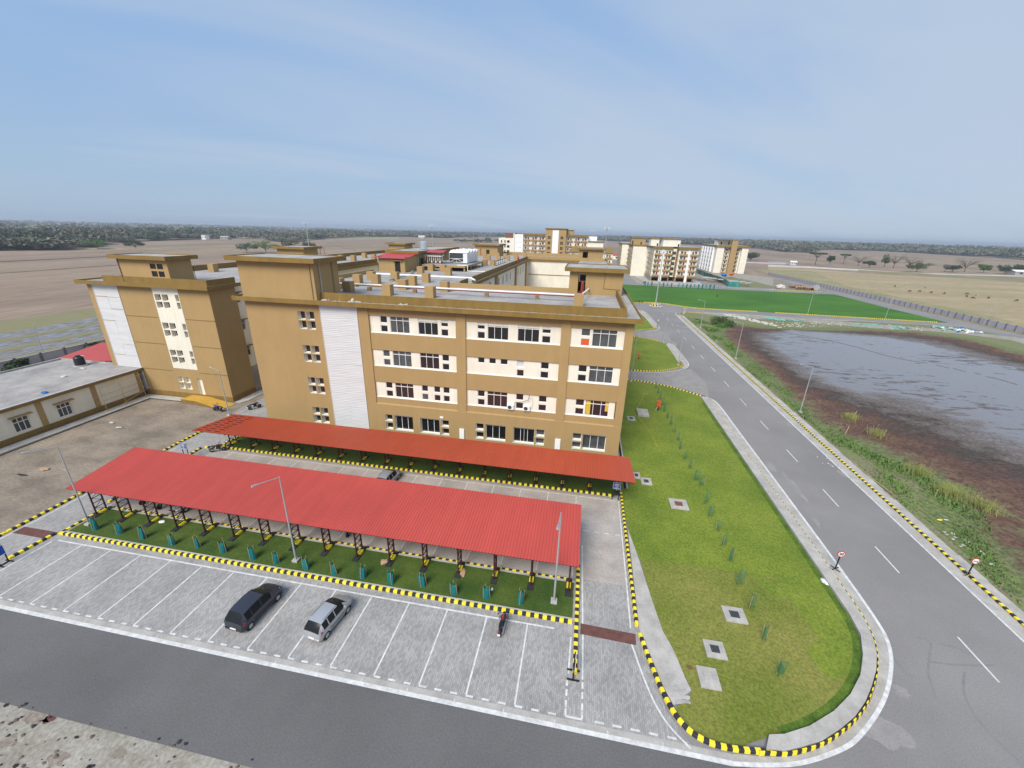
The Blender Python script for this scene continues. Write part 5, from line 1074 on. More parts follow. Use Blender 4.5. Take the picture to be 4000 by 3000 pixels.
# high masts
def mast(x,y,h,label,z0=0):
    t=thing('high_mast',label,'light mast',(x,y,0),'high mast lights'); m=MB(); m.tube((x,y,0),(x,y,h),.28,'steel',10,.12); m.build('pole',t)
    m=MB(); m.lathe([(.9,-.05),(.95,0),(.9,.08),(.2,.1)],'steel',12,(x,y,h-.3))
    for k in range(6): a=k*math.pi/3; m.box(x+math.cos(a)*1.1-.25,x+math.cos(a)*1.1+.25,y+math.sin(a)*1.1-.25,y+math.sin(a)*1.1+.25,h-.55,h-.25,'lampw')
    m.build('floodlight_ring',t); return t
mast(28.7,173.1,20.8,'tall light mast on the striped roundabout')
mast(-124,175,28,'tall light mast at the left behind the roofs'); mast(-71,190,28.3,'tall light mast behind the plant room roof'); mast(7.6,200,29.3,'tall light mast rising behind the right stair head'); mast(2.7,330,28.7,'farthest light mast before the long hostel')
t=thing('roundabout','round black and yellow striped island under the light mast','roundabout',(28.4,171,0))
m=MB(); n=22
for i in range(n):
    a,b=2*S_*i/n,2*S_*(i+1)/n; k='yel' if i%2 else 'blk'; R1=1.95
    m.face([(28.5+math.cos(a)*R1,171.6+math.sin(a)*R1,0),(28.5+math.cos(b)*R1,171.6+math.sin(b)*R1,0),(28.5+math.cos(b)*R1,171.6+math.sin(b)*R1,.75),(28.5+math.cos(a)*R1,171.6+math.sin(a)*R1,.75)],k)
m.face([(28.5+math.cos(2*S_*i/n)*1.95,171.6+math.sin(2*S_*i/n)*1.95,.75) for i in range(n)],'concl'); m.build('island_wall',t)
m=MB(); m.lathe([(2.5,0),(2.5,.04),(1.9,.05)],'line',24,(28.5,171.6,.01)); m.build('painted_ring',t)
# signs
def text(body,size,loc,rot,k,parent,name='lettering'):
    cu=bpy.data.curves.new(name,'FONT'); cu.body=body; cu.size=size; cu.align_x='CENTER'; cu.align_y='CENTER'; cu.extrude=0.004; cu.offset=0.035*size
    o=bpy.data.objects.new(name,cu); COL.objects.link(o); dg=bpy.context.evaluated_depsgraph_get(); me=bpy.data.meshes.new_from_object(o.evaluated_get(dg)); bpy.data.objects.remove(o)
    me.materials.clear(); me.materials.append(MT[k]); n=bpy.data.objects.new(name,me); COL.objects.link(n); org=ORG[parent.name]
    n.parent=parent; n.location=Vector(loc)-Vector(org); n.rotation_euler=rot; return n
def parksign(x,y,label,lines):
    t=thing('parking_sign',label,'sign',(x,y,0),'blue parking signs')
    m=MB(); m.box(x-.38,x+.38,y,y+.03,1.42,2.25,'line'); m.box(x-.34,x+.34,y-.008,y-.001,1.46,2.21,'blue'); m.build('board',t)
    for s in (-.33,.33): m=MB(); m.box(x+s-.035,x+s+.035,y+.031,y+.09,0,2.2,'black'); m.build('post',t)
    m=MB(); yy=y-.02
    def P(pts,k='line',o=0): m.face([(x+a,yy-o,b) for a,b in pts],k)
    P([(-.19,1.93),(.19,1.93),(.19,2.02),(.13,2.04),(.09,2.13),(-.09,2.13),(-.13,2.04),(-.19,2.02)]); P([(-.08,2.045),(.08,2.045),(.06,2.11),(-.06,2.11)],'blue',.004); P([(-.16,1.89),(-.10,1.89),(-.10,1.93),(-.16,1.93)]); P([(.10,1.89),(.16,1.89),(.16,1.93),(.10,1.93)])
    for a,b,c_,d in ((-.26,-.24,1.86,2.19),(.24,.26,1.86,2.19),(-.26,.26,1.85,1.87),(-.26,.26,2.17,2.19)): P([(a,c_),(b,c_),(b,d),(a,d)])
    m.build('car_symbol',t)
    for i,l in enumerate(lines): text(l,.13,(x,y-.02,1.77-.12*i),(S_/2,0,0),'line',t)
parksign(5.06,37.62,'blue staff car parking sign under the right end of the rear roof',['STAFF','CAR','PARKING']); parksign(-44.85,35.0,'blue car parking sign at the left end behind the front roof',['STAFF','CAR','PARKING'])
def roundsign(x,y,label,kind_,rz,h=1.75):
    t=thing('traffic_sign',label,'traffic sign',(x,y,0),'round traffic signs')
    m=MB(); m.box(x-.035,x+.035,y-.035,y+.035,.2,h,'black'); m.build('post',t)
    m=MB(); m.tube((x-.35,y-.2,.2),(x+.35,y+.2,.2),.035,'black'); m.tube((x-.2,y+.35,.2),(x+.2,y-.35,.2),.035,'black'); m.build('foot',t)
    m=MB(); m.lathe([(.02,-.01),(.30,-.01),(.30,.01),(.02,.01)],'lampred',24,(x,y-.045,h+.05),'y'); m.build('disc',t)
    m=MB(); m.lathe([(.01,-.006),(.235,-.006),(.235,.0),(.01,0)],'white',24,(x,y-.062,h+.05),'y'); m.build('disc_face',t)
    if kind_=='20': text('20',.34,(x,y-.078,h+.05),(S_/2,0,0),'black',t)
    else:
        m=MB(); m.tube((x-.18,y-.08,h+.11),(x+.18,y-.08,h-.01),.016,'blk',4); m.tube((x-.18,y-.08,h-.03),(x+.18,y-.08,h+.13),.016,'blk',4); m.tube((x+.1,y-.08,h-.02),(x+.2,y-.08,h-.06),.016,'blk',4); m.build('crossing_symbol',t)
roundsign(23.04,31.58,'round speed limit sign reading 20 on the concrete kerb','20',0); roundsign(34.0,33.19,'round red rimmed sign with crossed strokes on the far kerb','x',0,1.6); p=[(22.90,128.97)][0]; roundsign(p[0],p[1],'small round sign seen from behind at the far lawn corner','x',0,2.2)
def stand(x,y,label):
    t=thing('sign_stand',label,'sign stand',(x,y,0),'black sign stands')
    m=MB()
    for yy in (y,y+.62): m.box(x-.40,x+.40,yy-.04,yy+.04,.02,.09,'black')
    m.box(x-.04,x+.04,y,y+.62,.03,.1,'black'); m.build('foot',t)
    m=MB(); m.box(x-.035,x+.035,y+.02,y+.09,.09,1.75,'black'); m.build('post',t); m=MB(); m.box(x-.035,x+.035,y+.53,y+.6,.09,1.75,'black'); m.build('post',t)
    m=MB(); m.box(x+.04,x+.065,y-.02,y+.64,.85,1.72,'white'); m.box(x+.066,x+.072,y+.02,y+.60,.9,1.68,'blue'); m.build('board',t)
stand(1.36,18.05,'black sign stand seen edge on at the right end of the car park'); stand(-44.6,18.15,'black sign stand at the left edge beside the striped kerb')
# tree guards
def wrap_guard(x,y,seed):
    rd=random.Random(seed); t=thing('tree_guard','x','tree guard',(x,y,0),'teal netting tree guards in the front strip')
    h=rd.uniform(1.0,1.25); w=rd.uniform(.25,.33); tw=w*rd.uniform(.55,1.0); a0=rd.uniform(0,2); lean=rd.uniform(-.08,.08)
    m=MB(); P=[]
    for k in range(3): a=a0+k*2*S_/3; b=(x+math.cos(a)*w,y+math.sin(a)*w*.8); c_=(x+math.cos(a)*tw+lean,y+math.sin(a)*tw*.8); P.append((b,c_)); m.tube((*b,.02),(*c_,h+rd.uniform(.05,.25)),.02,'bamboo',5)
    m.build('pole',t)
    m=MB(); N=5; M_=9; ph=rd.uniform(0,6); fl=rd.uniform(.5,.9); g=[]
    for i in range(N+1):
        q=i/N; row=[]
        for j in range(M_):
            a=2*S_*j/M_; r_=(w*.98*(1-q)+tw*1.0*q)*(1+.10*math.sin(3*a+ph)); row.append((x+math.cos(a)*r_+lean*q,y+math.sin(a)*r_*(.85*(1-q)+fl*.6*q),.05+(h-.05)*q+(rd.uniform(-.10,.05) if i==N else 0)))
        g.append(row)
    for i in range(N):
        for j in range(M_): m.face([g[i][j],g[i][(j+1)%M_],g[i+1][(j+1)%M_],g[i+1][j]],'teal')
    m.build('netting',t)
    m=MB(); 
    for k in range(10): m.face([(x+rd.uniform(-.12,.12),y+rd.uniform(-.12,.12),h-.2+rd.uniform(0,.3)) for _ in range(3)],'leafb')
    m.build('sapling',t); return t
for i,(x,y) in enumerate([(-42.02,23.2),(-39.42,23.23),(-36.78,23.11),(-33.58,22.96),(-31.18,23.17),(-28.56,23.09),(-25.59,22.93),(-23.36,22.89),(-20.58,22.9),(-17.99,22.8),(-15.62,22.93),(-13.14,22.89),(-10.6,23.12),(-7.95,22.86),(-5.43,23.05),(-2.79,23.02)]):
    wrap_guard(x,y,i)['label']='teal netting tree guard in the front grass strip, %s from the left'%ORD[i]
GP=[(14.47,73.89),(14.48,71.07),(14.42,68.42),(14.38,65.65),(14.23,63.04),(14.34,60.55),(14.39,58.21),(14.37,55.68),(14.41,53.15),(14.28,50.68),(14.33,48.18),(14.46,45.91),(14.52,43.37),(14.89,42.40)]+[(14.58,39.07),(14.40,36.84),(14.48,34.70),(14.49,32.75),(14.56,30.84),(14.40,28.28),(14.48,25.92),(14.48,23.40),(14.53,20.90)]
def net_guard(x,y,seed):
    rd=random.Random(seed); t=thing('tree_guard','x','tree guard',(x,y,0),'thin green mesh tree guards on the right lawn')
    h=rd.uniform(1.1,1.45); w=.24; a0=rd.uniform(0,1)
    C=[(x+math.cos(a0+k*S_/2)*w+rd.uniform(-.03,.03),y+math.sin(a0+k*S_/2)*w) for k in range(3)]
    m=MB()
    for c_ in C: m.tube((*c_,.02),(c_[0]+rd.uniform(-.05,.05),c_[1],h+rd.uniform(0,.15)),.018,'bamboo' if rd.random()<.4 else 'net',5)
    m.build('pole',t)
    m=MB(); N=7
    for k in range(2):
        a,b=C[k],C[k+1]
        for i in range(N+1): z=.05+(h-.05)*i/N; m.tube((*a,z),(*b,z),.012,'net',3,cap=False)
        for j in range(1,4): q=(a[0]+(b[0]-a[0])*j/4,a[1]+(b[1]-a[1])*j/4); m.tube((*q,.05),(*q,h),.012,'net',3,cap=False)
    m.build('netting',t)
    m=MB()
    for k in range(26): c_=(x+rd.uniform(-.28,.15),y+rd.uniform(-.15,.15),.03+rd.random()**2*.7); m.face([(c_[0]+rd.uniform(-.09,.09),c_[1]+rd.uniform(-.09,.09),c_[2]+rd.uniform(0,.14)) for _ in range(3)],'grassb')
    m.build('sapling',t); return t
for i,(x,y) in enumerate(GP): net_guard(x,y,i+50)['label']='thin green mesh tree guard on the right lawn, %s from the side road'%ORD[i]
# manhole slabs
def manhole(poly,label,h=.16,lid=.42,k='coil'):
    cx=sum(p[0] for p in poly)/4; cy=sum(p[1] for p in poly)/4
    w=(abs(poly[1][0]-poly[0][0])+abs(poly[2][0]-poly[3][0]))/4; d=(abs(poly[3][1]-poly[0][1])+abs(poly[2][1]-poly[1][1]))/4
    t=thing('manhole',label,'manhole',(cx,cy,0),'manhole slabs on the right lawn'); m=MB(); m.box(cx-w,cx+w,cy-d,cy+d,.02,h,'concl'); m.build('slab',t)
    m=MB(); m.box(cx-w*lid,cx+w*lid,cy-d*lid,cy+d*lid,h+.001,h+.03,k); m.build('lid',t)
manhole([(10.71,39.06),(12.48,39.09),(12.50,37.37),(10.68,37.36)],'manhole slab with a rusty lid between the bright and the dry lawn',k='rust'); manhole([(12.27,25.72),(13.77,25.78),(13.79,24.50),(12.24,24.33)],'manhole slab with dark lid, nearest of the line of guards, lower lawn')
manhole([(10.13,22.49),(11.44,22.60),(11.47,21.34),(10.16,21.20)],'manhole slab with dark lid, middle one of the three lower slabs'); manhole([(9.23,20.43),(10.47,20.56),(10.47,19.17),(9.25,19.04)],'manhole slab with a grey lid, lowest of the three lower slabs',k='conc')
manhole([(9.86,62.62),(11.51,62.68),(11.48,60.13),(9.73,60.11)],'large raised concrete slab with rubble on its lid',.35,.2,'rub'); manhole([(8.12,59.74),(9.28,59.83),(9.25,58.30),(8.08,58.28)],'small manhole slab close to the building corner',.12); manhole([(7.39,43.58),(8.27,43.65),(8.20,42.28),(7.34,42.24)],'manhole slab half hidden by the rear red roof',.12); manhole([(8.29,42.62),(9.44,42.59),(9.30,41.19),(8.08,41.24)],'manhole slab just right of the rear red roof end',.12)
def hydrant(x,y,label,h=1.6):
    t=thing('hydrant_box',label,'hydrant box',(x,y,0),'orange hydrant boxes'); m=MB(); m.box(x-.05,x+.05,y-.05,y+.05,0,h*.55,'black'); m.path([(x-.25,y,0),(x-.25,y,.5),(x-.05,y,.6)],.05,'rub'); m.build('standpipe',t)
    m=MB(); m.box(x-.3,x+.3,y-.14,y+.14,h*.5,h,'orange'); m.box(x-.33,x+.33,y-.17,y+.17,h,h+.06,'orange'); m.build('box',t)
hydrant(13.17,63.07,'orange red hydrant box on the near lawn beside the mesh guards',1.7); hydrant(13.25,92.25,'orange hydrant box on the second lawn',1.4)
m=MB(); P=[(9.85,62.84),(10.87,66.16),(11.85,70.09),(12.79,70.49)]; m.path([(*p,.09) for p in P],.03,'hose',5); P=[(9.71,59.98),(10.29,57.38),(10.87,54.99),(11.14,53.12),(11.24,50.95),(11.36,50.59)]; m.path([(*p,.09) for p in smooth(P,1)],.03,'hose',5)
tagb(m,'garden_hose','yellow garden hose lying across the bright lawn by the raised slab','hose')
def deb(nm,lb,cat,x,y,k,s=(.3,.2,.05),z=.08,seed=0): m=MB(); m.blob((x,y,z),s,k,4,7,.35,random.Random(seed)); return tagb(m,nm,lb,cat)
for i,(nm,lb,p,k,s) in enumerate([('cardboard_sheet','brown cardboard sheet leaning at a carport plinth right of the middle',[(-7.84,24.91)],'cardboard',(.25,.45,.12)),('cardboard_sheet','brown cardboard by the carport plinth left of the other cardboard',[(-14.65,24.72)],'cardboard',(.3,.35,.15)),('paper_scrap','white paper scrap on the dark grass under the front roof',[(-37.18,25.15)],'white',(.35,.2,.04)),
    ('brick','orange brick lying on the dry lawn near the lowest manhole',[(8.84,20.30)],'rust',(.18,.11,.07)),('wood_scrap','pale orange board on the bare yard left of the front roof',[(-58.13,29.82)],'cardboard',(.55,.35,.06)),('wood_scrap','dark plank lying on the bare yard near the left lamp',[(-59.01,28.49)],'blk',(.7,.12,.06)),('paper_scrap','pale scrap on the bare yard below the annex, right one',[(-60.79,39.90)],'rub',(.45,.2,.04)),('paper_scrap','pale scrap on the bare yard below the annex, left one',[(-63.28,40.87)],'rub',(.45,.2,.04)),
    ('cement_sack','white sack against the edge of the right pavement',[(21.42,29.96)],'white',(.22,.4,.2)),('white_box','small white box on the front strip by the last guards',[(-5.16,23.79)],'white',(.12,.16,.08)),('plastic_sheet','yellow plastic sheet on the grass verge',[(37.48,41.16)],'yel',(.3,.13,.05)),('plastic_sheet','long white sheet on the brown soil at the right edge',[(40.40,36.99)],'line',(.22,.5,.06)),('plastic_sheet','white plastic sheet on the verge next to the yellow one',[(38.11,41.29)],'line',(.2,.12,.04))]):
    deb(nm,lb,'debris',p[0][0],p[0][1],k,s,.1,i)
# ================================================================ HOSTELS
def hostel_bay(Bd,y,x0,x1,zs,mir=False,door='door',sc=1.0):
    """balcony with a window and a door at each level"""
    w=x1-x0
    for z in zs:
        m=MB(); m.box(x0,x1,y-.9,y-.78,z,z+.95,'beige'); m.box(x0,x0+.1,y-.78,y,z,z+.95,'beige'); m.box(x1-.1,x1,y-.78,y,z,z+.95,'beige'); m.box(x0,x1,y-.78,y,z-.12,z,'beige'); m.build('balcony',Bd)
        a,b=(x0+w*.14,x0+w*.42) if not mir else (x0+w*.56,x0+w*.84); c_,d=(x0+w*.55,x0+w*.78) if not mir else (x0+w*.20,x0+w*.43)
        m=MB(); m.box(a,b,y-.04,y,z+1.15,z+2.45,'glass'); m.box((a+b)/2-.04,(a+b)/2+.04,y-.07,y-.041,z+1.15,z+2.45,'frame'); m.box(a-.15,b+.15,y-.3,y,z+2.5,z+2.58,'ochre'); m.build('window',Bd)
        m=MB(); m.box(c_,d,y-.05,y,z+.05,z+2.35,'door'); m.build('door',Bd)
B1=thing('hostel_building','six storey cream and ochre hostel block with stacked balconies beyond the green lawn','building',(52,269,0))
m=MB()
for a_ in ((39.4,49.8,269.3),(53.7,64.8,269.3),(49.81,53.69,272.5)): q=MB(); q.box(a_[0],a_[1],a_[2],300,2.6,19,'cream'); q.build('wall',B1)
for a_ in ((30,39.39,300,335),(39.4,60,300.01,318),(26,36,345,385),(31,39,335.01,345)): m=MB(); m.box(*a_,0,19,'cream'); m.build('wall',B1)
m=MB()
for x in (39.4,43.9,45.4,49.4,53.7,58.9,60.2,64.4): m.box(x,x+.45,269.3,270,0,2.6,'yel' if False else 'beige')
for x in (49.9,53.2): m.box(x,x+.4,272.4,273,0,2.6,'rust')
for x0_,x1_ in ((39.4,49.8),(53.7,64.8)): m.box(x0_,x1_,275,275.3,0,2.6,'dark'); m.box(x0_,x0_+.3,270.01,299,0,2.6,'roofc'); m.box(x0_,x1_,269.2,269.6,2.35,2.85,'beige')
m.build('stilt_column',B1)
m=MB(); m.box(44.0,45.4,269.05,269.29,0,19,'white'); m.box(58.95,60.2,269.05,269.29,0,19,'white'); m.build('shaft_panel',B1)
m=MB(); 
for x0_,x1_,y0_,y1_ in ((38.6,50.2,268.4,300.5),(53.2,65.4,268.4,300.5),(29.3,39.39,301,335),(25.3,36.6,345,386)):
    m.box(x0_,x1_,y0_,y1_,19,19.25,'ochre'); m.box(x0_+.3,x1_-.3,y0_+.3,y1_-.3,19.251,20.3,'ochre','roofd')
m.build('roof',B1)
ZS=[15.4,12.35,9.3,6.25,3.2]
hostel_bay(B1,269.3,39.8,43.85,ZS); hostel_bay(B1,269.3,45.6,49.7,ZS,True); hostel_bay(B1,269.3,54.2,58.7,ZS); hostel_bay(B1,269.3,60.4,64.6,ZS,True)
for z in ZS: m=MB(); m.box(50.3,52.6,272.4,272.5,z+.4,z+2.1,'glass'); m.box(51.4,51.5,272.36,272.41,z+.4,z+2.1,'beige'); m.box(50.3,52.6,272.36,272.41,z+1.2,z+1.3,'beige'); m.build('window',B1)
m=MB(); m.box(50.0,50.8,272.3,272.49,2.6,19,'ochre'); m.box(52.9,53.69,271,272.49,2.6,19,'ochre'); m.build('stair_wall',B1)
for x0_,x1_,y0_,y1_,k in ((44.8,54.8,275,284,'cream'),(38.5,43.5,282,291,'cream'),(28.5,37.8,303,312,'beige')):
    m=MB(); m.box(x0_,x1_,y0_,y1_,20.2,24.4,k); m.box(x0_-.5,x1_+.5,y0_-.5,y1_+.5,24.4,24.9,'ochre','roofd')
    if k=='beige': m.box(x1_-3.2,x1_-2.3,y0_-.03,y0_,20.3,22,'dark'); m.box(x0_+.6,x0_+1.4,y0_-.03,y0_,20.3,22.8,'dark')
    else: m.box(x1_-.05,x1_+.02,y0_+1,y0_+2,20.3,22,'dark'); m.box(x1_-1.3,x1_-.4,y0_-.03,y0_,20.3,21.8,'dark')
    m.build('stair_head',B1)
def side_clutter(Bd,x,ys,seed):
    rd=random.Random(seed)
    for y in ys:
        m=MB()
        for z in ZS:
            m.box(x-.9,x,y,y+3.2,z,z+.95,'beige'); m.box(x-.05,x-.01,y+.4,y+1.4,z+1.1,z+2.4,'glass'); m.box(x-.06,x-.01,y+1.8,y+2.6,z+.1,z+2.3,'roofd')
        m.build('balcony',Bd)
side_clutter(B1,30,(303,309,315,321,327),1); side_clutter(B1,26,(348,354,360,366,372,378),2); side_clutter(B1,39.4,(272,279,286),3)
B2=thing('hostel_building','tall white hostel block with an ochre lift shaft, right of the balconied block','building',(109,354,0))
for a_ in ((98,103.2,354),(103.21,116.0,356),(116.01,120.7,354)): m=MB(); m.box(a_[0],a_[1],a_[2],400,0,19.2,'cream'); m.build('wall',B2)
m=MB()
for i in range(5): y=360+i*8; m.box(96.6,97.99,y,y+4,0.3,19,'white')
m.build('side_shaft',B2)
m=MB(); m.box(108,112.2,353.4,356,0,24.2,'beige'); m.build('lift_shaft',B2)
m=MB(); m.box(97.3,107.95,353.3,401,19.2,20.6,'ochre','roofd'); m.box(112.25,121.2,353.3,401,19.2,20.6,'ochre','roofd'); m.box(107.95,112.25,356.1,401,19.2,20.6,'ochre','roofd'); m.build('roof',B2)
m=MB(); m.box(98.4,108,358,366,20.6,24.4,'cream'); m.box(97.9,112.6,353.2,366.5,24.41,24.9,'ochre','roofd'); m.box(101,102,357.96,357.99,21,23,'dark'); m.box(106.4,107.2,357.96,357.99,21,23.3,'dark'); m.build('stair_head',B2)
for x in (104.4,107.2,112.5,114.6): m=MB(); m.box(x,x+.22,355.7,355.99,0,19.2,'rust'); m.build('drain_pipe',B2)
for z in (16.6,13.5,10.4,7.3,4.2,1.1):
    for x in (105.3,113.0): m=MB(); m.box(x,x+1.2,355.9,355.99,z,z+1.5,'glass'); m.box(x-.7,x+1.7,355.2,355.99,z-.9,z-.3,'beige'); m.build('window',B2)
    m=MB(); m.box(103.4,104.1,355.9,355.99,z+.9,z+1.5,'chill'); m.box(115.0,115.7,355.9,355.99,z+.9,z+1.5,'chill'); m.build('vent_unit',B2)
    for i in range(5): y=362+i*8; m=MB(); m.box(96.55,96.6,y-1,y+.4,z,z+1.3,'coil'); m.build('window',B2)
B0=thing('hostel_building','long five storey hostel with a tall central stair tower behind the main building roof','building',(-28,318,0))
for a_ in ((-48,-31.4,319,345,24),(-16.4,-.3,319,345,24),(-66.5,-54.4,318,345,21.8),(-.29,10.6,318,340,20.7)): m=MB(); m.box(a_[0],a_[1],a_[2],a_[3],0,a_[4],'cream'); m.build('wall',B0)
m=MB(); m.box(-54.3,-48.05,317.6,345,0,24.6,'white'); m.build('wall',B0); m=MB(); m.box(-.4,5.9,328,340,20.7,24.4,'white'); m.build('stair_head',B0)
m=MB()
for z in (22.6,18.9,15.3,12.0):
    for x in (-53.2,-51.4,-50.1): m.box(x,x+.3,317.55,317.6,z,z+.35,'dark')
m.build('vent_hole',B0)
m=MB(); m.box(-55.3,-54.9,317.3,318,0,25.2,'white'); m.box(-54.85,-54.5,317.3,317.9,0,25.2,'white'); m.build('rain_pipe',B0)
m=MB(); hs=[]
for z in (23.1,19.4,15.8,12.2):
    for x in (-29.6,-20.4):
        for a in (0,1.05):
            for b in (0,-1.05): hs.append((x+a,x+a+.9,z+b-.05,z+b+.85))
m.wall('y',316.6,-31.4,-16.4,0,28.9,hs,.2,'beige','beige'); m.box(-31.39,-16.41,317,345,0,28.85,'dark'); m.box(-31.4,-31.0,316.61,330,24,28.9,'beige'); m.box(-16.8,-16.4,316.61,330,24,28.9,'beige'); m.build('tower_wall',B0)
m=MB(); m.box(-32,-15.8,316,331,28.9,29.4,'ochre','roofd'); m.box(-16.39,-11.5,322,330,24,28.2,'beige'); m.box(-16.3,-11.2,321.6,330.5,28.2,28.6,'ochre','roofd'); m.build('tower_roof',B0)
m=MB(); m.box(-26.3,-21.8,316.45,316.6,0,28.0,'white'); m.build('cladding_panel',B0)
m=MB(); m.box(-48.3,-31.5,317.6,346,24,24.2,'ochre'); m.box(-47.8,-31.5,318.4,345,24.2,25.3,'ochre','roofd'); m.box(-16.3,-.1,317.6,346,24,24.2,'ochre'); m.box(-16.3,-.4,318.4,345,24.2,25.3,'ochre','roofd'); m.box(-62.3,-54.7,321,330,21.8,25.4,'rust','roofd'); m.box(-.5,11.2,317.4,327.9,20.7,21.3,'ochre','roofd'); m.build('roof',B0)
ZB=[20.4,16.9,13.3,9.8]
for x in (-47.6,-42.2,-36.8): hostel_bay(B0,319,x,x+4.9,ZB,mir=(x>-44))
for x in (-16,-10.6,-5.6): hostel_bay(B0,319,x,x+4.6,ZB,mir=(x>-14))
m=MB()
for z in (18.5,15.0,11.5):
    for x,w in ((-64.8,.9),(-62.2,.9),(-60.2,1.9)): m.box(x,x+w,317.95,318,z,z+1.7,'glass')
m.build('window',B0)
B3=thing('guest_house','low two storey cream block with sloping ochre roof in front of the long hostel','building',(3,300,0))
m=MB(); m.box(-12,17,300,316,0,14.4,'cream'); m.build('wall',B3)
m=MB(); m.face([(-12.8,299,14.3),(18,299,14.3),(16,306,17.4),(-10.8,306,17.4)],'ochre'); m.face([(-12.8,299,14.3),(-10.8,306,17.4),(-10.8,311,17.4),(-12.8,317,14.3)],'ochre'); m.face([(18,299,14.3),(18,317,14.3),(16,311,17.4),(16,306,17.4)],'ochre'); m.face([(-10.8,306,17.4),(16,306,17.4),(16,311,17.4),(-10.8,311,17.4)],'ochre'); m.face([(-12.8,299,14.25),(-12.8,317,14.25),(18,317,14.25),(18,299,14.25)],'ochre'); m.build('roof',B3)
hostel_bay(B3,300,-11.2,-7.2,[10.6,7]); hostel_bay(B3,300,12.2,16.6,[10.6,7,3.6])
# far small houses
def house(x,y,w,d,h,wk,rk,label,pitch=1.2,rz=0):
    t=lthing('village_house',label,'house','small houses among the fields'); m=MB(); m.box(-w/2,w/2,-d/2,d/2,0,h,wk); m.build('wall',t)
    m=MB(); o=.5; m.face([(-w/2-o,-d/2-o,h),(w/2+o,-d/2-o,h),(w/2+o,0,h+pitch),(-w/2-o,0,h+pitch)],rk); m.face([(-w/2-o,0,h+pitch),(w/2+o,0,h+pitch),(w/2+o,d/2+o,h),(-w/2-o,d/2+o,h)],rk)
    for s in (-1,1): m.face([(s*w/2,-d/2-o,h),(s*w/2,0,h+pitch),(s*w/2,d/2+o,h)],wk)
    m.build('roof',t)
    for a in (-.3,.1,.35): m=MB(); m.box(w*a,w*a+w*.12,-d/2-.05,-d/2,h*.35,h*.75,'dark'); m.build('window',t)
    return place(t,x,y,0,rz)
house(37,492,16,9,4.2,'cream','redroof','white house with a red roof left of the balconied hostel',2.5,-.3); house(112,466,26,12,4.5,'roofd','roofc','grey shed between the two hostels',1.5)
house(221,509,6,4,3,'whitesheet','white','small white hut with a white roof beside a grey walled plot'); house(-656,648,8,8,7,'white','white','tall unfinished white house at the left wood edge',.3); house(-646,680,16,8,4,'roofd','roofc','grey roofed house right of the tall white house',2)
house(-705,806,34,12,5,'cream','rust','long cream house with a brown roof at the left wood edge',3); house(-546,322,22,12,4,'roofd','redroof','red roofed house at the far left edge',3); house(405,476,18,10,3.2,'roofd','white','white roofed hut at the far right edge',1.4); house(425,470,14,8,4,'roofd','roofc','grey roofed hut behind the far right white hut',1.4)
house(-560,1400,22,10,5,'white','white','tiny white house at the foot of the far wood',1); house(-500,1250,18,9,4,'rub','white','tiny pale house beside the far wood, centre left',1)
m=MB(); P=[(209.18,543.35),(211.79,530.67),(221.66,508.16)]; Q=[(231.23,602.30),(261.83,616.24)]
m.build if False else None
for a,b in zip(P,P[1:]): m.face([(*a,0),(*b,0),(*b,2.2),(*a,2.2)],'wallgrey')
m.box(170,215,512,512.3,0,1.6,'wallgrey'); tagb(m,'plot_wall','grey wall round the plot beside the small white hut','wall')
# ================================================================ BOUNDARY WALLS
def bwall(nm,label,axis,c0,u0,u1,step,h=1.75,g=1):
    t=thing(nm,label,'wall',((c0,(u0+u1)/2,0)))
    m=MB(); m.box(c0-.08,c0+.08,u0,u1,0,h,'wallgrey'); m.box(c0-.12,c0+.12,u0,u1,h,h+.08,'wallgrey'); m.build('panel_wall',t)
    us=np.arange(u0,u1,step); near=[u for u in us][:95]; far=[u for u in us][95:]
    for u in near: m=MB(); m.box(c0-.22,c0+.22,u,u+.38,0,h+.25,'pillar'); m.build('pillar',t)
    if far:
        m=MB()
        for u in far: m.box(c0-.22,c0+.22,u,u+.38,0,h+.25,'pillar')
        m.build('pillar',t)['kind']='stuff'
    m=MB(); m.path([(c0,u0,h+.55),(c0,u1,h+.55)],.02,'steel',4); m.build('wire',t); return t
bwall('boundary_wall','long grey panelled boundary wall with dark pillars along the right field','x',139,100,356,3.35); bwall('boundary_wall','grey panelled boundary wall with dark pillars along the wet paddies on the left','x',-103.6,28,330,3.9)
# green shade net fence and store
t=thing('net_fence','tall dark green shade net fence in front of the two hostels','fence',(85,262,0)); P=[(83.26,343.12),(83.19,313.24),(83.27,288.26),(82.62,274.08),(81.11,257.48)]; m=MB(); rd=random.Random(3); PP=resample(P,1.5)
for i in range(len(PP)-1):
    a,b=PP[i],PP[i+1]; dz=rd.uniform(-.2,.3); m.face([(a[0]+rd.uniform(-.2,.2),a[1],0),(b[0]+rd.uniform(-.2,.2),b[1],0),(*b,3.0+dz),(*a,3.0+rd.uniform(-.2,.3))],'netfence')
MT['netfence']=mat('dark green net fence',(0.012,0.10,0.085),0.9,0.35,.6)
m.build('netting',t); m=MB()
for p in PP[::3]: m.tube((*p,0),(*p,3.4),.06,'bamboo',5)
m.build('pole',t)
P=[(80.56,255.61),(86.33,256.89)]; m=MB(); a,b=P; 
MT['netstore']=mat('pale green net',(0.05,0.24,0.21),0.9,0.3,.5)
m.box(a[0],b[0],a[1],a[1]+5,0,2.9,'netstore','roofd'); tagb(m,'net_store','pale green net covered store box at the end of the net fence','store')
m=MB(); rd=random.Random(9)
for i in range(26):
    f=i/26; x=64+f*30; y=302-f*42+rd.uniform(-1,1); m.obox((x,y),(.82,.57),(-.57,.82),2.0,2.1+rd.uniform(0,.3),2.6,.55,'whitesheet' if i%3 else 'roofd')
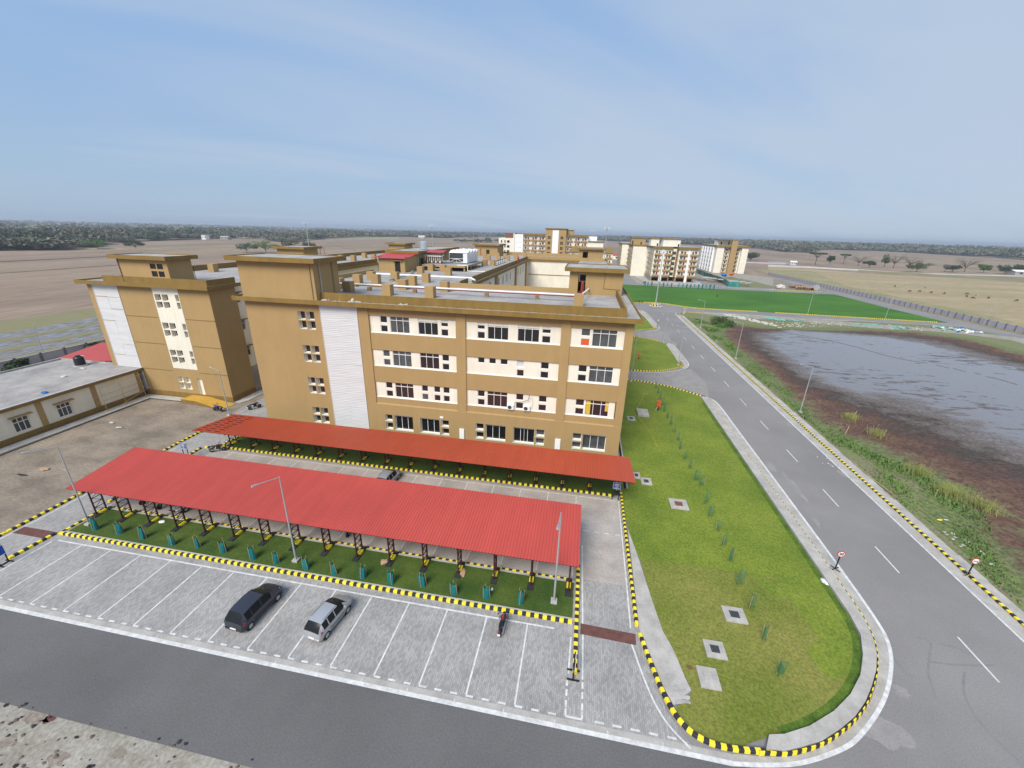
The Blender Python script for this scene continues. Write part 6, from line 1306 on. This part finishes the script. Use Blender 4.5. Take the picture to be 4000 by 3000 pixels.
for i in range(0,26,5): x=64+i/26*30; y=302-i/26*42; m.box(x-.1,x+.1,y-.1,y+.1,0,2.2,'rust')
m.tube((63.5,303,2.15),(94.5,260,2.15),.12,'rust',6)
o=tagb(m,'sheet_shed','row of grey and white roofing sheets laid behind the green net fence','shed')
for i,(p,k,s,nm,lb) in enumerate([([(91.10,302.50)],'bluetarp',(2.0,1.2,.9),'tarpaulin','blue tarpaulin heap behind the green net'),([(98.22,310.22)],'orange',(2.0,1.0,.8),'material_heap','small orange heap right of the blue tarpaulin')]): m=MB(); m.blob((p[0][0],p[0][1],2.6),s,k,5,8,.3,random.Random(i)); tagb(m,nm,lb,'heap')
# pipes, reel, boulders by the upper road
for i in range(7):
    p=[(117.18,256.56),(118.07,255.88),(118.95,255.21),(120.09,255.14),(120.96,254.48),(121.62,253.73),(122.47,253.56)][i]; m=MB(); m.lathe([(.75,-1.2),(1.0,-1.2),(1.0,1.2),(.75,1.2),(.75,-1.2)],'cardboard',14,(p[0],p[1],1.0),'y'); tag(m.build('drain_pipe_section'),'ochre drain pipe ring by the upper road, %s of the row from the left'%ORD[i],'pipe','drain pipe rings by the upper road')
p=[(126.83,257.71)][0]; m=MB(); m.lathe([(.4,-.8),(1.5,-.8),(1.5,-.7),(.8,-.7),(.8,.7),(1.5,.7),(1.5,.8),(.4,.8)],'roofd',18,(p[0],p[1],1.5),'y'); tagb(m,'cable_reel','upright grey cable reel at the right end of the pipe row','cable reel')
p=[(118.88,264.03)][0]; m=MB(); rd=random.Random(4)
for k in range(12): a=(p[0]+rd.uniform(-3,3),p[1]+rd.uniform(-2,3)); m.tube((*a,rd.uniform(.2,.8)),(a[0]+rd.uniform(-4,4),a[1]+rd.uniform(-2,2),rd.uniform(.5,2)),.35,'rust',6)
tagb(m,'timber_pile','dark pile of logs and scrap behind the pipe rings','pile')
p=[(109.31,259.25)][0]; m=MB(); m.blob((p[0],p[1],.9),(2.6,2,1.4),'rub',5,9,.2,random.Random(1)); tagb(m,'gravel_heap','pale gravel heap left of the log pile','heap')
for i in range(8):
    p=[(32.90,241.63),(34.46,241.60),(36.49,241.43),(40.12,239.65),(42.42,239.61),(44.37,238.80),(46.39,238.35),(50.17,238.29)][i]; m=MB(); m.box(p[0]-.3,p[0]+.3,p[1],p[1]+.3,0,2.4,'netstore' if i%2 else 'teal'); tag(m.build('tree_guard'),'dark green netted post beyond the big green lawn, %s from the left'%ORD[i],'tree guard','tree guards along the top of the green lawn')
for i in range(9):
    p=[(52.23,238.17),(54.25,238.04),(56.11,237.56),(58.02,237.40),(60.36,238.30),(62.51,239.13),(64.42,238.97),(66.41,239.14),(68.47,239.33)][i]; m=MB(); m.box(p[0]-.3,p[0]+.3,p[1],p[1]+.3,0,2.4,'teal' if i%3 else 'netstore'); tag(m.build('tree_guard'),'dark green netted post beyond the big green lawn, %s from the left'%ORD[i+8],'tree guard','tree guards along the top of the green lawn')
p=[(36.23,156.23)][0]; m=MB(); m.box(p[0]-.45,p[0]+.45,p[1],p[1]+.7,0,1.7,'conc'); m.box(p[0]-.6,p[0]+.6,p[1]-.1,p[1]+.8,1.7,1.85,'concl'); tagb(m,'concrete_post','squat grey concrete post at the junction by the pond','post')
# people far off (a few pixels): seated pair at the lawn kerb and one on the lawn
def person(x,y,label,shirt,seated=False,rz=0):
    t=lthing('person',label,'person'); m=MB(); hz=.45 if seated else .9
    m.tube((-.09,0,hz),(-.11,.3 if seated else 0,.45 if seated else .5),.085,'rubber',8,.065); m.tube((.09,0,hz),(.11,.3 if seated else 0,.45 if seated else .5),.085,'rubber',8,.065)
    for s in (-1,1): y_=.3 if seated else 0; m.tube((s*.11,y_,.5),(s*.11,y_+.02,.06),.06,'rubber',8,.045); m.box(s*.11-.045,s*.11+.045,y_-.05,y_+.18,0,.07,'rust')
    m.lathe([(.13,hz-.05),(.15,hz+.15),(.17,hz+.42),(.15,hz+.55),(.05,hz+.6)],shirt,10,(0,0,0))
    for s in (-1,1): m.tube((s*.2,0,hz+.5),(s*.24,.1,hz+.22),.05,shirt,7,.04); m.tube((s*.24,.1,hz+.22),(s*.16,.28,hz+.1),.038,'skin2',7,.03)
    m.tube((0,0,hz+.58),(0,0,hz+.68),.05,'skin2',7); m.blob((0,.01,hz+.77),(.085,.1,.12),'skin2',7,9,.0); m.build('body',t,smooth=True)
    m=MB(); m.blob((0,-.015,hz+.80),(.092,.1,.11),'black',7,9,.0); m.build('hair',t,smooth=True); return place(t,x,y,.0,rz)
MT['skin2']=mat('skin',(0.25,0.13,0.08),0.7,0,1); MT['shirtb']=mat('blue cloth',(0.05,0.12,0.35),0.9,0,1)
for i,(p,k) in enumerate([([(22.76,177.35)],'black'),([(23.83,177.72)],'rubber'),([(21.77,179.44)],'shirtb')]): person(p[0][0],p[0][1]-.3,['person in dark clothes sitting on the striped lawn kerb, left of two','person in dark clothes sitting on the striped lawn kerb, right of two','person in a blue shirt near the left end of the striped lawn kerb'][i],k,True,S_)
p=[(60.61,204.66)][0]; person(p[0],p[1],'person in dark clothes standing alone on the big green lawn','rubber')
# cattle
def cow(label,k,rz,x,y,s=1.0,graze=True):
    t=lthing('cow',label,'cow','cattle grazing in the right field'); m=MB()
    rings=[(-.85,1.12,.16,.22),(-.7,1.05,.28,.34),(-.3,.98,.33,.38),(.1,.96,.34,.40),(.5,1.0,.30,.38),(.75,1.08,.22,.30),(1.0,1.05 if not graze else .95,.14,.2),(1.3,1.15 if not graze else .62,.11,.15),(1.42,1.2 if not graze else .42,.13,.14),(1.68,1.1 if not graze else .15,.07,.08)]
    n=10; b=len(m.v)
    for (y_,z,rx,rz_) in rings:
        for i in range(n): a=2*S_*i/n; m.v.append((math.cos(a)*rx*s,y_*s,(z+math.sin(a)*rz_)*s))
    kk=m.m(k)
    for j in range(len(rings)-1):
        for i in range(n): i2=(i+1)%n; m.f.append((b+j*n+i,b+j*n+i2,b+(j+1)*n+i2,b+(j+1)*n+i)); m.mi.append(kk)
    m.f.append(tuple(b+i for i in range(n-1,-1,-1))); m.mi.append(kk); m.f.append(tuple(b+(len(rings)-1)*n+i for i in range(n))); m.mi.append(kk)
    for sx in (-.18,.18):
        m.path([(sx*s,.62*s,.85*s),(sx*s,.66*s,.45*s),(sx*s,.62*s,0)],.065*s,k,7); m.path([(sx*s,-.62*s,.95*s),(sx*s,-.55*s,.6*s),(sx*s,-.72*s,.38*s),(sx*s,-.66*s,0)],.07*s,k,7)
        hy,hz=(1.40,.52) if graze else (1.42,1.32); m.tube((sx*.6*s,hy*s,hz*s),(sx*1.5*s,(hy+.05)*s,(hz+.1)*s),.03*s,k,5,.01)
    m.path([(0,-.85*s,1.15*s),(0,-1.0*s,.9*s),(0,-.98*s,.45*s)],.03*s,k,5)
    m.build('body',t,smooth=True); return place(t,x,y,-.06,rz)
CW=['cattlew' if i in (1,2,5,11) else 'skin' for i in range(14)]
for i in range(14):
    p=[(190.68,298.15),(191.36,289.14),(208.20,299.33),(181.54,271.05),(187.44,272.46),(189.15,270.74),(190.71,268.99),(195.94,267.13),(209.28,270.53),(198.94,256.81),(196.60,250.01),(208.59,263.74),(206.84,254.28),(213.46,247.16)][i]
    cow('%s cow grazing in the tan field, %s counted from the left'%('pale' if CW[i]=='cattlew' else 'dark brown',ORD[i]),CW[i],random.Random(i).uniform(0,6.3),p[0],p[1],.75)
# ================================================================ TREES
def leafcloud(m,c,r,n,size,k,rd,flat=1.0,shell=.55):
    for _ in range(n):
        while True:
            v=Vector((rd.uniform(-1,1),rd.uniform(-1,1),rd.uniform(-1,1)))
            if shell*shell<v.length_squared<=1: break
        p=Vector((c[0]+v.x*r[0],c[1]+v.y*r[1],c[2]+v.z*r[2])); a=Vector((rd.gauss(0,1),rd.gauss(0,1),rd.gauss(0,1)*flat)).normalized(); b=a.orthogonal().normalized(); s=size*rd.uniform(.6,1.3)
        b2=a.cross(b); m.face([p+b*s,p+b2*s*.8,p-b*s,p-b2*s*.8],k)
def tree(nm,label,x,y,h,w,kind,seed,group='trees in the fields'):
    rd=random.Random(seed); t=thing(nm,label,'tree',(x,y,0),group)
    tk=MB(); cr=MB(); th=h*{'umb':.62,'round':.25,'bare':.35,'bush':.1}[kind]
    tr=max(.12,h*.03); tk.tube((x,y,-.1),(x+rd.uniform(-.3,.3),y,th),tr,'bark',7,tr*.7); lim=[]
    nb={'umb':9,'round':9,'bare':16,'bush':7}[kind]
    for i in range(nb):
        a=2*S_*i/nb+rd.uniform(-.3,.3); q=rd.uniform(.45,.95); z={'umb':h*rd.uniform(.80,.9),'round':h*rd.uniform(.45,.85),'bare':h*rd.uniform(.5,.95),'bush':h*rd.uniform(.35,.8)}[kind]
        e=(x+math.cos(a)*w/2*q,y+math.sin(a)*w/2*q,z); mid=(x+math.cos(a)*w/4*q,y+math.sin(a)*w/4*q,th+(z-th)*.62)
        tk.tube((x,y,th*.9),mid,tr*.55,'bark',5,tr*.35); tk.tube(mid,e,tr*.35,'bark',5,tr*.12); lim.append(e)
        if kind=='bare':
            for _ in range(7): f=(e[0]+rd.gauss(0,w*.09),e[1]+rd.gauss(0,w*.09),e[2]+rd.gauss(0,h*.10)); tk.tube(mid,f,tr*.15,'twig',3,tr*.04,cap=False)
    if kind=='umb':
        for e in lim+[(x,y,h*.9)]: leafcloud(cr,(e[0],e[1],h*.90),(w*.20,w*.20,h*.07),110,.45,'leafd',rd,shell=0)
    elif kind=='bare':
        for e in lim: leafcloud(cr,e,(w*.16,w*.16,h*.13),60,.22,'twig',rd,shell=0)
    else:
        k='leafb' if seed%3==0 else ('leafd' if seed%3==1 else 'leaf')
        for e in lim+[(x,y,h*.8),(x,y,h*.55)]: leafcloud(cr,e,(w*rd.uniform(.16,.26),w*rd.uniform(.16,.26),h*rd.uniform(.14,.24)),130,.40,k,rd,shell=.3)
    tk.build('trunk',t); cr.build('crown',t); return t
for i,a in enumerate([('umbrella_tree','flat topped umbrella tree beyond the right field, left one',256,536,13.2,26,'umb'),('bushy_tree','small green tree right beside the left umbrella tree',276,547,9.5,11,'round'),('umbrella_tree','smaller dark flat topped tree right of the green one',305,575,11.5,17,'umb'),('bare_tree','bare twiggy tree clump beside the smaller flat topped tree',302,540,10.5,24,'bare'),
    ('bushy_tree','dark green bush in front of the bare twiggy trees',299,515,7,14,'round'),('bare_tree','tall twiggy tree just right of the dark green bush',325,520,13.5,22,'bare'),('bushy_tree','dark slim tree rising between the twiggy trees',322,530,14,8,'round'),('bare_tree','broad grey brown twiggy tree, largest of the row',340,520,13,32,'bare'),
    ('bushy_tree','wide grey green bush right of the broad twiggy tree',312,466,9,22,'round'),('bare_tree','thin young tree standing alone by the track',345,480,7,6,'bare'),('bushy_tree','dark round tree by the track before the spreading bare tree',355,485,6.8,14,'round'),('bare_tree','spreading bare tree above the green track verge',372,494,13.2,27,'bare'),
    ('bushy_tree','bright green tree right of the spreading bare tree',388,494,8,14,'round'),('bushy_tree','dark green tree left of the far right huts',396,482,8.4,14,'round'),('bushy_tree','dark tree behind the far right huts, left one',412,488,8.8,14,'round'),('bushy_tree','dark tree behind the far right huts, right one',432,488,8.5,18,'round'),
    ('bushy_tree','bright green tree right of the white and tan hostel',192,552,9.5,18,'round'),('bushy_tree','dark green tree behind the bright one by the hostel',205,585,10,18,'round'),('bushy_tree','green tree at the left wood edge beside the open field, left one',-475,345,9,16,'round'),('bushy_tree','green tree at the left wood edge beside the open field, right one',-455,365,8.5,17,'round'),
    ('bushy_tree','big green tree behind the left roofs, left one',-338,378,9,20,'round'),('bushy_tree','big dark tree behind the left roofs, middle one',-322,385,12,22,'round'),('bushy_tree','tall loose tree behind the left roofs, right one',-302,395,12.5,16,'round'),('bushy_tree','spreading pale tree behind the left stair head',-284,400,12,12,'round'),
    ('bushy_tree','dark bush between the steel tank and the far stair head',-75,330,6.5,9,'round'),('small_tree','leafy small tree at the grey wall left of the thin lamp',-100.5,54,2.3,3.0,'bush'),('small_tree','leafy small tree by the small red shelter',-101.5,67,2.0,2.6,'bush'),('banana_plant','green leafy bush beside the guest house track',60,520,6,18,'round')]):
    tree(a[0],a[1],a[2],a[3],a[4],a[5]*(.62 if a[6]=='umb' else .8 if a[2]>150 else 1),a[6],i)
# verge bush
rd=random.Random(5); m=MB(); p=[(44.60,139.92)][0]
for k in range(9): leafcloud(m,(p[0]+rd.uniform(-3,3),p[1]+rd.uniform(-5,4),rd.uniform(.5,1.6)),(1.6,2.2,1.0),260,.17,'leafb' if k%2 else 'leafd',rd,shell=.2)
tagb(m,'verge_bush','big dark green bush on the verge by the pond corner','bush')
# tall grass on the verge: one mass
rd=random.Random(21); m=MB()
def inside(p,poly):
    r=False; n=len(poly)
    for i in range(n):
        a,b=poly[i],poly[i-1]
        if (a[1]>p[1])!=(b[1]>p[1]) and p[0]<(b[0]-a[0])*(p[1]-a[1])/(b[1]-a[1])+a[0]: r=not r
    return r
VP=[(35.6,18)]+[(35.6,150)]+BR[:]+[(41,30),(40.5,18)]
from mathutils import noise as _ns
cnt=0
while cnt<13000:
    y=18+(150-18)*rd.random()**1.7; x=rd.uniform(35.4,47)
    if not inside((x,y),VP): continue
    d=_ns.noise(Vector((x*.35,y*.18,0))); 
    if d<-.02+rd.uniform(-.3,.25): continue
    h=(.12+.34*max(0,d+.25))*rd.uniform(.5,1.3)*(0.6 if x<37 else 1); s=.05+y*.0009; a=rd.uniform(0,6.3); l=h*.6
    dx,dy=math.cos(a)*l,math.sin(a)*l; k='grassb' if rd.random()<.75 else 'leafb'
    m.face([(x-dy*s/l,y+dx*s/l,0),(x+dy*s/l,y-dx*s/l,0),(x+dx,y+dy,h)],k); cnt+=1
o=m.build('verge_grass'); tag(o,'uneven green tall grass growing along the road verge above the pond','grass'); o['kind']='stuff'
m=MB()
for p,n_,r_ in (([(42.05,46.50)],260,1.6),([(43.37,44.29)],220,1.3),([(42.66,66.60)],120,1.0),([(43.26,61.18)],110,1.2),([(41.72,50.71)],160,1.2)):
    cx,cy=p[0]
    for _ in range(n_):
        x=cx+rd.gauss(0,r_*.5); y=cy+rd.gauss(0,r_*.5); a=rd.uniform(0,6.3); h=rd.uniform(.5,1.3); L_=rd.uniform(.3,.8); w_=.018
        q1=(x+math.cos(a)*L_*.4,y+math.sin(a)*L_*.4,h); q2=(x+math.cos(a)*L_,y+math.sin(a)*L_,h*.85)
        m.face([(x-w_,y,0),(x+w_,y,0),(q1[0]+w_,q1[1],q1[2]),(q1[0]-w_,q1[1],q1[2])],'reed'); m.face([(q1[0]-w_,q1[1],q1[2]),(q1[0]+w_,q1[1],q1[2]),q2],'reed')
o=m.build('reed_clump'); tag(o,'yellow green reed clumps leaning out of the verge towards the brown soil','reeds'); o['kind']='stuff'
# rubble and net scraps along the pond road
rd=random.Random(31); m=MB(); RP=[(52.25,157.34),(57.51,155.71),(58.89,148.95),(58.82,153.99),(61.33,145.87),(40.34,156.98)]
for i in range(520):
    f=rd.random(); b=([(51.18,160.42)][0],[(62.11,143.36)][0],[(84.78,152.93)][0],[(122.03,153.19)][0]); j=min(2,int(rd.random()**1.6*3)); f=rd.random(); a,c_=b[j],b[j+1]
    x=a[0]+(c_[0]-a[0])*f; y=a[1]+(c_[1]-a[1])*f+rd.gauss(0,2.2); s=rd.uniform(.1,.5)*(1 if j<1 else .6)
    if y<160.3: m.blob((x,y,.08),(s,s*rd.uniform(.5,1),s*.45),'rub' if rd.random()<.8 else 'roofd',4,5,.35,rd)
for i in range(90):
    c_=rd.choice([(36.57,38.90),(37.49,36.32),(37.47,37.50),(32.49,50.82),(34.17,69.19)]+[(35.94,116.61),(35.72,119.22),(37.47,144.37)]); x=c_[0]+rd.gauss(0,.5); y=c_[1]+rd.gauss(0,1.3); s=rd.uniform(.04,.19); m.blob((x,y,.05),(s,s*rd.uniform(.5,1),s*.35),rd.choice(['rub','conc','roofd']),4,5,.35,rd)
o=m.build('rubble'); tag(o,'scattered pale rubble along the road edge at the top of the pond','rubble'); o['kind']='stuff'
m=MB()
for p,s in (([(65.86,155.12)],2.4),([(68.07,154.15)],2),([(71.87,154.91)],1),([(75.04,155.89)],1),([(92.10,154.19)],1.6),([(95.45,155.19)],1.1),([(102.14,152.58)],3),([(117.71,155.40)],2),([(64.73,155.82)],2),([(72.13,153.98)],1.2)):
    for k in range(7): m.blob((p[0][0]+rd.gauss(0,s*.6),min(160,p[0][1]+rd.gauss(0,s*.5)),.15),(s*.4,s*.28,.18),'aqua',4,6,.4,rd)
o=m.build('net_scrap'); tag(o,'faded green netting scraps scattered on the rubble verge above the pond','netting'); o['kind']='stuff'
m=MB()
for k in range(60): p=[(120.35,153.55)][0]; m.blob((p[0]+rd.gauss(0,2.4),p[1]+rd.gauss(0,2),.3),(rd.uniform(.2,.7),rd.uniform(.2,.5),.3),rd.choice(['rub','bluetarp','roofd','white','aqua']),4,6,.4,rd)
o=m.build('junk_heap'); tag(o,'mixed heap of white and blue scrap near the right road junction','heap'); o['kind']='stuff'
# clods and stains on the sandy strip, clumps in the pond soil
m=MB()
for i in range(420):
    x=rd.uniform(-36,-9); y=rd.uniform(3,10.7); s=rd.uniform(.03,.14)**1.0; m.blob((x,y,.02),(s,s*rd.uniform(.5,1),s*.5),'blk' if rd.random()<.45 else 'mud',4,5,.35,rd)
o=m.build('clod'); tag(o,'dark clods and tar lumps scattered on the sandy strip at the bottom left','clods'); o['kind']='stuff'
for i,(p,rx,ry) in enumerate([([(-28.49,10.11)],1.0,.45),([(-27.68,10.27)],.45,.3),([(-25.02,8.86)],.6,.4),([(-22.25,9.64)],.5,.3),([(-28.44,8.99)],.5,.4)]): splash(p[0][0],p[0][1],rx,ry,i+70,'stain' if i!=1 else 'brownstrip',.006)
m=MB()
for i in range(2600):
    x=rd.uniform(38,62); y=20+rd.random()**1.5*118
    if inside((x,y),SPOLY) and not inside((x,y),SH) and _ns.noise(Vector((x*.2,y*.1,3)))>-.2: s=rd.uniform(.08,.30); m.blob((x,y,.03),(s*1.3,s*rd.uniform(.6,1.1),s*.5),'brown',4,5,.4,rd)
o=m.build('soil_clod'); tag(o,'rough dark brown clods on the turned soil round the pond','soil'); o['kind']='stuff'
# poles in the yard beside the verge
for i,(p,q,lb) in enumerate([([(38.45,59.91)],1.6,'short bamboo stake leaning on the verge by the brown soil'),([(43.22,66.74)],1.5,'pale stake standing behind the short bamboo stake')]): m=MB(); m.tube((p[0][0],p[0][1],0),(p[0][0]+.35,p[0][1]+.2,q),.05,'bamboo',6); tagb(m,'stake',lb,'stake')
P=[(35.26,52.22),(35.31,48.06),(35.64,45.02)]; m=MB(); m.path([(*q,.14) for q in P],.06,'bamboo',6); tagb(m,'bamboo_pole','long bamboo poles lying beside the right pavement','pole')
# ================================================================ FAR WOODLAND (one mass)
def woodland(name,label,pts,count,seed,far=6500,hs=(9,19)):
    """pts: (azimuth deg, front distance). crowns of many leaf faces, denser near the front edge"""
    rs=np.random.RandomState(seed); protos=[]
    for k,(nf,sz) in enumerate(((150,.17),(150,.17),(150,.17),(40,.30),(40,.30),(14,.5))):
        v=[];f=[]
        for i in range(nf):
            d=rs.normal(size=3); d/=np.linalg.norm(d); d[2]=abs(d[2])*1.0-.25; r=rs.uniform(.7,1.05); lump=1+.25*math.sin(d[0]*5+k)*math.cos(d[1]*4+k*2)
            c_=d*r*lump; n=rs.normal(size=3); n/=np.linalg.norm(n); a=np.cross(n,[.3,.5,.8]); a/=np.linalg.norm(a); b=np.cross(n,a); s=sz*rs.uniform(.6,1.2); q=len(v)
            v+=[c_+a*s,c_+b*s,c_-a*s,c_-b*s]; f.append([q,q+1,q+2,q+3])
        protos.append((np.array(v),np.array(f)))
    az=np.array([p[0] for p in pts]); ds=np.array([p[1] for p in pts]); V=[];F=[];base=0
    for i in range(count):
        a=rs.uniform(az[0],az[-1]); d0=np.interp(a,az,ds); u=rs.rand()
        d=d0+ (rs.rand()**1.7)*min(900,d0) if u<.62 else d0+(far-d0)*rs.rand()**1.8
        if u<.62 and math.sin(a*1.9+d*.012)+math.sin(d*.031+a)>1.15: continue
        ar=math.radians(a); x,y=math.sin(ar)*d,math.cos(ar)*d
        rd_=rs.uniform(5,10)*(1 if d<1500 else 1.7); h=rs.uniform(*hs)*(.75 if d<d0+60 else 1); h=h*(0.8+.4*(0.5+.5*math.sin(x*.013+y*.009)))
        k=rs.randint(0,3) if d<1000 else (rs.randint(3,5) if d<2600 else 5); pv,pf=protos[k]
        th=rs.uniform(0,6.28); c_,s_=math.cos(th),math.sin(th); vv=pv.copy(); x_=vv[:,0]*c_-vv[:,1]*s_; y_=vv[:,0]*s_+vv[:,1]*c_
        hz=h*.5; vv=np.stack([x_*rd_+x,y_*rd_+y,vv[:,2]*hz*1.0+h*.52],1); V.append(vv); F.append(pf+base); base+=len(vv)
    V=np.concatenate(V); F=np.concatenate(F); V[:,2]=np.maximum(V[:,2],-.1)
    me=bpy.data.meshes.new(name); me.vertices.add(len(V)); me.vertices.foreach_set('co',V.astype(np.float32).ravel()); me.loops.add(F.size); me.loops.foreach_set('vertex_index',F.ravel().astype(np.int32)); me.polygons.add(len(F)); me.polygons.foreach_set('loop_start',(np.arange(len(F))*4).astype(np.int32)); me.polygons.foreach_set('loop_total',np.full(len(F),4,dtype=np.int32)); me.update(); me.validate()
    me.materials.append(MT['wood']); o=bpy.data.objects.new(name,me); COL.objects.link(o); o['kind']='stuff'; return tag(o,label,'woodland')
woodland('woodland','dense belt of green woods along the whole left and centre horizon',[(-72,600),(-60,576),(-56,573),(-51.5,800),(-47,913),(-43,1012),(-40,1030),(-38.5,840),(-36.4,850),(-30.6,1300),(-24.4,1568),(-18.5,1500),(-16,2000),(-10.6,2200),(-2,2100),(6,1900)],9000,3,hs=(7,15))
woodland('woodland','blue green belt of woods along the right horizon behind the fields',[(2,1900),(8,1750),(11.7,1636),(15,1560),(20,1317),(22.8,1080),(25,1100),(25.6,1540),(31,1670),(36.6,1430),(40,1300),(44,1250),(50,1200),(58,1150)],7500,4)
woodland('grove','small dark clump of trees in the fields behind the plant room',[(-17.5,1020),(-17,1000),(-12.5,1010),(-12,1020)],34,6,far=1075,hs=(8,12))
# ================================================================ HAZE
m=MB(); m.box(-13500,13500,-2500,15500,-1.4,60,'haze')if False else None
hz=bpy.data.materials.new('haze'); hz.use_nodes=True; t_=hz.node_tree; t_.nodes.clear(); o_=t_.nodes.new('ShaderNodeOutputMaterial'); v_=t_.nodes.new('ShaderNodeVolumePrincipled'); v_.inputs['Color'].default_value=(0.74,0.84,0.96,1); v_.inputs['Density'].default_value=0.00020; v_.inputs['Anisotropy'].default_value=0.2; t_.links.new(v_.outputs[0],o_.inputs['Volume'])
MT['haze']=hz; m=MB(); m.box(-14500,14500,-3300,16500,-1.2,48,'haze'); m.build('haze')['kind']='stuff'
